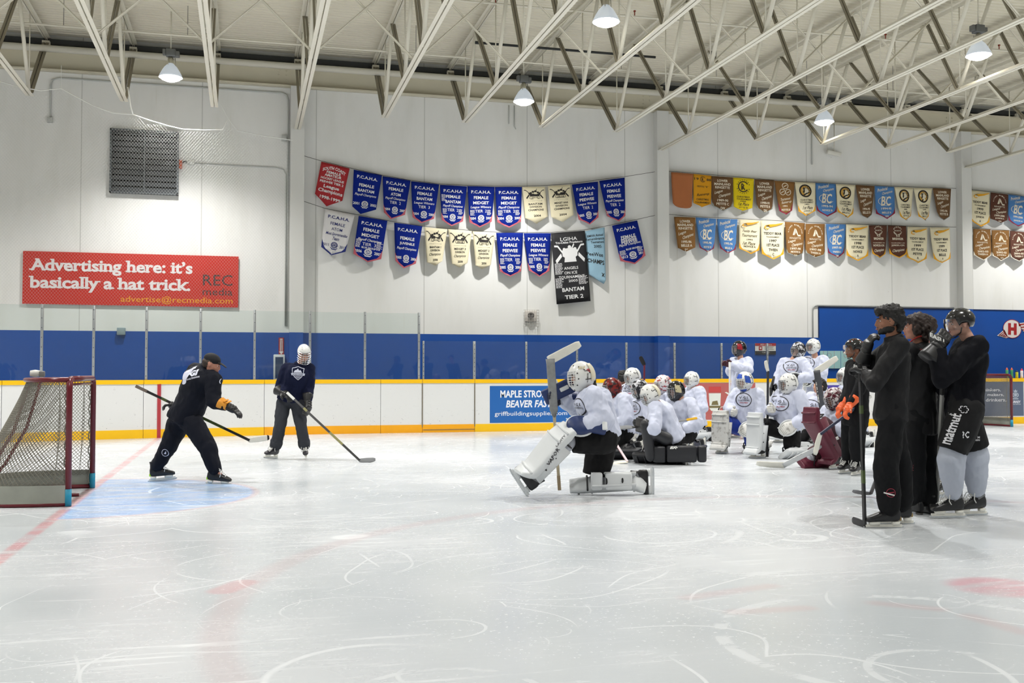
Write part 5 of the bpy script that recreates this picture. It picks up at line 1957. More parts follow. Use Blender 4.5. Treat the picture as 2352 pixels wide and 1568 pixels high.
black_cloth = mat('black_track_cloth', (13, 14, 17), 0.85, spec=0.25, bump=0.15, bscale=30)
black_wind = mat('black_wind_jacket', (17, 17, 20), 0.7, spec=0.3, bump=0.15, bscale=26)
navy_cloth = mat('navy_hoodie_cloth', (14, 20, 46), 0.9, spec=0.2, bump=0.15, bscale=30)
navy_black = mat('navy_black_jacket', (9, 13, 26), 0.8, spec=0.25, bump=0.15, bscale=30)
grey_cloth = mat('charcoal_sweat_cloth', (54, 56, 62), 0.9, spec=0.2, bump=0.2, bscale=30)
white_jersey = mat('white_practice_jersey', (200, 205, 224), 0.75, sheen=0.2, bump=0.12, bscale=24)
white_pad = mat('white_pad_leather', (208, 211, 212), 0.42, var=0.04, vscale=10)
scuffed_pad = None
black_pad = mat('black_pad_leather', (30, 31, 36), 0.45)
maroon_pad = mat('maroon_pad_leather', (92, 22, 44), 0.45)
navy_leather = mat('navy_leather', (24, 44, 92), 0.45)
black_leather = mat('black_leather', (22, 22, 25), 0.42)
maroon_leather = mat('maroon_leather', (66, 20, 34), 0.5)
orange_leather = mat('orange_leather', (228, 96, 40), 0.5)
white_shell = mat('white_helmet_shell', (226, 226, 222), 0.25, coat=0.3)
black_shell = mat('black_helmet_shell', (18, 18, 22), 0.18, coat=0.5)
cage_m = mat('chrome_cage', (190, 192, 194), 0.3, metal=0.9)
white_cage = mat('white_cage', (224, 224, 222), 0.35)
steel = mat('skate_steel', (200, 204, 208), 0.22, metal=1.0)
holder_m = mat('white_blade_holder', (236, 234, 224), 0.35)
boot_m = mat('black_skate_boot', (24, 24, 27), 0.38)
lace_m = mat('white_lace', (226, 226, 222), 0.8)
hair_black = mat('black_hair', (20, 17, 16), 0.6, var=0.3, vscale=30)
hair_brown = mat('dark_brown_hair', (42, 28, 22), 0.6, var=0.3, vscale=30)
eye_white = mat('eye_white', (226, 222, 216), 0.3)
eye_dark = mat('eye_dark', (30, 20, 16), 0.2)
lip_m = mat('lip_tone', (150, 86, 78), 0.5)
stick_black = mat('black_stick_shaft', (28, 28, 30), 0.35)
stick_white = mat('white_stick_face', (222, 220, 210), 0.4, var=0.1, vscale=14)
stick_grey = mat('grey_taped_blade', (120, 122, 124), 0.6, var=0.2, vscale=20)
hole_m = mat('dark_vent_hole', (20, 20, 22), 0.6)
visor_nt = NT('clear_visor')
visor_nt.t.nodes.remove(visor_nt.b)
_o = [n for n in visor_nt.t.nodes if n.type == 'OUTPUT_MATERIAL'][0]
_a, _b, _c = visor_nt.n('BsdfTransparent'), visor_nt.n('BsdfGlossy'), visor_nt.n('MixShader')
_a.inputs[0].default_value = (0.86, 0.88, 0.9, 1)
_b.inputs['Roughness'].default_value = 0.05
_f = visor_nt.n('Fresnel')
visor_nt.link(visor_nt.math('ADD', _f.outputs[0], 0.04), _c.inputs[0])
visor_nt.link(_a.outputs[0], _c.inputs[1])
visor_nt.link(_b.outputs[0], _c.inputs[2])
visor_nt.link(_c.outputs[0], _o.inputs[0])
VISOR = visor_nt.m


def pattern(name, a, b, scale, lo=0.46, hi=0.54, rough=0.3):
 n = NT(name)
 t = n.n('TexCoord').outputs['Object']
 n.link(n.mix(n.sm(n.noise(t, scale, 3, 0.6), lo, hi), a, b), n.b.inputs['Base Color'])
 n.b.inputs['Roughness'].default_value = rough
 return n.m


def V(*a):
 return Vector(a)


def loft(mb, secs, n=18, e=2.0):
 """closed skin over sections (centre, x axis, y axis, a, b); e>2 squares them off"""
 vs = []
 for c, x, y, a, b in secs:
  for k in range(n):
   t = 2 * pi * k / n
   ct, st = cos(t), sin(t)
   vs.append(Vector(c) + x * (a * math.copysign(abs(ct) ** (2 / e), ct)) + y * (b * math.copysign(abs(st) ** (2 / e), st)))
 fs = []
 N = len(secs)
 for i in range(N - 1):
  for k in range(n):
   fs.append((i * n + k, i * n + (k + 1) % n, (i + 1) * n + (k + 1) % n, (i + 1) * n + k))
 fs.append(tuple(range(n - 1, -1, -1)))
 fs.append(tuple((N - 1) * n + k for k in range(n)))
 mb.add(vs, fs, True)


def ball(mb, c, r, rot=None, n=12):
 """ellipsoid; r a number or three radii in the frame rot"""
 r = Vector((r, r, r)) if isinstance(r, (int, float)) else Vector(r)
 vs = []
 rings = n // 2 + 1
 fs = []
 c = Vector(c)
 for i in range(1, rings):
  ph = pi * i / rings
  for k in range(n):
   p = Vector((r.x * sin(ph) * cos(2 * pi * k / n), r.y * sin(ph) * sin(2 * pi * k / n), r.z * cos(ph)))
   vs.append(c + (rot @ p if rot is not None else p))
 t = Vector((0, 0, r.z))
 vs.append(c + (rot @ t if rot is not None else t))
 vs.append(c - (rot @ t if rot is not None else t))
 m = rings - 1
 for i in range(m - 1):
  for k in range(n):
   fs.append((i * n + k, (i + 1) * n + k, (i + 1) * n + (k + 1) % n, i * n + (k + 1) % n))
 for k in range(n):
  fs.append((m * n, k, (k + 1) % n))
  fs.append((m * n + 1, (m - 1) * n + (k + 1) % n, (m - 1) * n + k))
 mb.add(vs, fs, True)


def sausage(mb, pts, rs, n=12):
 """tapered limb through joints, rounded at every joint"""
 pts = [Vector(p) for p in pts]
 for a, b, ra, rb in zip(pts, pts[1:], rs, rs[1:]):
  mb.tube([a, b], [ra, rb], n)
 for p, r in zip(pts, rs):
  ball(mb, p, r, None, n)


def remesh(mb, name, m, parent, voxel=0.012, smooth=4, wrinkle=0.0, wscale=7.0, seed=0.0):
 """fuse the collected shapes into one continuous skin"""
 o = mb.build(name, m)
 md = o.modifiers.new('r', 'REMESH')
 md.mode = 'VOXEL'
 md.voxel_size = voxel
 md.use_smooth_shade = True
 if smooth:
  ms = o.modifiers.new('s', 'SMOOTH')
  ms.factor = 0.5
  ms.iterations = smooth
 dg = bpy.context.evaluated_depsgraph_get()
 dg.update()
 me = bpy.data.meshes.new_from_object(o.evaluated_get(dg))
 o.modifiers.clear()
 old = o.data
 o.data = me
 bpy.data.meshes.remove(old)
 me.name = name
 if wrinkle:
  me.calc_loop_triangles()
  nr = [v.normal.copy() for v in me.vertices]
  for v, q in zip(me.vertices, nr):
   p = v.co * wscale
   p.x += seed
   f = noise.noise(Vector((p.x + 0.6 * p.z, p.y, p.z * 0.55))) + 0.55 * (0.5 - abs(noise.noise(Vector((p.x * 1.9, p.y * 1.9, p.z * 1.2 + seed)))) * 2)
   v.co += q * (f * wrinkle)
 me.polygons.foreach_set('use_smooth', [True] * len(me.polygons))
 me.update()
 if parent:
  put(o, parent)
 return o


def world_bvh(o):
 L = Vector((0, 0, 0))
 q = o
 while q:
  L = L + q.location
  q = q.parent
 return BVHTree.FromPolygons([v.co + L for v in o.data.vertices], [tuple(p.vertices) for p in o.data.polygons])


def decal(o, c, xd, yd, w, h, draw, m, name='print', lift=0.005, flat_on=False):
 """print draw(mb, fn) on the surface of o: a w x h patch seen along xd x yd; u to xd, v to yd"""
 t = world_bvh(o)
 xd, yd = Vector(xd).normalized(), Vector(yd).normalized()
 nd = xd.cross(yd)
 flat = MB()
 draw(flat, lambda u, v: Vector((u * w, v * h, 0)))
 tris = []
 for f in flat.f:
  for k in range(1, len(f) - 1):
   tris.append((flat.v[f[0]], flat.v[f[k]], flat.v[f[k + 1]]))
 lim = max(0.012, max(w, h) / 22)
 done = []
 while tris:
  a, b, e = tris.pop()
  l = ((a - b).length, (b - e).length, (e - a).length)
  i = l.index(max(l))
  if l[i] <= lim:
   done.append((a, b, e))
   continue
  a, b, e = ((a, b, e), (b, e, a), (e, a, b))[i]
  q = (a + b) / 2
  tris += [(a, q, e), (q, b, e)]
 cache = {}
 hc = t.ray_cast(Vector(c) - nd * 0.5, nd)[0] if flat_on else None

 def fn(q):
  kq = (round(q.x, 5), round(q.y, 5))
  if kq not in cache:
   p = Vector(c) + xd * (q.x - w / 2) + yd * (q.y - h / 2)
   hit = (p + nd * (hc - Vector(c)).dot(nd),) if hc else t.ray_cast(p - nd * 0.5, nd)
   if hit[0] is None:
    hit = t.find_nearest(p)
   cache[kq] = hit[0] - nd * lift
  return cache[kq]
 mb = MB()
 for tr in done:
  w3 = [fn(q) for q in tr]
  if max((w3[0] - w3[1]).length, (w3[1] - w3[2]).length, (w3[2] - w3[0]).length) < 2.2 * lim + 0.01:
   mb.add(w3, [(0, 1, 2)])
 d = mb.build(name, m)
 put(d, o)
 return d


scuffed_pad = pattern('scuffed_white_pad', (210, 209, 204), (150, 147, 140), 16, 0.5, 0.72, 0.5)


class Fig:
 """a standing or kneeling person; joints are given where the photo shows them, at depth d (+ df)"""

 def __init__(self, label, base, cat='person', group=None, d=None):
  g = on_z(*base)
  self.d = d if d else g.dot(F_)
  self.g = on_z(*base) if d is None else at_d(base[0], base[1], d)
  self.g.z = 0
  self.root = thing('person', label, cat, self.g, group)
  self.s = FPX / self.d

 def p(self, px, py, df=0.0):
  return at_d(px, py, self.d + df)


def axes(f, up=Z_):
 """right-handed frame with y = forward f, z ~ up, x = to the figure's right"""
 f = Vector(f).normalized()
 x = f.cross(Vector(up)).normalized()
 z = x.cross(f).normalized()
 return x, f, z


def rotm(x, y, z):
 return Matrix((x, y, z)).transposed()


def torso_secs(pel, neck, rh, rs, hw, ww, cw, dep, hem=0.0):
 """sections from the hem to the neck; hw, ww, cw half widths at hips, waist, chest"""
 ax = (neck - pel).normalized()
 secs = []
 L = (neck - pel).length
 for t, w, dd in ((-hem / L - 0.02, hw * 0.97, dep * 1.02), (-hem / L * 0.5, hw, dep * 1.05), (0.12, (hw + ww) / 2, dep), (0.38, ww, dep * 0.98), (0.62, (ww + cw) / 2, dep * 1.06), (0.8, cw, dep * 1.05), (0.92, cw * 0.82, dep * 0.85), (0.985, cw * 0.45, dep * 0.6)):
  k = min(max(t, 0), 1)
  x = (rh * (1 - k) + rs * k)
  x = (x - ax * x.dot(ax)).normalized()
  y = ax.cross(x).normalized()
  secs.append((pel + ax * (L * t), x, y, w, dd))
 return secs


def make_body(F, K, sk, voxel=0.012, hands=False):
 """the whole person as one continuous skin under the clothes"""
 mb = MB()
 rh = (K['hipR'] - K['hipL']).normalized()
 rs = (K['shR'] - K['shL']).normalized()
 loft(mb, torso_secs(K['pel'], K['neck'], rh, rs, 0.135, 0.125, 0.15, 0.085), 16)
 sausage(mb, [K['neck'] - (K['head'] - K['neck']) * 0.25, K['neck'] + (K['head'] - K['neck']) * 0.75], [0.062, 0.055])
 for s in 'LR':
  sausage(mb, [K['sh' + s], K['el' + s], K['wr' + s]], [0.05, 0.04, 0.028], 10)
  sausage(mb, [K['pel'] * 0.5 + K['hip' + s] * 0.5, K['hip' + s], K['kn' + s], K['an' + s]], [0.09, 0.075, 0.05, 0.036], 10)
  foot = K['an' + s] + K['toe' + s].normalized() * 0.05 + (K['an' + s] - K['kn' + s]).normalized() * 0.05
  sausage(mb, [K['an' + s], foot], [0.034, 0.028], 8)
  if hands:
   hd = K.get('hand' + s, (K['wr' + s] - K['el' + s])).normalized()
   pn = K.get('palm' + s, F_)
   pn = (pn - hd * pn.dot(hd)).normalized()
   sd = hd.cross(pn)
   w = K['wr' + s]
   for q in range(3):
    ball(mb, w + hd * (0.04 + 0.02 * q) + sd * (0.018 * (q - 1)), 0.019, None, 8)
   for q in range(4):
    b = w + hd * 0.085 + sd * (0.019 * (q - 1.5))
    l = (0.034, 0.04, 0.037, 0.028)[q]
    c1 = b + hd * l + pn * 0.008
    c2 = c1 + (hd * 0.5 + pn * 0.8).normalized() * l * 0.75
    c3 = c2 + (pn - hd * 0.3).normalized() * l * 0.5
    sausage(mb, [b, c1, c2, c3], [0.0095, 0.009, 0.008, 0.007], 6)
   b = w + hd * 0.03 - sd * 0.03
   sausage(mb, [b, b + (hd - sd * 0.9).normalized() * 0.04, b + (hd - sd * 0.9).normalized() * 0.04 + (hd + pn * 0.6).normalized() * 0.032], [0.012, 0.0105, 0.009], 6)
 head_shape(mb, K)
 o = remesh(mb, 'body', skin(sk), F.root, voxel, 2)
 head_details(F, K, sk)
 return o


def hp(K, x, y, z):
 """point in the head's frame: x right, y forward, z up, metres from the centre of the head"""
 hx, hf, hu = axes(K['face'], K.get('hup', Z_))
 return K['head'] + hx * x + hf * y + hu * z


def head_shape(mb, K):
 R = rotm(*axes(K['face'], K.get('hup', Z_)))
 ball(mb, hp(K, 0, -0.018, 0.028), (0.076, 0.094, 0.088), R, 18)
 ball(mb, hp(K, 0, 0.024, -0.02), (0.066, 0.066, 0.088), R, 16)
 ball(mb, hp(K, 0, 0.045, -0.072), (0.046, 0.044, 0.036), R, 14)
 ball(mb, hp(K, 0, 0.078, -0.092), (0.022, 0.016, 0.017), R, 10)
 for s in (-1, 1):
  ball(mb, hp(K, s * 0.04, 0.012, -0.062), (0.026, 0.05, 0.04), R, 10)
  ball(mb, hp(K, s * 0.042, 0.058, -0.03), (0.024, 0.026, 0.02), R, 10)
  ball(mb, hp(K, s * 0.03, 0.082, 0.022), (0.026, 0.012, 0.009), R, 10)
  ball(mb, hp(K, s * 0.079, -0.012, -0.012), (0.010, 0.022, 0.033), R, 10)
  ball(mb, hp(K, s * 0.083, -0.02, 0.004), (0.009, 0.020, 0.020), R, 8)
  ball(mb, hp(K, s * 0.012, 0.096, -0.034), (0.009, 0.011, 0.009), R, 8)
 mb.tube([hp(K, 0, 0.086, 0.02), hp(K, 0, 0.099, -0.010), hp(K, 0, 0.108, -0.030), hp(K, 0, 0.092, -0.040)], [0.010, 0.012, 0.013, 0.010], 10)
 ball(mb, hp(K, 0, 0.094, -0.059), (0.021, 0.011, 0.0065), R, 10)
 ball(mb, hp(K, 0, 0.09, -0.070), (0.019, 0.011, 0.007), R, 10)


def head_details(F, K, sk):
 R = rotm(*axes(K['face'], K.get('hup', Z_)))
 if K.get('eyes', True):
  for s in (-1, 1):
   m = MB()
   ball(m, hp(K, s * 0.031, 0.0755, 0.002), (0.0125, 0.010, 0.005), R, 10)
   e = m.build('eye', eye_white)
   put(e, F.root)
   m = MB()
   ball(m, hp(K, s * 0.031, 0.0835, 0.002), (0.0068, 0.004, 0.0055), R, 8)
   put(m.build('iris', eye_dark), e)
   m = MB()
   m.tube([hp(K, s * 0.014, 0.092, 0.021), hp(K, s * 0.032, 0.094, 0.027), hp(K, s * 0.052, 0.082, 0.022)], [0.004, 0.005, 0.003], 6)
   put(m.build('eyebrow', K.get('hairm', hair_black)), F.root)
  m = MB()
  m.tube([hp(K, -0.022, 0.098, -0.0645), hp(K, 0, 0.106, -0.0645), hp(K, 0.022, 0.098, -0.0645)], [0.003, 0.006, 0.003], 6)
  put(m.build('lips', lip_m), F.root)


def make_hair(F, K, m, blobs, name='hair', amp=0.012, scale=38, voxel=0.009):
 R = rotm(*axes(K['face'], K.get('hup', Z_)))
 mb = MB()
 for (x, y, z, a, b, c) in blobs:
  ball(mb, hp(K, x, y, z), (a, b, c), R, 14)
 return remesh(mb, name, m, F.root, voxel, 1, amp, scale)


def make_top(F, K, m, name, hw, ww, cw, dep, arm, hem=0.08, voxel=0.014, wr=0.010, smooth=4, cuff=0.06, collar=None, seed=0.0, yoke=0.0):
 mb = MB()
 rh = (K['hipR'] - K['hipL']).normalized()
 rs = (K['shR'] - K['shL']).normalized()
 secs = torso_secs(K['pel'], K['neck'], rh, rs, hw, ww, cw, dep, hem)
 loft(mb, secs, 22, 2.3)
 if 'hunch' in K:
  ball(mb, K['hunch'][0], K['hunch'][1])
 for s in 'LR':
  d = (K['wr' + s] - K['el' + s]).normalized()
  w = K['wr' + s] - d * cuff
  sausage(mb, [K['neck'] * 0.45 + K['sh' + s] * 0.55 - Vector((0, 0, 0.03)), K['sh' + s], K['el' + s], w], [arm[0] * 0.95, arm[0], arm[1], arm[2]], 14)
 if collar:
  c = K['neck']
  up = (K['head'] - K['neck']).normalized()
  mb.tube([c - up * 0.05, c + up * collar], [0.095, 0.078], 16)
 return remesh(mb, name, m, F.root, voxel, smooth, wr, 8.0, seed)


def make_trousers(F, K, m, name, hip, thigh, knee, ankle, voxel=0.014, wr=0.010, waist=0.1, stop=1.0, smooth=4, seed=3.0):
 mb = MB()
 rh = (K['hipR'] - K['hipL']).normalized()
 ax = (K['neck'] - K['pel']).normalized()
 y = ax.cross(rh).normalized()
 loft(mb, [(K['pel'] - ax * 0.10, rh, y, hip * 0.9, hip * 0.72), (K['pel'], rh, y, hip, hip * 0.78), (K['pel'] + ax * waist, rh, y, hip * 0.92, hip * 0.68)], 20, 2.2)
 for s in 'LR':
  h, k, a = K['hip' + s], K['kn' + s], K['an' + s]
  e = k + (a - k) * stop
  sausage(mb, [K['pel'] * 0.4 + h * 0.6, h - (h - k) * 0.08, k, e], [thigh, thigh, knee, ankle], 14)
 return remesh(mb, name, m, F.root, voxel, smooth, wr, 8.0, seed)


def make_shorts(F, K, m, name, hip, thigh, knee, ext=1.0, voxel=0.014, wr=0.008):
 """padded hockey pants ending above the knee"""
 mb = MB()
 rh = (K['hipR'] - K['hipL']).normalized()
 ax = (K['neck'] - K['pel']).normalized()
 y = ax.cross(rh).normalized()
 loft(mb, [(K['pel'] - ax * 0.10, rh, y, hip * 0.95, hip * 0.74), (K['pel'], rh, y, hip, hip * 0.8), (K['pel'] + ax * 0.14, rh, y, hip * 0.92, hip * 0.7)], 20, 2.2)
 for s in 'LR':
  h, k = K['hip' + s], K['kn' + s]
  e = h + (k - h) * ext
  mb.tube([h, (h + e) / 2, e], [thigh, thigh, knee], 16)
  ball(mb, h, thigh, None, 14)
 return remesh(mb, name, m, F.root, voxel, 3, wr, 7.0, 5.0)


def skate(F, an, toe, up=Z_, s=1.0, boot=None, laces=True, holder=None, accent=None, goalie=False, drop=None):
 """an: ankle joint; the blade stands about 0.17 m under it along -up"""
 boot = boot or boot_m
 holder = holder or holder_m
 t = Vector(toe)
 u = Vector(up).normalized()
 t = (t - u * t.dot(u)).normalized()
 x = t.cross(u).normalized()
 H = (drop if drop else 0.175) * s
 g = Vector(an) - u * H
 mb = MB()

 def q(a, b, c):
  return g + t * (a * s) + x * (b * s) + u * (c * s)
 # foot part
 secs = []
 for a, hw, z0, z1 in ((-0.085, 0.026, 0.075, 0.15), (-0.065, 0.036, 0.066, 0.19), (0.0, 0.038, 0.062, 0.175), (0.07, 0.041, 0.06, 0.15), (0.13, 0.045, 0.058, 0.125), (0.175, 0.041, 0.058, 0.108), (0.2, 0.026, 0.062, 0.095)):
  secs.append((q(a, 0, (z0 + z1) / 2), x, u, hw * s, (z1 - z0) / 2 * s))
 loft(mb, secs, 14, 2.6)
 secs = []
 for z, a0, a1, hw in ((0.10, -0.085, 0.05, 0.038), (0.17, -0.078, 0.048, 0.04), (0.215, -0.075, 0.04, 0.044), (0.245, -0.082, 0.036, 0.048)):
  secs.append((q((a0 + a1) / 2, 0, z), x, t, hw * s, (a1 - a0) / 2 * s))
 loft(mb, secs, 14, 2.6)
 b = remesh(mb, 'skate', boot, F.root, 0.009, 2)
 m = MB()
 if goalie:
  m.bbox(q(0.05, 0, 0.04), (0.045 * s, 0.3 * s, 0.06 * s), 0.012, rotm(x, t, u))
 else:
  for a0, a1 in ((-0.085, -0.015), (0.075, 0.175)):
   loft(m, [(q((a0 + a1) / 2, 0, 0.064), x, t, 0.03 * s, (a1 - a0) / 2 * s), (q((a0 + a1) / 2, 0, 0.03), x, t, 0.011 * s, (a1 - a0) / 2 * s * 0.9)], 12, 3)
  m.bar(q(-0.1, 0, 0.03), q(0.2, 0, 0.03), 0.016 * s, 0.022 * s, u)
 put(m.build('blade_holder', holder), b)
 m = MB()
 pr = [(-0.115, 0.012), (-0.105, 0.003), (-0.06, 0.0), (0.16, 0.0), (0.2, 0.004), (0.218, 0.014), (0.215, 0.024), (-0.115, 0.024)]
 M = frame(q(0, -0.002, 0), t, u)
 m.prism([(a * s, c * s) for a, c in pr], M, 0.004 * s)
 put(m.build('runner', steel), b)
 if laces:
  m = MB()
  for k in range(6):
   a = 0.045 + 0.018 * k
   z = 0.205 - 0.0155 * k
   m.tube([q(a - 0.006, -0.03, z - 0.008), q(a, 0, z + 0.004), q(a + 0.006, 0.03, z - 0.008)], 0.0035 * s, 5)
   m.tube([q(a + 0.008, -0.03, z - 0.014), q(a + 0.002, 0, z + 0.001), q(a - 0.006, 0.03, z - 0.004)], 0.0035 * s, 5)
  m.tube([q(0.04, -0.01, 0.215), q(0.06, -0.05, 0.20), q(0.07, -0.058, 0.15), q(0.05, -0.056, 0.12)], 0.004 * s, 5)
  m.tube([q(0.04, 0.01, 0.215), q(0.07, 0.045, 0.2), q(0.09, 0.058, 0.15), q(0.08, 0.056, 0.11)], 0.004 * s, 5)
  put(m.build('laces', lace_m), b)
 m = MB()
 m.bar(q(-0.05, 0.0465, 0.19), q(0.02, 0.046, 0.155), 0.003, 0.02 * s, u)
 m.bar(q(-0.05, -0.0465, 0.19), q(0.02, -0.046, 0.155), 0.003, 0.02 * s, u)
 put(m.build('side_stripe', accent or mat('grey_boot_print', (120, 122, 126), 0.4)), b)
 if accent:
  m = MB()
  m.bbox(q(-0.083, 0, 0.088), (0.05 * s, 0.02 * s, 0.035 * s), 0.008, rotm(x, t, u))
  put(m.build('heel_accent', accent), b)
 return b


def glove(F, wr, hd, palm, thumb_sign, m, name='glove', s=1.0, curl=1.0, cuff=0.11, trim=None, cuffm=None):
 """padded hockey glove: flared cuff, back rolls, four separate curled fingers and a thumb off the side of the palm"""
 hd = Vector(hd).normalized()
 pn = Vector(palm)
 pn = (pn - hd * pn.dot(hd)).normalized()
 sd = hd.cross(pn) * thumb_sign      # towards the thumb
 w = Vector(wr)
 mb = MB()
 loft(mb, [(w - hd * 0.02 * s, sd, pn, 0.05 * s, 0.036 * s), (w + hd * 0.05 * s, sd, pn, 0.055 * s, 0.036 * s), (w + hd * 0.095 * s, sd, pn, 0.056 * s, 0.03 * s)], 14, 2.8)
 for k in range(3):
  ball(mb, w + hd * (0.0 + 0.035 * k) * s - pn * 0.03 * s, (0.05 * s, 0.02 * s, 0.018 * s), rotm(sd, hd, pn), 10)
 fb = []
 for k in range(4):
  b = w + hd * 0.095 * s + sd * (0.037 - 0.0245 * k) * s
  l = (0.040, 0.045, 0.042, 0.035)[k] * s
  a0, a1, a2 = 0.25 * curl, 0.95 * curl, 1.75 * curl
  c1 = b + (hd * cos(a0) + pn * sin(a0)) * l
  c2 = c1 + (hd * cos(a1) + pn * sin(a1)) * l * 0.8
  c3 = c2 + (hd * cos(a2) + pn * sin(a2)) * l * 0.6
  sausage(mb, [b, c1, c2, c3], [0.0155 * s, 0.0145 * s, 0.0135 * s, 0.012 * s], 8)
 b = w + hd * 0.025 * s + sd * 0.05 * s
 c1 = b + (hd * 0.75 + sd * 0.6 + pn * 0.15).normalized() * 0.045 * s
 c2 = c1 + (hd * 0.8 + pn * 0.6 * curl).normalized() * 0.04 * s
 sausage(mb, [b, c1, c2], [0.02 * s, 0.0175 * s, 0.015 * s], 8)
 o = remesh(mb, name, m, F.root, 0.0075, 1)
 m2 = MB()
 loft(m2, [(w - hd * (cuff + 0.0) * s, sd, pn, 0.073 * s, 0.062 * s), (w - hd * (cuff - 0.02) * s, sd, pn, 0.072 * s, 0.06 * s), (w - hd * 0.02 * s, sd, pn, 0.054 * s, 0.043 * s), (w + hd * 0.0 * s, sd, pn, 0.05 * s, 0.04 * s)], 16, 2.6)
 put(m2.build('cuff', cuffm or m), o)
 if trim:
  m3 = MB()
  for q in (-0.015, -0.05):
   m3.bar(w + hd * q * s - pn * (0.055 * s) - sd * 0.05 * s, w + hd * q * s - pn * 0.055 * s + sd * 0.05 * s, 0.022 * s, 0.008 * s, pn)
  put(m3.build('trim_roll', trim), o)
 return o


def helmet(F, K, m, name='helmet', visor=None, cage=None, holes=True, stripe=None):
 """open faced hockey helmet"""
 x, f, u = axes(K['face'], K.get('hup', Z_))
 R = rotm(x, f, u)
 mb = MB()
 n, rn = 28, 12
 vs = []
 c = hp(K, 0, -0.012, 0.028)
 rx, ry, rz = 0.099, 0.125, 0.112
 rows = []
 for i in range(rn + 1):
  for k in range(n):
   a = 2 * pi * k / n          # 0 = right, pi/2 = forward
   fw = sin(a)
   # lower edge: high over the face, low behind the ears
   low = -0.62 if fw < 0.25 else (-0.62 + (fw - 0.25) / 0.75 * 0.80)
   if -0.35 < fw < 0.3:
    low = -0.22
   if fw > 0.55:
    low = 0.2
   ph0 = math.acos(low)
   ph = ph0 * i / rn
   p = Vector((rx * sin(ph) * cos(a), ry * sin(ph) * sin(a), rz * cos(ph)))
   ridge = 1 + 0.03 * (1 if abs(p.x) < 0.03 and p.z > 0 else 0) + 0.018 * sin(a * 6) * sin(ph)
   vs.append(c + R @ (p * ridge))
 fs = []
 for i in range(rn):
  for k in range(n):
   fs.append((i * n + k, i * n + (k + 1) % n, (i + 1) * n + (k + 1) % n, (i + 1) * n + k))
 mb.add(vs, fs, True)
 o = mb.build(name, m)
 sol = o.modifiers.new('thick', 'SOLIDIFY')
 sol.thickness = 0.008
 sol.offset = 1
 put(o, F.root)
 if holes:
  h = MB()
  for sx in (-1, 1):
   for yy, zz in ((0.04, 0.098), (0.0, 0.112), (-0.05, 0.105), (0.075, 0.07), (-0.085, 0.07)):
    d = Vector((sx * 0.05, yy, zz))
    e = sqrt((d.x / rx) ** 2 + (d.y / ry) ** 2 + (d.z / rz) ** 2)
    ball(h, c + R @ (d / e * 1.005), (0.005, 0.011, 0.004), R, 8)
  put(h.build('vent_slots', hole_m if stripe is None else stripe), o)
 s_ = MB()
 for sx in (-1, 1):
  s_.tube([hp(K, sx * 0.085, 0.02, -0.035), hp(K, sx * 0.075, 0.03, -0.08), hp(K, sx * 0.03, 0.07, -0.118), hp(K, 0, 0.075, -0.122)], 0.006, 6)
 put(s_.build('chin_strap', black_leather), o)
 if visor:
  v = MB()
  vs = []
  for i in range(13):
   a = radians(20 + 140 * i / 12)
   for zz, rr in ((0.055, 1.06), (0.0, 1.12), (-0.055, 1.08)):
    vs.append(hp(K, 0.105 * rr * cos(a), -0.01 + 0.135 * rr * sin(a), zz))
  fs = []
  for i in range(12):
   for j in range(2):
    fs.append((3 * i + j, 3 * i + 3 + j, 3 * i + 4 + j, 3 * i + 1 + j))
  v.add(vs, fs, True)
  vo = v.build('visor', VISOR)
  put(vo, o)
 if cage:
  g = MB()
  for j in range(6):
   z = 0.05 - 0.034 * j
   bul = 1.0 + 0.1 * sin(pi * j / 5)
   g.tube([hp(K, 0.095 * bul * cos(radians(12 + 156 * i / 12)), 0.0 + 0.14 * bul * sin(radians(12 + 156 * i / 12)), z) for i in range(13)], 0.0032, 5)
  for i in range(7):
   a = radians(30 + 120 * i / 6)
   g.tube([hp(K, 0.095 * (1 + 0.1 * sin(pi * j / 5)) * cos(a), 0.14 * (1 + 0.1 * sin(pi * j / 5)) * sin(a), 0.05 - 0.034 * j) for j in range(6)], 0.0028, 5)
  put(g.build('cage', cage), o)
  g = MB()
  ball(g, hp(K, 0, 0.085, -0.108), (0.04, 0.03, 0.018), R, 10)
  put(g.build('chin_cup', black_leather), o)
 return o


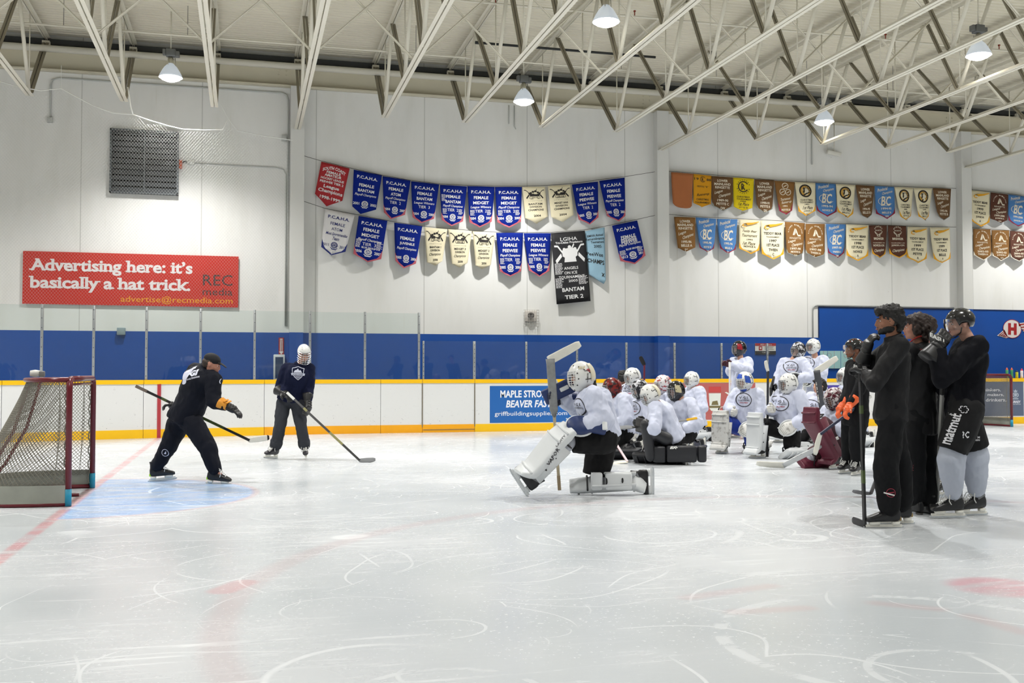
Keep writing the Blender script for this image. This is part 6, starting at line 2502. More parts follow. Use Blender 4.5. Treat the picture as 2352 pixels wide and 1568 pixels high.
def mask(F, K, m, cagem, name='goalie_mask', chin=None, back=None, print_m=None, crest=None, s=1.08):
 """full goalie mask: shell with a face opening, bars, vent holes, back plate and straps"""
 x, f, u = axes(K['face'], K.get('hup', Z_))
 R = rotm(x, f, u)
 c = hp(K, 0, 0.004, -0.004)
 rx, ry, rz = 0.112 * s, 0.135 * s, 0.152 * s

 def sh(a, e, k=1.0):
  """azimuth a (0 = forward), elevation e"""
  p = Vector((rx * cos(e) * sin(a), ry * cos(e) * cos(a), rz * sin(e)))
  if e < 0:
   p.y += 0.03 * (-sin(e)) * max(cos(a), 0)
   p.x *= 1 - 0.28 * (-sin(e)) ** 1.5
  return c + R @ (p * k)
 mb = MB()
 NA, NE = 36, 22
 vs = []
 for j in range(NE + 1):
  e = -pi / 2 * 0.80 + (pi / 2 * 0.80 + pi / 2 * 0.995) * j / NE
  for i in range(NA):
   vs.append(sh(2 * pi * i / NA, e))
 fs = []
 for j in range(NE):
  e = -pi / 2 * 0.80 + (pi / 2 * 1.795) * (j + 0.5) / NE
  for i in range(NA):
   a = 2 * pi * (i + 0.5) / NA
   if a > pi:
    a -= 2 * pi
   zz = sin(e)
   face_open = abs(a) < radians(47) * (1 - 0.25 * abs(zz)) and -0.56 < zz < 0.33
   neck_open = abs(a) > radians(115) and e < -0.75
   if face_open or neck_open:
    continue
   fs.append((j * NA + i, j * NA + (i + 1) % NA, (j + 1) * NA + (i + 1) % NA, (j + 1) * NA + i))
 mb.add(vs, fs, True)
 o = mb.build(name, m)
 sol = o.modifiers.new('thick', 'SOLIDIFY')
 sol.thickness = 0.009
 sol.offset = 1
 put(o, F.root)
 # liner closing the view round the face
 g = MB()
 for j in range(7):
  e = -0.55 + 0.95 * j / 6
  g.tube([sh(radians(-52 + 104 * i / 10), e * 0.98, 1.035) for i in range(11)], 0.0036, 5)
 for i in range(7):
  a = radians(-46 + 92 * i / 6)
  g.tube([sh(a, -0.6 + 1.02 * j / 8, 1.035) for j in range(9)], 0.0032, 5)
 put(g.build('cage', cagem), o)
 h = MB()
 for sx in (-1, 1):
  for a, e in ((62, 0.25), (66, -0.12), (58, -0.55), (30, 0.85), (70, 0.7), (25, -0.98), (95, 0.45), (120, 0.2)):
   p = sh(radians(sx * a), e, 1.003)
   q = sh(radians(sx * a), e, 1.02) - p
   ball(h, p, (0.0085, 0.0085, 0.006), rotm(*axes(q.cross(Z_) if q.cross(Z_).length > 1e-4 else x, q)), 8)
 put(h.build('vent_holes', hole_m), o)
 b = MB()
 vs = []
 for j in range(7):
  for i in range(11):
   vs.append(sh(pi + radians(-58 + 116 * i / 10), -0.35 + 1.2 * j / 6, 1.035))
 b.add(vs, [(j * 11 + i, j * 11 + i + 1, j * 11 + 12 + i, j * 11 + 11 + i) for j in range(6) for i in range(10)], True)
 bo = b.build('back_plate', back or m)
 sol = bo.modifiers.new('thick', 'SOLIDIFY')
 sol.thickness = 0.006
 put(bo, o)
 if chin:
  b = MB()
  vs = []
  for j in range(5):
   for i in range(13):
    vs.append(sh(radians(-70 + 140 * i / 12), -1.25 + 0.5 * j / 4, 1.012))
  b.add(vs, [(j * 13 + i, j * 13 + i + 1, j * 13 + 14 + i, j * 13 + 13 + i) for j in range(4) for i in range(12)], True)
  put(b.build('chin_paint', chin), o)
 if print_m:
  for sx in (-1, 1):
   b = MB()
   vs = []
   for j in range(4):
    for i in range(6):
     vs.append(sh(radians(sx * (56 + 42 * i / 5)), 0.0 + 0.75 * j / 3 - 0.04 * i, 1.012))
   b.add(vs, [(j * 6 + i, j * 6 + i + 1, j * 6 + 7 + i, j * 6 + 6 + i) for j in range(3) for i in range(5)], True)
   put(b.build('side_paint', print_m), o)
 if crest:
  b = MB()
  vs = []
  for j in range(5):
   for i in range(7):
    vs.append(sh(radians(-36 + 72 * i / 6), 0.45 + 0.6 * j / 4, 1.012))
  b.add(vs, [(j * 7 + i, j * 7 + i + 1, j * 7 + 8 + i, j * 7 + 7 + i) for j in range(4) for i in range(6)], True)
  put(b.build('brow_paint', crest), o)
 st = MB()
 for sx in (-1, 1):
  for e in (0.35, -0.2):
   st.tube([sh(radians(sx * (95 + 8 * k)), e, 1.02) for k in range(7)], 0.005, 5)
 put(st.build('straps', black_leather), o)
 return o


def leg_pad(F, thigh, knee, ankle, toe, side, m, roll=None, strap=None, w=0.145, scuff=None, name='leg_pad'):
 """goalie leg pad: shin face, knee break, thigh rise and boot flare; side = across axis; the face looks away from the leg"""
 side = Vector(side).normalized()
 pts = [Vector(thigh), Vector(knee), Vector(ankle), Vector(toe)]
 fr = []
 for i, p in enumerate(pts):
  a = pts[max(i - 1, 0)]
  b = pts[min(i + 1, 3)]
  t = (b - a).normalized()
  fr.append((p, t))
 seq = []
 N = 16
 for i in range(N + 1):
  k = i / N * 3
  j = min(int(k), 2)
  q = k - j
  p = pts[j].lerp(pts[j + 1], q)
  t = (fr[j][1] * (1 - q) + fr[j + 1][1] * q).normalized()
  x = (side - t * side.dot(t)).normalized()
  y = x.cross(t).normalized()
  seq.append((p, x, y, k))
 mb = MB()
 secs = []
 for p, x, y, k in seq:
  ww = w * (0.94 + 0.08 * sin(pi * min(k / 2.2, 1)))
  th = 0.05 if k < 2.4 else 0.05 - 0.03 * (k - 2.4) / 0.6
  if k < 0.25:
   th *= 0.75
  secs.append((p, x, y, ww, th))
 loft(mb, secs, 24, 5)
 o = remesh(mb, name, m, F.root, 0.012, 2)
 for kk in (0.55, 0.95, 2.1):
  r = MB()
  p, x, y, k = seq[int(kk / 3 * N)]
  r.tube([p + y * 0.05 - x * w * 0.9, p + y * 0.062, p + y * 0.05 + x * w * 0.9], 0.012, 8)
  put(r.build('knee_roll', roll or m), o)
 for kk in (0.9, 1.35, 1.8):
  s_ = MB()
  p, x, y, k = seq[int(kk / 3 * N)]
  s_.tube([p - y * 0.04 + x * w * 0.95, p - y * 0.15 + x * w * 0.5, p - y * 0.16 - x * w * 0.5, p - y * 0.04 - x * w * 0.95], 0.01, 6)
  put(s_.build('strap', strap or black_leather), o)
 # inner wing against the calf
 g = MB()
 p0, x0, y0, _ = seq[5]
 p1, x1, y1, _ = seq[11]
 for sx in (-1, 1):
  loft(g, [(p0 + x0 * sx * w * 0.9 - y0 * 0.08, x0, y0, 0.015, 0.07), (p1 + x1 * sx * w * 0.8 - y1 * 0.07, x1, y1, 0.015, 0.055)], 12, 3)
 put(g.build('calf_wing', strap if strap and strap is not black_leather else m), o)
 return o


def blocker(F, wr, hd, board_n, m, face=None, w=0.105, l=0.19, name='blocker'):
 hd = Vector(hd).normalized()
 n = Vector(board_n)
 n = (n - hd * n.dot(hd)).normalized()
 x = hd.cross(n)
 c = Vector(wr) + hd * 0.02 + n * 0.06
 mb = MB()
 mb.bbox(c, (2 * w, 2 * l, 0.045), 0.02, rotm(x, hd, n))
 o = mb.build(name, face or m)
 put(o, F.root)
 g = glove(F, Vector(wr), hd, -n, 1, m, 'blocker_glove', 1.05)
 return o


def catcher(F, wr, hd, pocket_n, m, trim, name='catching_glove', s=1.0, web=None):
 """catching glove: round pocket, thick heel and cuff, laced web"""
 hd = Vector(hd).normalized()
 n = Vector(pocket_n)
 n = (n - hd * n.dot(hd)).normalized()
 x = hd.cross(n)
 c = Vector(wr) + hd * 0.12 * s
 mb = MB()
 R = rotm(x, hd, n)
 ball(mb, c, (0.125 * s, 0.155 * s, 0.06 * s), R, 20)
 ball(mb, c - hd * 0.10 * s, (0.095 * s, 0.08 * s, 0.06 * s), R, 14)
 loft(mb, [(c - hd * 0.14 * s, x, n, 0.085 * s, 0.06 * s), (c - hd * 0.29 * s, x, n, 0.105 * s, 0.078 * s)], 18, 2.8)
 o = remesh(mb, name, m, F.root, 0.012, 2)
 r = MB()
 r.tube([c + x * (0.125 * s * cos(t)) + hd * (0.155 * s * sin(t)) + n * 0.02 * s for t in [2 * pi * k / 24 for k in range(24)]], 0.014 * s, 8, closed=True)
 put(r.build('rim', trim), o)
 r = MB()
 r.bbox(c - hd * 0.27 * s - n * 0.068 * s, (0.17 * s, 0.06 * s, 0.02 * s), 0.006, R)
 put(r.build('cuff_band', trim), o)
 wb = MB()
 for k in range(5):
  t = -0.08 + 0.04 * k
  wb.tube([c + x * (t * s) + hd * 0.02 * s + n * 0.055 * s, c + x * (t * 1.1 * s) + hd * 0.15 * s + n * 0.02 * s], 0.005 * s, 5)
  wb.tube([c + x * (-0.09 * s) + hd * ((0.03 + 0.027 * k) * s) + n * 0.05 * s, c + x * (0.09 * s) + hd * ((0.03 + 0.027 * k) * s) + n * 0.05 * s], 0.005 * s, 5)
 put(wb.build('web_lacing', web or lace_m), o)
 return o


def stick(label, butt, heel, bdir, shaft=None, blade=None, up=None, goalie=False, paddle=None, toe_tape=None, blen=0.27, butt_tape=None, group='hockey sticks', pad_len=0.62, grip=None):
 """hockey stick lying along butt -> heel; bdir = way the blade points"""
 butt, heel = Vector(butt), Vector(heel)
 d = (heel - butt).normalized()
 b = Vector(bdir).normalized()
 n = d.cross(b)
 n.normalize()
 root = thing('goalie_stick' if goalie else 'hockey_stick', label, 'hockey stick', heel, group)
 m = MB()
 if goalie:
  L = (heel - butt).length
  k = heel - d * pad_len
  m.bar(butt, k, 0.022, 0.032, n.cross(d))
  put(m.build('shaft', shaft or stick_black), root)
  m = MB()
  e = d.cross(n)
  if e.dot(b) < 0:
   e = -e
  rows = [(k - d * 0.02, 0.016), (k + d * 0.06, 0.045), (heel - d * 0.04, 0.047), (heel + d * 0.01, 0.05)]
  loft(m, [(p, n, e, 0.012, w) for p, w in rows], 14, 4)
  put(m.build('paddle', paddle or blade or stick_white), root)
  m = MB()
  blen = 0.37
  loft(m, [(heel + b * t * blen + n * (0.05 * t * t), n, b.cross(n).normalized(), 0.010, w) for t, w in ((-0.06, 0.045), (0.0, 0.05), (0.5, 0.048), (0.9, 0.042), (1.0, 0.03))], 14, 4)
  put(m.build('blade', blade or stick_white), root)
 else:
  m.bar(butt, heel, 0.021, 0.031, b)
  put(m.build('shaft', shaft or stick_black), root)
  m = MB()
  loft(m, [(heel + b * t * blen + n * (0.035 * t * t), n, b.cross(n).normalized(), 0.006, w) for t, w in ((-0.05, 0.022), (0.06, 0.03), (0.4, 0.036), (0.85, 0.034), (1.0, 0.02))], 14, 4)
  put(m.build('blade', blade or stick_grey), root)
  if toe_tape:
   m = MB()
   loft(m, [(heel + b * t * blen + n * (0.035 * t * t), n, b.cross(n).normalized(), 0.0075, w) for t, w in ((0.9, 0.036), (1.0, 0.022))], 14, 4)
   put(m.build('toe_tape', toe_tape), root)
 m = MB()
 m.bar(butt - d * 0.006, butt + d * 0.15, 0.026, 0.036, b)
 put(m.build('butt_tape', butt_tape or lace_m), root)
 if grip:
  m = MB()
  m.bar(butt + d * 0.35, butt + d * 0.42, 0.0225, 0.0325, b)
  m.bar(butt + d * 0.9, heel - d * 0.35, 0.0225, 0.0325, b)
  put(m.build('shaft_print', grip), root)
 return root


def std(K, sw=0.19, hw=0.09, hipdrop=0.03):
 """fill in shoulders and hips from the neck, pelvis and body facing"""
 x, f, z = axes(K['fwd'])
 for s, q in (('L', -1), ('R', 1)):
  if 'sh' + s not in K:
   K['sh' + s] = K['neck'] + x * (q * sw) - Vector((0, 0, 0.055)) - f * 0.01
  if 'hip' + s not in K:
   K['hip' + s] = K['pel'] + x * (q * hw) - Vector((0, 0, hipdrop))
  K.setdefault('toe' + s, K['fwd'])
 K.setdefault('face', K['fwd'])
 return K


def vgi(b, f):
 """round practice emblem: ring, letters and two lines"""
 ring2d(b, f, 0.5, 0.5, 0.46, 0.05, 1.0, 30)
 write(b, f, 'V.G.I.', 0.5, 0.36, 0.56, 0.17, bold=0.015, res=1)
 write(b, f, 'GOALTENDING', 0.5, 0.54, 0.68, 0.12, bold=0.01, res=1)


def vgi_red(b, f):
 write(b, f, 'DEVELOPMENT', 0.5, 0.70, 0.5, 0.09, bold=0.02, res=1)


def emblem_on(o, c, xd, size=0.2, tilt=0.0):
 xd = Vector(xd).normalized()
 yd = Vector((0, 0, -1))
 yd = (yd - xd * yd.dot(xd)).normalized()
 decal(o, c, xd, yd, size, size, vgi, mat('emblem_black', (40, 36, 42), 0.6), 'round_emblem')
 decal(o, c, xd, yd, size, size, vgi_red, mat('emblem_red', (170, 70, 80), 0.6), 'emblem_red_line')

# ------------------------------------------------------------------ the men standing at right
GM = 'people in black standing at right'
# man with thick black hair, nearest
F = Fig('bearded person with thick black hair in black tracksuit, gloved hand at chin', (2040, 1212), group=GM)
f_ = (-R_ * 0.98 + F_ * 0.2).normalized()
K = std(dict(fwd=f_, pel=F.p(2046, 948, 0), neck=F.p(2054, 783, 0), head=F.p(2041, 737, 0), face=(-R_ + F_ * 0.12 - Z_ * 0.05),
   elL=F.p(2008, 882, -0.24), wrL=F.p(1990, 858, -0.04), elR=F.p(1978, 852, 0.2), wrR=F.p(1990, 806, 0.1),
   knL=F.p(2036, 1068, -0.1), anL=F.p(2043, 1166, -0.02), knR=F.p(2066, 1068, 0.14), anR=F.p(2070, 1158, 0.2), toeL=-R_, toeR=-R_), 0.185)
K['hairm'] = hair_black
make_body(F, K, (150, 106, 84), 0.008)
make_top(F, K, black_wind, 'jacket', 0.185, 0.165, 0.185, 0.135, (0.085, 0.072, 0.06), hem=0.06, collar=0.05, cuff=0.05, wr=0.012)
make_trousers(F, K, black_cloth, 'trousers', 0.175, 0.11, 0.105, 0.098, stop=0.93, wr=0.012)
make_hair(F, K, hair_black, [(0, -0.03, 0.06, 0.098, 0.105, 0.082), (0, 0.045, 0.088, 0.08, 0.062, 0.045), (0, -0.085, 0.0, 0.085, 0.055, 0.09), (0.06, -0.04, 0.01, 0.036, 0.05, 0.06), (-0.06, -0.04, 0.01, 0.036, 0.05, 0.06),
       (0, 0.085, 0.075, 0.06, 0.03, 0.026), (0, -0.08, -0.07, 0.06, 0.035, 0.04)], amp=0.02, scale=42)
R0 = rotm(*axes(K['face']))
make_hair(F, K, hair_black, [(0, 0.046, -0.077, 0.050, 0.048, 0.036), (0, 0.079, -0.095, 0.024, 0.017, 0.018), (0.042, 0.014, -0.068, 0.028, 0.052, 0.036), (-0.042, 0.014, -0.068, 0.028, 0.052, 0.036), (0, 0.094, -0.051, 0.022, 0.010, 0.004)], 'beard', 0.002, 90, 0.006)
for s in 'LR':
 skate(F, K['an' + s], K['toe' + s], laces=False, accent=mat('tan_boot_trim', (150, 130, 90), 0.5), s=1.03)
g = glove(F, K['wrL'], F.p(1972, 848, 0.06) - K['wrL'], V(0, 0, -1) - R_ * 0.4, 1, black_leather, curl=1.0)
decal(g, F.p(1978, 842, -0.05), R_ * 1 - Z_ * 0.12, -Z_, 0.13, 0.04, lambda b, f: write(b, f, 'jum', 0.5, 0.5, 0.9, 0.8, bold=0.05, res=1), lace_m, flat_on=True)
glove(F, K['wrR'], F.p(2001, 774, 0.05) - K['wrR'], R_, 1, black_leather, curl=1.1)
m = MB()
tr = [o for o in F.root.children if o.name.startswith('trousers')][0]
decal(tr, F.p(2051, 1133, -0.2), R_ - Z_ * 0.1, -Z_, 0.085, 0.085, lambda b, f: (ring2d(b, f, .5, .5, .42, .06), line2d(b, f, 0.2, 0.55, 0.8, 0.4, 0.1)), mat('red_patch_line', (150, 40, 60), 0.6), 'round_patch')
decal(tr, F.p(2048, 1136, -0.2), R_ - Z_ * 0.25, -Z_, 0.085, 0.014, lambda b, f: line2d(b, f, 0, .5, 1, .5, 0.8), lace_m, 'patch_word', 0.006)
stick('hockey stick standing upright in front of the black haired person at right', F.p(1975, 836, -0.02), F.p(1986, 1204, -0.02), F_ * 0.9 - R_ * 0.2, stick_black, mat('dark_blade', (40, 40, 42), 0.5), blen=0.25,
 butt_tape=mat('black_tape', (24, 24, 26), 0.7), grip=mat('lime_shaft_print', (72, 88, 46), 0.4))

# man with brown hair and red collar
F = Fig('person with brown hair and red collar cord in black jacket, seen from behind', (2116, 1180), group=GM)
f_ = (-R_ * 0.6 + F_ * 0.8).normalized()
K = std(dict(fwd=f_, pel=F.p(2116, 962, 0), neck=F.p(2112, 792, 0), head=F.p(2104, 752, 0), face=(-R_ * 0.9 + F_ * 0.5),
   elL=F.p(2076, 888, 0.0), wrL=F.p(2070, 930, 0.2), elR=F.p(2146, 888, 0.22), wrR=F.p(2128, 930, 0.42),
   knL=F.p(2102, 1074, -0.05), anL=F.p(2103, 1148, -0.02), knR=F.p(2131, 1074, 0.08), anR=F.p(2133, 1152, 0.0), toeL=(-R_ * 0.3 + F_), toeR=(-R_ * 0.1 + F_)), 0.18)
K['hairm'] = hair_brown
make_body(F, K, (176, 126, 106), 0.009)
make_top(F, K, black_wind, 'jacket', 0.165, 0.16, 0.175, 0.125, (0.08, 0.07, 0.06), hem=0.13, collar=0.03, wr=0.014, seed=4)
make_trousers(F, K, black_cloth, 'trousers', 0.165, 0.10, 0.095, 0.085, stop=0.92, wr=0.012)
make_hair(F, K, hair_brown, [(0, -0.025, 0.06, 0.096, 0.105, 0.08), (0, -0.085, 0.0, 0.088, 0.055, 0.09), (0, -0.08, -0.085, 0.075, 0.04, 0.055), (0.068, -0.02, -0.01, 0.028, 0.05, 0.07), (-0.068, -0.02, -0.01, 0.028, 0.05, 0.07), (0, 0.05, 0.085, 0.07, 0.05, 0.035)], amp=0.016, scale=40)
c = K['neck'] + Z_ * 0.055
m = MB()
x, f, z = axes(f_)
m.tube([c + x * (0.085 * cos(t)) + f * (0.085 * sin(t)) + Z_ * (0.012 * sin(2 * t) - 0.02 * sin(t)) for t in [2 * pi * k / 20 for k in range(20)]], 0.007, 6, closed=True)
put(m.build('neck_cord', mat('red_cord', (176, 40, 34), 0.6)), F.root)
jk = [o for o in F.root.children if o.name.startswith('jacket')][0]
decal(jk, F.p(2123, 802, -0.2), R_, -Z_, 0.05, 0.014, lambda b, f: write(b, f, 'V.G.I.', 0.5, 0.5, 1, 1, bold=0.02, res=1), mat('dull_red_print', (150, 50, 60), 0.6))
decal(jk, F.p(2122, 833, -0.2), R_, -Z_, 0.22, 0.01, lambda b, f: line2d(b, f, 0, 0.5, 1, 0.5, 0.5), mat('jacket_seam', (14, 14, 15), 0.8), 'back_seam', 0.003)
for s in 'LR':
 skate(F, K['an' + s], K['toe' + s], laces=False, holder=mat('dark_blade_holder', (50, 48, 46), 0.5), s=1.0)
 glove(F, K['wr' + s], (K['wr' + s] - K['el' + s]), -Z_ * 0.5 + F_, 1 if s == 'L' else -1, black_leather)
trs = [o for o in F.root.children if o.name.startswith('trousers')][0]
decal(trs, F.p(2090, 1076, -0.2), R_, -Z_, 0.065, 0.065, lambda b, f: (ring2d(b, f, .5, .5, .42, .07), line2d(b, f, 0.1, 0.5, 0.9, 0.5, 0.12)), mat('red_patch_line', (150, 40, 60), 0.6), 'round_patch')

stick('hockey stick with grey blade on the ice left of the red collared person', at_d(2078, 935, 9.6), on_z(2000, 1133, 0.035), -R_ - F_ * 0.1, stick_black, stick_grey, blen=0.19)

# helmeted man at the right end
F = Fig('person in black helmet with visor, lettered hockey pants and pale socks', (2188, 1189), group=GM)
f_ = (-R_ * 0.97 + F_ * 0.1).normalized()
K = std(dict(fwd=f_, pel=F.p(2214, 932, 0), neck=F.p(2226, 783, 0), head=F.p(2204, 743, 0), face=(-R_ + F_ * 0.02 - Z_ * 0.12),
   elL=F.p(2164, 868, -0.22), wrL=F.p(2150, 798, -0.16), elR=F.p(2172, 890, 0.16), wrR=F.p(2166, 850, -0.02),
   knL=F.p(2184, 1042, -0.1), anL=F.p(2190, 1142, -0.06), knR=F.p(2238, 1036, 0.1), anR=F.p(2243, 1138, 0.13), toeL=-R_ - F_ * 0.1, toeR=-R_ * 0.95 - F_ * 0.25), 0.19)
make_body(F, K, (206, 160, 142), 0.008)
make_top(F, K, mat('black_practice_jersey', (10, 11, 18), 0.85, spec=0.2, bump=0.1, bscale=30), 'jersey', 0.215, 0.19, 0.205, 0.15, (0.105, 0.09, 0.075), hem=0.07, wr=0.016, seed=9)
sh_ = make_shorts(F, K, mat('black_hockey_pants', (13, 13, 16), 0.7, spec=0.3, bump=0.1, bscale=30), 'hockey_pants', 0.2, 0.15, 0.14, 0.93)
for s in 'LR':
 k, a = K['kn' + s], K['an' + s]
 mb = MB()
 sausage(mb, [k + (K['hip' + s] - k) * 0.22, k - (k - a) * 0.12, k + (a - k) * 0.5, a - (a - k) * 0.12], [0.112, 0.125, 0.108, 0.075], 16)
 remesh(mb, 'hockey_sock', mat('pale_grey_sock', (184, 190, 204), 0.8, bump=0.15, bscale=30), F.root, 0.012, 3, 0.010, 9.0, 2.0)
 skate(F, a, K['toe' + s], s=1.05)
hl = helmet(F, K, black_shell, visor=True, stripe=mat('grey_vent_print', (90, 92, 100), 0.4))
g = glove(F, K['wrL'], F.p(2180, 758, -0.12) - K['wrL'], F_ - Z_ * 0.3, 1, black_leather, s=1.25, curl=0.9)
decal(g, F.p(2163, 775, -0.3), R_ * 0.8 - Z_ * 0.4, -Z_, 0.15, 0.05, lambda b, f: write(b, f, 'EASU', 0.5, 0.5, 0.95, 0.8, bold=0.05, res=1), lace_m, flat_on=True)
glove(F, K['wrR'], (K['wrR'] - K['elR']), -R_, -1, black_leather)
wt = mat('white_pants_print', (228, 228, 232), 0.5)
td = (K['knL'] - K['hipL']).normalized()
decal(sh_, F.p(2198, 986, -0.3), -td, R_ * 0.95 - Z_ * 0.25, 0.40, 0.085, lambda b, f: write(b, f, 'matmut', 0.5, 0.5, 0.72, 0.7, bold=0.02, res=2), wt, 'leg_lettering', 0.009)


def star(b, f):
 for k in range(6):
  a = 2 * pi * k / 6
  ring2d(b, f, 0.5 + 0.3 * cos(a), 0.5 + 0.3 * sin(a), 0.13, 0.08, 1.0, 8, a - 2.0, a + 1.2)


decal(sh_, F.p(2224, 941, -0.3), R_, -Z_, 0.075, 0.075, star, wt)
decal(sh_, F.p(2172, 993, -0.3), R_ * 0.9 - Z_ * 0.1, -Z_, 0.085, 0.13, lambda b, f: ([line2d(b, f, 0.06, y, 0.94, y + 0.03, 0.035) for y in (0.05, 0.14, 0.23, 0.32, 0.68, 0.77, 0.86, 0.95)], write(b, f, '1676', 0.5, 0.5, 0.9, 0.24, bold=0.03, res=1)), wt)
decal(sh_, F.p(2189, 956, -0.3), R_ * 0.9 + Z_ * 0.25, -Z_, 0.12, 0.03, lambda b, f: write(b, f, 'BAUER', 0.5, 0.5, 1, 0.9, bold=0.03, shear=0.3, res=1), wt)
decal(sh_, F.p(2225, 999, -0.3), R_, -Z_, 0.06, 0.08, lambda b, f: write(b, f, '?C', 0.5, 0.5, 1, 0.8, bold=0.03, res=1), wt)
decal(sh_, F.p(2247, 1008, -0.1), R_, -Z_, 0.08, 0.05, lambda b, f: (write(b, f, 'LES M', 0.5, 0.25, 0.9, 0.4, bold=0.03, res=1), write(b, f, 'VOISIN', 0.5, 0.75, 0.9, 0.34, bold=0.03, res=1)), wt)
js = [o for o in F.root.children if o.name.startswith('jersey')][0]
decal(js, F.p(2262, 815, 0.02), F_ + R_ * 0.25, -Z_, 0.2, 0.2, lambda b, f: write(b, f, '8', 0.5, 0.5, 0.9, 0.95, bold=0.05, res=2), mat('cream_jersey_number', (206, 196, 150), 0.6))
stick('hockey stick with pale shaft held in front of the visored person at right', F.p(2165, 870, -0.02), F.p(2151, 1172, 0.3), F_ - R_ * 0.3, mat('pale_grey_shaft', (150, 150, 146), 0.4), mat('dark_blade', (40, 40, 42), 0.5), blen=0.25,
 butt_tape=mat('black_tape', (24, 24, 26), 0.7))

# person hidden behind the other two
F = Fig('person mostly hidden behind the red collared and the visored helmet ones', (2158, 1142), group=GM)
f_ = (-R_ * 0.5 + F_ * 0.85).normalized()
K = std(dict(fwd=f_, pel=F.p(2140, 950, 0), neck=F.p(2133, 790, 0), head=F.p(2124, 752, 0), face=f_,
   elL=F.p(2104, 870, 0.1), wrL=F.p(2110, 920, 0.3), elR=F.p(2170, 870, 0.1), wrR=F.p(2160, 930, 0.25),
   knL=F.p(2140, 1040, 0), anL=F.p(2138, 1103, 0), knR=F.p(2164, 1040, 0.05), anR=F.p(2166, 1100, 0), toeL=-R_ * 0.8 - F_ * 0.5, toeR=-R_ * 0.7 - F_ * 0.6), 0.16)
K['hairm'] = hair_brown
make_body(F, K, (206, 150, 136), 0.012)
make_top(F, K, black_cloth, 'jacket', 0.15, 0.15, 0.155, 0.11, (0.07, 0.06, 0.055), hem=0.08, seed=14)
make_trousers(F, K, black_cloth, 'trousers', 0.15, 0.09, 0.085, 0.08, stop=0.9)
make_hair(F, K, hair_brown, [(0, -0.03, 0.05, 0.09, 0.1, 0.08), (0, -0.08, 0.0, 0.08, 0.05, 0.07), (0.068, -0.02, 0.01, 0.024, 0.045, 0.05), (-0.068, -0.02, 0.01, 0.024, 0.045, 0.05)])
for s in 'LR':
 skate(F, K['an' + s], K['toe' + s])
 glove(F, K['wr' + s], (K['wr' + s] - K['el' + s]), F_, 1 if s == 'L' else -1, black_leather)

# young player with visor and orange gloves
F = Fig('young person in black helmet with clear visor and orange gloves', (1958, 1090), group=GM)
f_ = (-R_ * 0.92 - F_ * 0.3).normalized()
K = std(dict(fwd=f_, pel=F.p(1966, 940, 0), neck=F.p(1972, 829, 0), head=F.p(1961, 802, 0), face=(-R_ - F_ * 0.05),
   elL=F.p(1976, 892, -0.2), wrL=F.p(1953, 930, -0.22), elR=F.p(1950, 890, 0.2), wrR=F.p(1936, 930, 0.05),
   knL=F.p(1968, 1006, -0.08), anL=F.p(1970, 1060, -0.05), knR=F.p(1950, 1006, 0.12), anR=F.p(1948, 1056, 0.15), toeL=-R_ * 0.65 - F_ * 0.75, toeR=-R_ * 0.8 - F_ * 0.6), 0.16)
make_body(F, K, (128, 84, 64), 0.009)
make_top(F, K, black_cloth, 'jersey', 0.19, 0.17, 0.18, 0.13, (0.085, 0.075, 0.065), hem=0.2, seed=19)
make_trousers(F, K, black_cloth, 'trousers', 0.17, 0.12, 0.105, 0.09, stop=0.9)
helmet(F, K, black_shell, visor=True, stripe=mat('orange_helmet_print', (200, 80, 50), 0.4))
for s in 'LR':
 skate(F, K['an' + s], K['toe' + s])
g1 = glove(F, K['wrL'], F.p(1938, 952, -0.25) - K['wrL'], R_ - Z_ * 0.4, 1, orange_leather, s=1.1)
g2 = glove(F, K['wrR'], F.p(1922, 950, 0.0) - K['wrR'], R_ - Z_ * 0.4, -1, orange_leather, s=1.1)
decal(g1, F.p(1943, 938, -0.5), R_ - Z_ * 0.05, -Z_, 0.13, 0.045, lambda b, f: write(b, f, 'CCM', 0.5, 0.5, 0.95, 0.9, bold=0.06, res=1), lace_m, flat_on=True)
stick('hockey stick with a white blade slanting down from the orange gloves', F.p(2000, 910, -0.1), F.p(1884, 997, -0.2), (F.p(1868, 1046, -0.2) - F.p(1884, 997, -0.2)), mat('blue_black_shaft', (40, 46, 72), 0.35), stick_white, blen=0.27, butt_tape=lace_m)

# ------------------------------------------------------------------ coach at left
F = Fig('person in black cap and dark tracksuit bending forward beside the goal', (430, 1106))
f_ = (R_ * 0.72 + F_ * 0.69).normalized()
K = dict(fwd=f_, pel=F.p(424, 958, 0), neck=F.p(474, 846, -0.02), head=F.p(487, 835, -0.06), face=(R_ * 0.95 + F_ * 0.12 - Z_ * 0.38), hup=(Z_ + R_ * 0.35),
  shR=F.p(491, 873, -0.17), shL=F.p(447, 852, 0.17), elR=F.p(489, 922, -0.24), wrR=F.p(521, 933, -0.3), elL=F.p(448, 915, 0.26), wrL=F.p(408, 932, 0.24),
  hipR=F.p(440, 968, -0.09), hipL=F.p(412, 966, 0.09), knR=F.p(478, 1028, -0.2), anR=F.p(494, 1081, -0.24), knL=F.p(388, 1022, 0.02), anL=F.p(360, 1072, 0.03), toeR=R_ - F_ * 0.08, toeL=R_ * 0.9 + F_ * 0.3)
std(K)
K['hairm'] = hair_brown
make_body(F, K, (196, 140, 118), 0.009)
jk = make_top(F, K, navy_black, 'jacket', 0.205, 0.205, 0.235, 0.18, (0.102, 0.085, 0.066), hem=0.05, collar=0.05, cuff=0.04, wr=0.014, seed=23)
tr = make_trousers(F, K, navy_black, 'trousers', 0.2, 0.135, 0.105, 0.085, stop=0.94, wr=0.013)
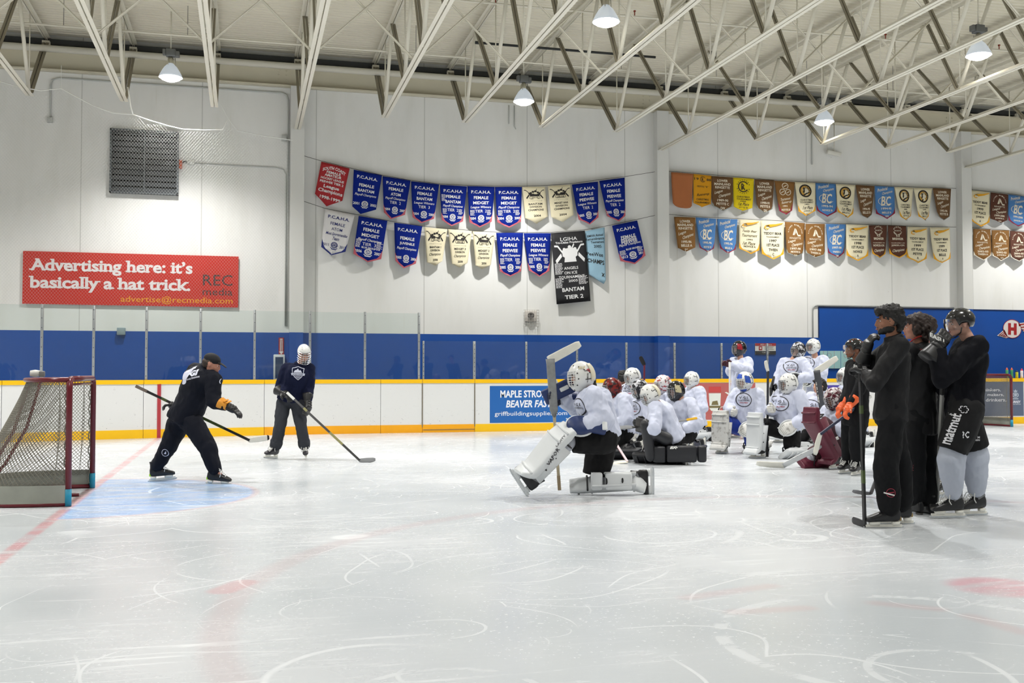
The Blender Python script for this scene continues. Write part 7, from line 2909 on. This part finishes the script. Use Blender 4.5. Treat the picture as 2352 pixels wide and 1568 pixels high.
make_hair(F, K, mat('grey_brown_hair', (70, 58, 48), 0.7, var=0.3, vscale=30), [(0, -0.08, 0.0, 0.07, 0.04, 0.05), (0, -0.06, -0.04, 0.06, 0.04, 0.035), (0.066, -0.03, 0.01, 0.02, 0.04, 0.035), (-0.066, -0.03, 0.01, 0.02, 0.04, 0.035)], amp=0.01)
R0 = rotm(*axes(K['face'], K['hup']))
mb = MB()
ball(mb, hp(K, 0, -0.016, 0.05), (0.087, 0.105, 0.075), R0, 18)
cp = remesh(mb, 'cap', mat('black_cap', (18, 18, 22), 0.8), F.root, 0.008, 1)
mb = MB()
loft(mb, [(hp(K, 0, 0.07, 0.042), R0.col[0], R0.col[2], 0.076, 0.008), (hp(K, 0, 0.12, 0.036), R0.col[0], R0.col[2], 0.074, 0.006), (hp(K, 0, 0.165, 0.022), R0.col[0], R0.col[2], 0.05, 0.005), (hp(K, 0, 0.175, 0.018), R0.col[0], R0.col[2], 0.02, 0.004)], 16, 3)
put(mb.build('cap_brim', mat('black_cap', (18, 18, 22), 0.8)), cp)
gm = mat('lime_boot_trim', (170, 220, 40), 0.5)
skate(F, K['anR'], K['toeR'], s=1.02, accent=gm, laces=True, up=Z_ * 0.98 + R_ * 0.05)
skate(F, K['anL'], K['toeL'], s=1.02, accent=gm, up=Z_ * 0.96 - R_ * 0.1)
gt = mat('amber_glove_band', (226, 150, 40), 0.5)
glove(F, F.p(524, 934, -0.3), F.p(543, 945, -0.32) - F.p(521, 933, -0.3), -Z_ + F_ * 0.2, 1, black_leather, s=1.05, curl=0.55, trim=gt, cuffm=gt)
glove(F, K['wrL'], F.p(392, 930, 0.22) - K['wrL'], -Z_, -1, black_leather, s=1.05)
wp = mat('white_back_print', (214, 216, 232), 0.6)


def vgi_back(b, f):
 poly2d(b, f, [(0.0, 0.18), (0.15, 0.12), (0.26, 0.55), (0.62, 0.05), (0.78, 0.0), (0.3, 0.86), (0.18, 0.88)])
 write(b, f, 'GI', 0.74, 0.42, 0.42, 0.42, bold=0.05, shear=0.3, res=1)
 write(b, f, 'GOALTENDING', 0.68, 0.76, 0.6, 0.12, bold=0.03, res=1)


decal(jk, F.p(437, 862, -0.1), R_ * 0.95 + Z_ * 0.22, -Z_ + R_ * 0.2, 0.29, 0.17, vgi_back, wp, 'back_print')
decal(jk, F.p(425, 876, -0.1), R_ * 0.95 + Z_ * 0.22, -Z_ + R_ * 0.2, 0.08, 0.07, lambda b, f: disc2d(b, f, .5, .5, .48), wp, 'back_disc')
decal(jk, F.p(447, 844, -0.1), R_ * 0.9 + Z_ * 0.3, -Z_ + R_ * 0.2, 0.05, 0.03, lambda b, f: poly2d(b, f, [(0, 0.2), (1, 0), (0.8, 1), (0.2, 0.9)]), wp, 'neck_print')
decal(jk, F.p(495, 876, -0.5), R_, -Z_, 0.07, 0.085, lambda b, f: (ring2d(b, f, .5, .5, .42, .1), poly2d(b, f, [(0.3, 0.6), (0.7, 0.3), (0.6, 0.7)])), wp, 'sleeve_patch')
decal(tr, F.p(364, 1043, -0.3), R_ + Z_ * 0.2, -Z_ + R_ * 0.2, 0.085, 0.095, lambda b, f: (ring2d(b, f, .5, .5, .44, .06), poly2d(b, f, [(0.3, 0.6), (0.72, 0.3), (0.6, 0.72)])), wp, 'leg_patch')
stick('hockey stick with black shaft and white blade held behind the bending coach', F.p(313, 887, 0.22), F.p(573, 1011, 0.15), R_ + Z_ * 0.12 + F_ * 0.1, stick_black, stick_white, blen=0.245, toe_tape=stick_black,
 butt_tape=mat('worn_brown_tape', (104, 92, 82), 0.7), grip=mat('lime_shaft_print', (72, 88, 46), 0.4))

# ------------------------------------------------------------------ player in navy hoodie
F = Fig('person in white helmet with cage, navy hoodie and charcoal trousers, stickhandling a puck', (666, 1054))
f_ = (-F_ * 0.96 + R_ * 0.2).normalized()
K = dict(fwd=f_, pel=F.p(668, 912, 0), neck=F.p(690, 838, -0.05), head=F.p(698, 812, -0.08), face=(-F_ * 0.85 + R_ * 0.38 - Z_ * 0.42), hup=Z_ - F_ * 0.2 + R_ * 0.1,
  shR=F.p(658, 846, 0.0), shL=F.p(711, 846, 0.0), elR=F.p(642, 888, -0.02), wrR=F.p(650, 902, -0.2), elL=F.p(711, 893, 0.0), wrL=F.p(707, 924, -0.16),
  hipR=F.p(652, 922, 0), hipL=F.p(684, 922, 0), knR=F.p(643, 980, -0.06), anR=F.p(632, 1027, 0.0), knL=F.p(692, 980, -0.06), anL=F.p(700, 1026, 0.0), toeR=-F_ * 0.85 - R_ * 0.45, toeL=-F_ * 0.95 + R_ * 0.2)
std(K)
make_body(F, K, (188, 140, 116), 0.009)
hd_ = make_top(F, K, navy_cloth, 'hoodie', 0.205, 0.19, 0.19, 0.14, (0.09, 0.075, 0.062), hem=0.06, wr=0.014, cuff=0.02, seed=31)
mb = MB()
c = K['neck'] + Z_ * 0.0
loft(mb, [(c - Z_ * 0.05 + F_ * 0.02, R_, F_, 0.12, 0.10), (c + Z_ * 0.02 + F_ * 0.03, R_, F_, 0.115, 0.10), (c + Z_ * 0.06 + F_ * 0.05, R_, F_, 0.09, 0.08)], 16)
remesh(mb, 'hood', navy_cloth, F.root, 0.012, 3, 0.01, 10)
make_trousers(F, K, grey_cloth, 'trousers', 0.175, 0.115, 0.09, 0.088, stop=0.88, wr=0.014)
for s in 'LR':
 a, k = K['an' + s], K['kn' + s]
 mb = MB()
 e = k + (a - k) * 0.87
 sausage(mb, [e - (a - k).normalized() * 0.04, e], [0.094, 0.094], 14)
 remesh(mb, 'trouser_cuff', grey_cloth, F.root, 0.012, 2, 0.008, 12)
 skate(F, a, K['toe' + s], up=Z_ + (R_ * 0.2 if s == 'R' else -R_ * 0.12), boot=mat('dark_grey_boot', (48, 46, 52), 0.4))
helmet(F, K, white_shell, cage=cage_m, stripe=mat('grey_vent_slot', (150, 152, 156), 0.5))
glove(F, K['wrR'], F.p(668, 912, -0.3) - K['wrR'], -Z_ + R_ * 0.4, -1, black_leather, s=1.15)
glove(F, K['wrL'], F.p(707, 946, -0.24) - K['wrL'], -R_ * 0.8 + F_ * 0.3, 1, black_leather, s=1.2)
wl = mat('white_shield_print', (206, 210, 226), 0.6)


def shield(b, f):
 P = [(0.5, 0.02), (0.78, 0.12), (0.95, 0.14), (0.92, 0.5), (0.78, 0.76), (0.5, 0.98), (0.22, 0.76), (0.08, 0.5), (0.05, 0.14), (0.22, 0.12)]
 for a, q in zip(P, P[1:] + P[:1]):
  line2d(b, f, a[0], a[1], q[0], q[1], 0.04)
 poly2d(b, f, [(0.16, 0.46), (0.3, 0.26), (0.38, 0.34), (0.5, 0.16), (0.62, 0.34), (0.7, 0.26), (0.84, 0.46)])
 poly2d(b, f, [(-0.04, 0.5), (1.04, 0.5), (1.0, 0.66), (0.0, 0.66)])
 for y, w in ((0.72, 0.5), (0.79, 0.36), (0.86, 0.16)):
  line2d(b, f, 0.5 - w / 2, y, 0.5 + w / 2, y, 0.03)


decal(hd_, F.p(677, 857, -0.4), R_ - Z_ * 0.05, -Z_, 0.19, 0.21, shield, wl, 'shield_print')
decal(hd_, F.p(677, 860, -0.4), R_ - Z_ * 0.05, -Z_, 0.16, 0.016, lambda b, f: write(b, f, 'HOCKEY ACADEMY', .5, .5, 1, 1, bold=0.03, res=1), navy_cloth, 'shield_word', 0.007)
heel = on_z(826, 1057, 0.03)
stick('hockey stick reaching from the navy hooded player to the puck', F.p(660, 902, -0.3), heel, R_ + F_ * 0.1, stick_black, stick_grey, blen=0.23, butt_tape=lace_m, grip=mat('olive_shaft_print', (128, 124, 70), 0.4))
pk = on_z(847, 1061)
m = MB()
m.lathe([(0, 0.0), (0.036, 0.0), (0.0381, 0.002), (0.0381, 0.0234), (0.036, 0.0254), (0, 0.0254)], 24, Matrix.Translation(pk - F_ * 0.02), caps=False)
tag(m.build('puck', mat('black_rubber_puck', (16, 16, 18), 0.6)), 'black puck on the ice at the blade of the hooded player', 'puck')

# ------------------------------------------------------------------ goalie on one knee in the foreground
F = Fig('nearest goalie, on one knee in white mask and jersey, with upturned stick', (1390, 1136))
f_ = (-R_ * 0.95 - F_ * 0.25).normalized()
K = dict(fwd=f_, pel=F.p(1386, 1000, -0.08), neck=F.p(1354, 893, -0.08), head=F.p(1336, 863, -0.08), face=(-R_ * 0.97 - F_ * 0.18 - Z_ * 0.12),
  shL=F.p(1366, 914, -0.30), shR=F.p(1346, 910, 0.14), elL=F.p(1384, 965, -0.36), wrL=F.p(1348, 975, -0.42), elR=F.p(1326, 934, 0.2), wrR=F.p(1296, 913, 0.06),
  hipL=F.p(1388, 1008, -0.2), hipR=F.p(1384, 1014, 0.04), knL=F.p(1312, 1010, -0.32), anL=F.p(1229, 1098, -0.32), knR=F.p(1366, 1098, 0.02), anR=F.p(1464, 1097, 0.02),
  toeL=(-R_ * 0.55 + Z_ * 0.83), toeR=-Z_)
std(K)
make_body(F, K, (204, 158, 136), 0.010)
js = make_top(F, K, white_jersey, 'jersey', 0.235, 0.235, 0.235, 0.19, (0.125, 0.12, 0.10), hem=0.03, wr=0.024, cuff=0.02, seed=41, voxel=0.012)
decal(js, F.p(1304, 935, -0.25), -F_ * 0.9 + R_ * 0.35, -Z_, 0.2, 0.2, vgi, mat('emblem_black', (40, 36, 42), 0.6), 'round_emblem')
make_shorts(F, K, mat('black_goalie_pants', (13, 13, 15), 0.8, spec=0.25, bump=0.15, bscale=24), 'goalie_pants', 0.222, 0.16, 0.14, 0.92, wr=0.014)
mk = mask(F, K, white_shell, white_cage, back=mat('bone_back_plate', (222, 214, 190), 0.4))
decal(mk, hp(K, -0.3, -0.02, 0.06), R_, -Z_, 0.06, 0.04, lambda b, f: poly2d(b, f, [(0.2, 0.2), (1.0, 0.0), (0.8, 1.0), (0.1, 0.6)]), mat('red_mask_mark', (190, 50, 60), 0.4), 'red_mark')
decal(mk, hp(K, -0.3, 0.05, 0.095), R_, -Z_, 0.075, 0.034, lambda b, f: write(b, f, 'BAUE', .5, .5, 1, 1, bold=0.04, res=1), mat('bone_mask_print', (196, 186, 150), 0.5), 'brow_print')
decal(mk, hp(K, -0.3, 0.0, -0.02), -Z_ * -1.0, R_, 0.10, 0.016, lambda b, f: write(b, f, 'WARRIOR', .5, .5, 1, 1, bold=0.03, res=1), mat('emblem_black', (40, 36, 42), 0.6), 'side_print')
make_hair(F, K, hair_black, [(0, -0.12, -0.06, 0.035, 0.035, 0.05), (0, -0.125, -0.12, 0.03, 0.03, 0.05)], 'ponytail', 0.006)
sd = (F_ * 0.68 - R_ * 0.66)
for s in 'LR':
 mb = MB()
 sausage(mb, [K['kn' + s] + (K['an' + s] - K['kn' + s]) * 0.03, K['kn' + s].lerp(K['an' + s], 0.5), K['kn' + s].lerp(K['an' + s], 0.9)], [0.075, 0.085, 0.06], 12)
 remesh(mb, 'hockey_sock', mat('white_sock', (200, 203, 212), 0.8), F.root, 0.014, 2)
pd = leg_pad(F, F.p(1310, 980, -0.44), F.p(1276, 1010, -0.46), F.p(1218, 1080, -0.44), F.p(1188, 1084, -0.48), sd, white_pad, w=0.15)
decal(pd, F.p(1271, 1049, -0.6), R_ * 0.52 + Z_ * 0.85, R_ * 0.85 - Z_ * 0.5, 0.2, 0.045, lambda b, f: write(b, f, 'VAPOR', .5, .5, 1, 0.9, bold=0.02, shear=0.2, res=1), mat('emblem_black', (40, 36, 42), 0.6), 'pad_print')
decal(pd, F.p(1288, 1012, -0.6), R_ * 0.62 + Z_ * 0.78, R_ * 0.78 - Z_ * 0.62, 0.15, 0.02, lambda b, f: write(b, f, 'LAVITY', .5, .5, 1, 0.9, bold=0.02, res=1), mat('emblem_black', (40, 36, 42), 0.6), 'pad_word')
pd2 = leg_pad(F, F.p(1308, 1116, 0.0), F.p(1362, 1113, -0.02), F.p(1456, 1108, -0.02), F.p(1484, 1118, -0.02), Z_ * 0.86 + F_ * 0.5, white_pad, w=0.085)
mb = MB()
for (xa, xb) in ((1357, 1384), (1390, 1452)):
 a_, b_ = F.p(xa, 1106, -0.13), F.p(xb, 1104, -0.13)
 mb.bbox((a_ + b_) / 2, ((b_ - a_).length, 0.07, 0.19), 0.025, rotm(R_, F_, Z_))
put(mb.build('knee_wing', white_pad), pd2)
skate(F, K['anL'], K['toeL'], up=R_ * 0.83 + Z_ * 0.55, s=1.05, holder=white_pad)
skate(F, K['anR'], K['toeR'], up=-R_, s=1.05, holder=white_pad, goalie=False)
ct = catcher(F, F.p(1356, 977, -0.44), -R_ * 0.98 - F_ * 0.1 + Z_ * 0.05, -Z_ * 0.5 + F_ * 0.8, navy_leather, white_pad, s=0.92)
glove(F, K['wrR'], F.p(1262, 905, 0.02) - K['wrR'], -F_ * 0.6 + R_ * 0.2, -1, mat('navy_white_glove', (34, 40, 62), 0.45), s=1.25, trim=white_pad, cuffm=navy_leather)
mb = MB()
c = F.p(1283, 898, -0.02)
mb.bbox(c, (0.36, 0.05, 0.17), 0.02, rotm(*axes(F_, Z_)) @ Matrix.Rotation(radians(-26), 3, 'Y'))
bo = mb.build('blocker_board', navy_leather)
put(bo, F.root)
mb = MB()
for k in (-0.06, 0.06):
 mb.bbox(c + R_ * k - F_ * 0.03 + Z_ * (0.06 - k * 0.5), (0.1, 0.012, 0.045), 0.008, rotm(*axes(F_, Z_)) @ Matrix.Rotation(radians(-26), 3, 'Y'))
put(mb.build('white_band', white_pad), bo)
stick('goalie stick held upside down, blade up, by the goalie kneeling nearest', F.p(1285, 1124, -0.05), F.p(1264, 826, -0.05), R_ * 0.88 + Z_ * 0.47, mat('white_wood_shaft', (196, 182, 150), 0.5), stick_white, goalie=True,
 paddle=mat('grey_worn_paddle', (136, 138, 138), 0.55, var=0.3, vscale=25), pad_len=0.6, butt_tape=mat('worn_cloth_tape', (170, 150, 120), 0.8))

# ------------------------------------------------------------------ the kneeling and standing goalies in white
GW = 'goalies in white jerseys gathered behind the nearest goalie'
sock_w = mat('white_sock', (200, 203, 212), 0.8)
blk_p = mat('black_goalie_pants', (13, 13, 15), 0.8)


def gk(label, base, head, neck, pel, fwd, look, wrL, wrR, shell, cagem=None, mk=None, up=None, pads=None, pants=None, emblem=None, hands='cb', bare=None, sk=(196, 150, 128), cm=None, bm=None, roll=None,
 seed=0.0, ov=None):
 """a goalie: 'up' names the raised knee ('L', 'R'), 'S' a standing figure, None both knees down"""
 F = Fig(label, base, group=GW)
 fwd = Vector(fwd).normalized()
 x, f, z = axes(fwd)
 pads = pads or white_pad
 K = dict(fwd=fwd, pel=F.p(*pel), neck=F.p(*neck), head=F.p(*head), face=Vector(look), wrL=F.p(*wrL), wrR=F.p(*wrR))
 std(K, 0.19)
 for s, q in (('L', -1), ('R', 1)):
  sh, w = K['sh' + s], K['wr' + s]
  mid = (sh + w) / 2
  L = (sh - w).length / 2
  drop = sqrt(max(0.004, 0.29 ** 2 - L * L))
  K['el' + s] = mid + (x * q * 0.75 - f * 0.35 - Z_ * 0.55).normalized() * drop
  h = K['hip' + s]
  if up == 'S':
   K['kn' + s] = Vector((h.x, h.y, h.z * 0.55)) + f * 0.07 + x * q * 0.06
   K['an' + s] = Vector((h.x, h.y, 0.175)) + x * q * 0.09
   K['toe' + s] = fwd + x * q * 0.4
  elif up == s:
   K['kn' + s] = Vector((h.x, h.y, max(h.z + 0.02, 0.5))) + f * 0.38 + x * q * 0.1
   K['an' + s] = Vector((K['kn' + s].x, K['kn' + s].y, 0.175)) + f * 0.02
   K['toe' + s] = fwd + x * q * 0.2
  else:
   r = min(0.40, max(0.12, 0.17 / max(h.z, 0.2)))
   K['kn' + s] = Vector((h.x, h.y, 0.13)) + f * (0.1 if h.z > 0.4 else 0.34) + x * q * 0.09
   K['an' + s] = K['kn' + s] - f * 0.42 + Z_ * 0.04
   K['toe' + s] = -Z_
 for k, v in (ov or {}).items():
  K[k] = F.p(*v)
 K['eyes'] = bool(bare)
 if bare:
  K['hairm'] = bare
 make_body(F, K, sk, 0.015)
 js = make_top(F, K, white_jersey, 'jersey', 0.225, 0.215, 0.215, 0.165, (0.11, 0.105, 0.09), hem=0.10 if up == 'S' else 0.05, voxel=0.016, wr=0.02, cuff=0.03, seed=seed)
 make_shorts(F, K, pants or blk_p, 'goalie_pants', 0.195, 0.135, 0.125, 0.92, voxel=0.018)
 if bare:
  make_hair(F, K, bare, [(0, -0.03, 0.055, 0.09, 0.1, 0.08), (0, -0.085, 0.0, 0.08, 0.05, 0.085), (0, 0.055, 0.085, 0.07, 0.045, 0.034), (0.066, -0.03, 0.01, 0.026, 0.045, 0.06), (-0.066, -0.03, 0.01, 0.026, 0.045, 0.06)], amp=0.014)
 else:
  mask(F, K, shell, cagem or cage_m, **(mk or {}))
 for s, q in (('L', -1), ('R', 1)):
  k, a = K['kn' + s], K['an' + s]
  mb = MB()
  sausage(mb, [k, k.lerp(a, 0.5), k.lerp(a, 0.92)], [0.07, 0.08, 0.055], 10)
  remesh(mb, 'hockey_sock', sock_w, F.root, 0.018, 2)
  if up == 'S' or up == s:
   leg_pad(F, k + Z_ * 0.2 + f * 0.12, k + f * 0.13, a + f * 0.13 - Z_ * 0.02, a + f * 0.24 - Z_ * 0.1, x, pads, roll=roll, w=0.145)
   skate(F, a, K['toe' + s], laces=False)
  else:
   g = Vector((0, 0, 0.075))
   k0, a0 = Vector((k.x, k.y, 0)), Vector((a.x, a.y, 0))
   leg_pad(F, k0 + f * 0.2 + g, k0 + g, a0 + g, a0 - f * 0.14 + g + Z_ * 0.03, x + Z_ * (0.75 * q), pads, roll=roll, w=0.13)
   skate(F, a0 + Z_ * 0.19 - f * 0.02, -Z_, up=fwd, laces=False)
 for s, hnd in zip('LR', hands):
  d = K['wr' + s] - K['el' + s]
  if hnd == 'c':
   catcher(F, K['wr' + s], d, f - Z_ * 0.2, cm or white_pad, cm and white_pad or black_leather, s=0.9)
  elif hnd == 'b':
   blocker(F, K['wr' + s], d, f * 0.6 + x * (0.8 if s == 'R' else -0.8), bm or white_pad)
  elif hnd == 'g':
   glove(F, K['wr' + s], d, f, 1 if s == 'L' else -1, cm or black_leather, s=1.15)
 if emblem:
  emblem_on(js, F.p(emblem[0], emblem[1], -0.2), R_, 0.24)
 return F, K


LK = -R_ * 0.97 - F_ * 0.2
maroon_shell = pattern('maroon_mask_paint', (120, 26, 22), (44, 20, 22), 16, 0.48, 0.56)
gold_paint = pattern('gold_mask_paint', (216, 164, 40), (50, 30, 20), 30, 0.5, 0.56)
mixed_shell = pattern('black_white_mask_paint', (30, 30, 36), (206, 206, 210), 15, 0.5, 0.56)
redwhite = pattern('red_white_mask_paint', (230, 226, 226), (166, 60, 66), 16, 0.52, 0.58)
grid_shell = pattern('maroon_white_mask_paint', (214, 206, 206), (84, 24, 40), 18, 0.46, 0.52)
blue_paint2 = mat('blue_mask_paint', (44, 84, 180), 0.35, var=0.2, vscale=12)
red_paint = mat('red_mask_paint', (150, 24, 40), 0.35)
royal_pants = mat('royal_blue_pants', (20, 56, 160), 0.7)
# left cluster
gk('goalie with maroon mask and gold chin, kneeling just behind the nearest goalie', (1430, 1053), (1406, 890, 0), (1424, 908, 0), (1432, 988, 0), LK, LK - Z_ * 0.2, (1412, 975, -0.25), (1408, 968, 0.2), maroon_shell,
 mk=dict(chin=gold_paint), pads=black_pad, seed=1)
gk('bare headed goalie with dark hair looking away, behind the maroon masked one', (1436, 1019), (1431, 866, 0), (1434, 888, 0), (1440, 975, 0), -R_ * 0.4 + F_ * 0.8, R_ * 0.3 + F_, (1424, 955, 0.2), (1452, 955, 0.2), None, bare=hair_black,
 sk=(150, 108, 90), seed=2)
gk('goalie in plain white mask in the left cluster, kneeling upright beside the bare head', (1458, 1026), (1453, 864, 0), (1455, 888, 0), (1458, 975, 0), -R_ * 0.7 - F_ * 0.6, LK - Z_ * 0.25, (1462, 960, -0.3), (1432, 962, -0.1), white_shell, emblem=(1445, 897), seed=3)
gk('goalie in black and white patterned mask, bowed, behind the nearest white mask', (1468, 1040), (1470, 893, -0.1), (1474, 914, 0), (1476, 988, 0), -R_ * 0.75 - F_ * 0.5, LK - Z_ * 0.4, (1461, 990, -0.3), (1446, 984, 0), mixed_shell, emblem=(1455, 938), pads=black_pad,
 cm=mat('grey_white_catcher', (206, 204, 198), 0.5, var=0.3, vscale=20), seed=4)
F, K = gk('hunched goalie in white mask and black pads sitting on the heels, back to the camera', (1545, 1064), (1494, 906, -0.05), (1511, 928, 0), (1546, 1004, 0), -R_ * 0.9 + F_ * 0.35, LK - Z_ * 0.45, (1486, 978, -0.2), (1484, 972, 0.15), white_shell, mk=dict(back=mat('bone_back_plate', (222, 214, 190), 0.4)), pads=black_pad, bm=black_leather,
  hands='bg', seed=5)
mb = MB()
for (xa, xb, ya) in ((1500, 1528, 1043), (1530, 1600, 1042), (1602, 1622, 1042)):
 a_, b_ = F.p(xa, ya, -0.3), F.p(xb, ya, -0.3)
 mb.bbox((a_ + b_) / 2, ((b_ - a_).length, 0.12, 0.235), 0.03, rotm(R_, F_, Z_))
o = mb.build('pad_side', black_pad)
put(o, F.root)
decal(o, F.p(1551, 1029, -0.5), R_, -Z_, 0.11, 0.045, lambda b, f: write(b, f, 'BX', .5, .5, 1, 1, bold=0.05, shear=0.3, res=1), lace_m, 'pad_print')
mb = MB()
sausage(mb, [F.p(1530, 1008, -0.25), F.p(1484, 985, -0.32)], [0.1, 0.085])
sausage(mb, [F.p(1484, 975, -0.32), F.p(1494, 1048, -0.3)], [0.085, 0.075])
remesh(mb, 'thigh_guard', black_pad, F.root, 0.016, 2)
gk('goalie in red and white patterned mask at the back of the left cluster', (1534, 1036), (1523, 882, 0), (1530, 904, 0), (1536, 980, 0), LK, LK - Z_ * 0.15, (1512, 960, -0.1), (1512, 958, 0.2), redwhite, cagem=white_cage, seed=6)
F, K = gk('goalie in black mask in the left cluster, behind the hunched goalie', (1572, 1047), (1553, 897, 0), (1565, 918, 0), (1574, 990, 0), -R_ * 0.75 - F_ * 0.5, LK - F_ * 0.3 - Z_ * 0.2, (1574, 985, -0.35), (1546, 980, 0), black_shell, mk=dict(print_m=mat('bone_mask_print', (196, 186, 150), 0.5)), pads=mat('navy_pad_leather', (28, 34, 60), 0.5), roll=white_pad,
  hands='gb', seed=7)
gk('goalie in white mask kneeling tall at the right end of the left cluster', (1600, 1012), (1589, 871, 0), (1594, 892, 0), (1600, 970, 0), -R_ * 0.9 - F_ * 0.3, LK - Z_ * 0.12, (1592, 948, -0.3), (1582, 950, 0.15), white_shell, seed=8, hands='gg')
# right cluster
F, K = gk('standing goalie in black and red mask with maroon gloves folded on the stick', (1700, 1006), (1698, 800, 0), (1701, 825, 0), (1702, 905, 0), -R_ * 0.85 - F_ * 0.45, LK - Z_ * 0.1, (1680, 838, -0.3), (1682, 842, 0.0), black_shell, mk=dict(print_m=red_paint), up='S', pads=maroon_pad, cm=maroon_leather,
  hands='gg', seed=9)
F2, K2 = gk('kneeling goalie in white and blue mask with blue pants, left in the right cluster', (1705, 1039), (1711, 875, -0.05), (1716, 897, 0), (1712, 978, 0), -F_ * 0.75 - R_ * 0.6, -R_ * 0.85 - F_ * 0.5 - Z_ * 0.2, (1724, 975, -0.3), (1684, 945, -0.2), white_shell, cagem=white_cage, mk=dict(print_m=blue_paint2, crest=blue_paint2, chin=blue_paint2),
   up='R', pads=scuffed_pad, pants=royal_pants, emblem=(1710, 918), hands='cg', cm=scuffed_pad, seed=10)
gk('standing goalie in dark patterned mask with black chin, raised glove on chest', (1818, 1017), (1834, 804, 0), (1822, 826, 0), (1816, 910, 0), -F_ * 0.6 - R_ * 0.75, -R_ * 0.8 - F_ * 0.5 - Z_ * 0.1, (1836, 868, -0.35), (1782, 886, -0.1), mixed_shell, mk=dict(chin=black_shell), up='S', cm=black_leather, bm=black_leather,
 emblem=(1819, 843), seed=11)
gk('standing goalie in white mask, rightmost of the standing goalies', (1878, 1004), (1868, 795, 0), (1873, 822, 0), (1876, 905, 0), -R_ * 0.75 - F_ * 0.6, -R_ * 0.9 - F_ * 0.4, (1862, 870, -0.35), (1852, 876, -0.1), white_shell, up='S', cm=black_leather, emblem=(1860, 832), seed=12)
F5, K5 = gk('kneeling goalie in white mask holding an upright stick, middle of the right cluster', (1795, 1051), (1811, 880, -0.05), (1812, 902, 0), (1808, 985, 0), -R_ * 0.8 - F_ * 0.55, LK - Z_ * 0.12, (1824, 975, -0.3), (1773, 940, -0.1), white_shell, up='R', emblem=(1795, 927), hands='cg', cm=scuffed_pad, seed=13)
F6, K6 = gk('bare headed goalie with dark hair kneeling between the white masks, face visible', (1872, 1039), (1881, 887, -0.05), (1884, 908, 0), (1878, 990, 0), -R_ * 0.75 - F_ * 0.6, -R_ * 0.9 - F_ * 0.42, (1886, 960, -0.35), (1852, 952, -0.2), None, bare=hair_black, sk=(206, 160, 136), emblem=(1868, 934), hands='gc', cm=mat('white_red_catcher', (214, 190, 188), 0.5, var=0.3, vscale=10), seed=14)
F7, K7 = gk('kneeling goalie in maroon and white mask with maroon pads, next to the orange gloves', (1908, 1074), (1917, 915, -0.05), (1922, 938, 0), (1926, 1012, 0), -R_ * 0.85 - F_ * 0.4, LK - Z_ * 0.4, (1898, 985, -0.2), (1890, 970, 0.15), grid_shell, up='L', pads=maroon_pad, pants=mat('maroon_pants', (60, 18, 30), 0.7), hands='gg', cm=white_pad, ov=dict(knL=(1880, 968, -0.3), anL=(1926, 1046, -0.2)),
   seed=15)
gk('goalie in white mask half hidden behind the visored young person', (1966, 1026), (1941, 864, 0), (1955, 890, 0), (1966, 985, 0), -R_ * 0.8 - F_ * 0.4, LK, (1950, 970, -0.2), (1945, 960, 0.1), white_shell, seed=16)
# their sticks
stick('goalie stick with grey paddle held level by the hunched goalie', F.p(1440, 984, -0.1) + Vector((0, 0, 0)) if False else at_d(1530, 968, 15.0), at_d(1452, 981, 14.9), -R_ + Z_ * 0.05, stick_black, stick_grey, blen=0.2)
stick('hockey stick with red and white tape slanting to the ice behind the nearest goalie', at_d(1408, 1008, 15.4), on_z(1441, 1060, 0.03), -R_ * 0.95 + F_ * 0.2, mat('maroon_white_shaft', (150, 110, 116), 0.4), mat('cream_blade', (230, 222, 200), 0.5), blen=0.22)
stick('stick with a bright yellow taped end beside the hunched goalie', at_d(1600, 960, 15.3), at_d(1530, 972, 15.5), -R_, mat('grey_shaft', (150, 150, 150), 0.4), stick_grey, blen=0.1, butt_tape=mat('yellow_tape', (240, 184, 20), 0.6))
stick('hockey stick with black blade raised above the left cluster', at_d(1479, 930, 17.2), at_d(1480, 838, 17.2), -R_ * 0.45 + Z_ * 0.9, mat('maroon_shaft', (110, 40, 60), 0.4), stick_black, blen=0.16)
stick('stick with pale shaft standing under the maroon gloves', at_d(1676, 832, 20.2), on_z(1676, 1008, 0.03), -R_ * 0.9 - F_ * 0.3, mat('pale_shaft', (206, 206, 206), 0.4), stick_white)
stick('hockey stick held upside down upright by the kneeling goalie in the middle', on_z(1762, 1048, 0.02), at_d(1764, 852, (on_z(1762, 1048)).dot(F_)), -R_ * 0.35 + Z_ * 0.94, mat('dark_grey_shaft', (44, 46, 52), 0.4), stick_white, blen=0.17, butt_tape=stick_black)
s_ = stick('goalie stick held upside down by the bare headed goalie, white blade up', at_d(1906, 1062, 14.9), at_d(1876, 852, 14.9), R_ * 0.85 + Z_ * 0.52, stick_black, stick_white, goalie=True, paddle=mat('dark_grey_paddle', (70, 72, 78), 0.5, var=0.2, vscale=20), pad_len=0.58)
pdl = [o for o in s_.children if o.name.startswith('paddle')][0]
decal(pdl, at_d(1882, 905, 14.7), -R_ * 0.14 + Z_ * -1 if False else (R_ * 0.12 - Z_), -R_ - Z_ * 0.12, 0.34, 0.06, lambda b, f: write(b, f, 'BAUER', .5, .5, 0.95, 0.9, bold=0.02, res=1), stick_white, 'paddle_print')
s_ = stick('white goalie stick lying on the ice in front of the maroon pads', at_d(1925, 1005, 13.9), on_z(1800, 1068, 0.05), -R_ - F_ * 0.15, white_pad, stick_white, goalie=True, paddle=white_pad, pad_len=0.55)
pdl = [o for o in s_.children if o.name.startswith('paddle')][0]
decal(pdl, at_d(1827, 1058, 13.5), R_ * 0.93 + Z_ * 0.36, -Z_ + R_ * 0.38, 0.28, 0.05, lambda b, f: write(b, f, 'VAPOR', .5, .5, 0.95, 0.9, bold=0.01, res=1), mat('emblem_black', (40, 36, 42), 0.6), 'paddle_print')
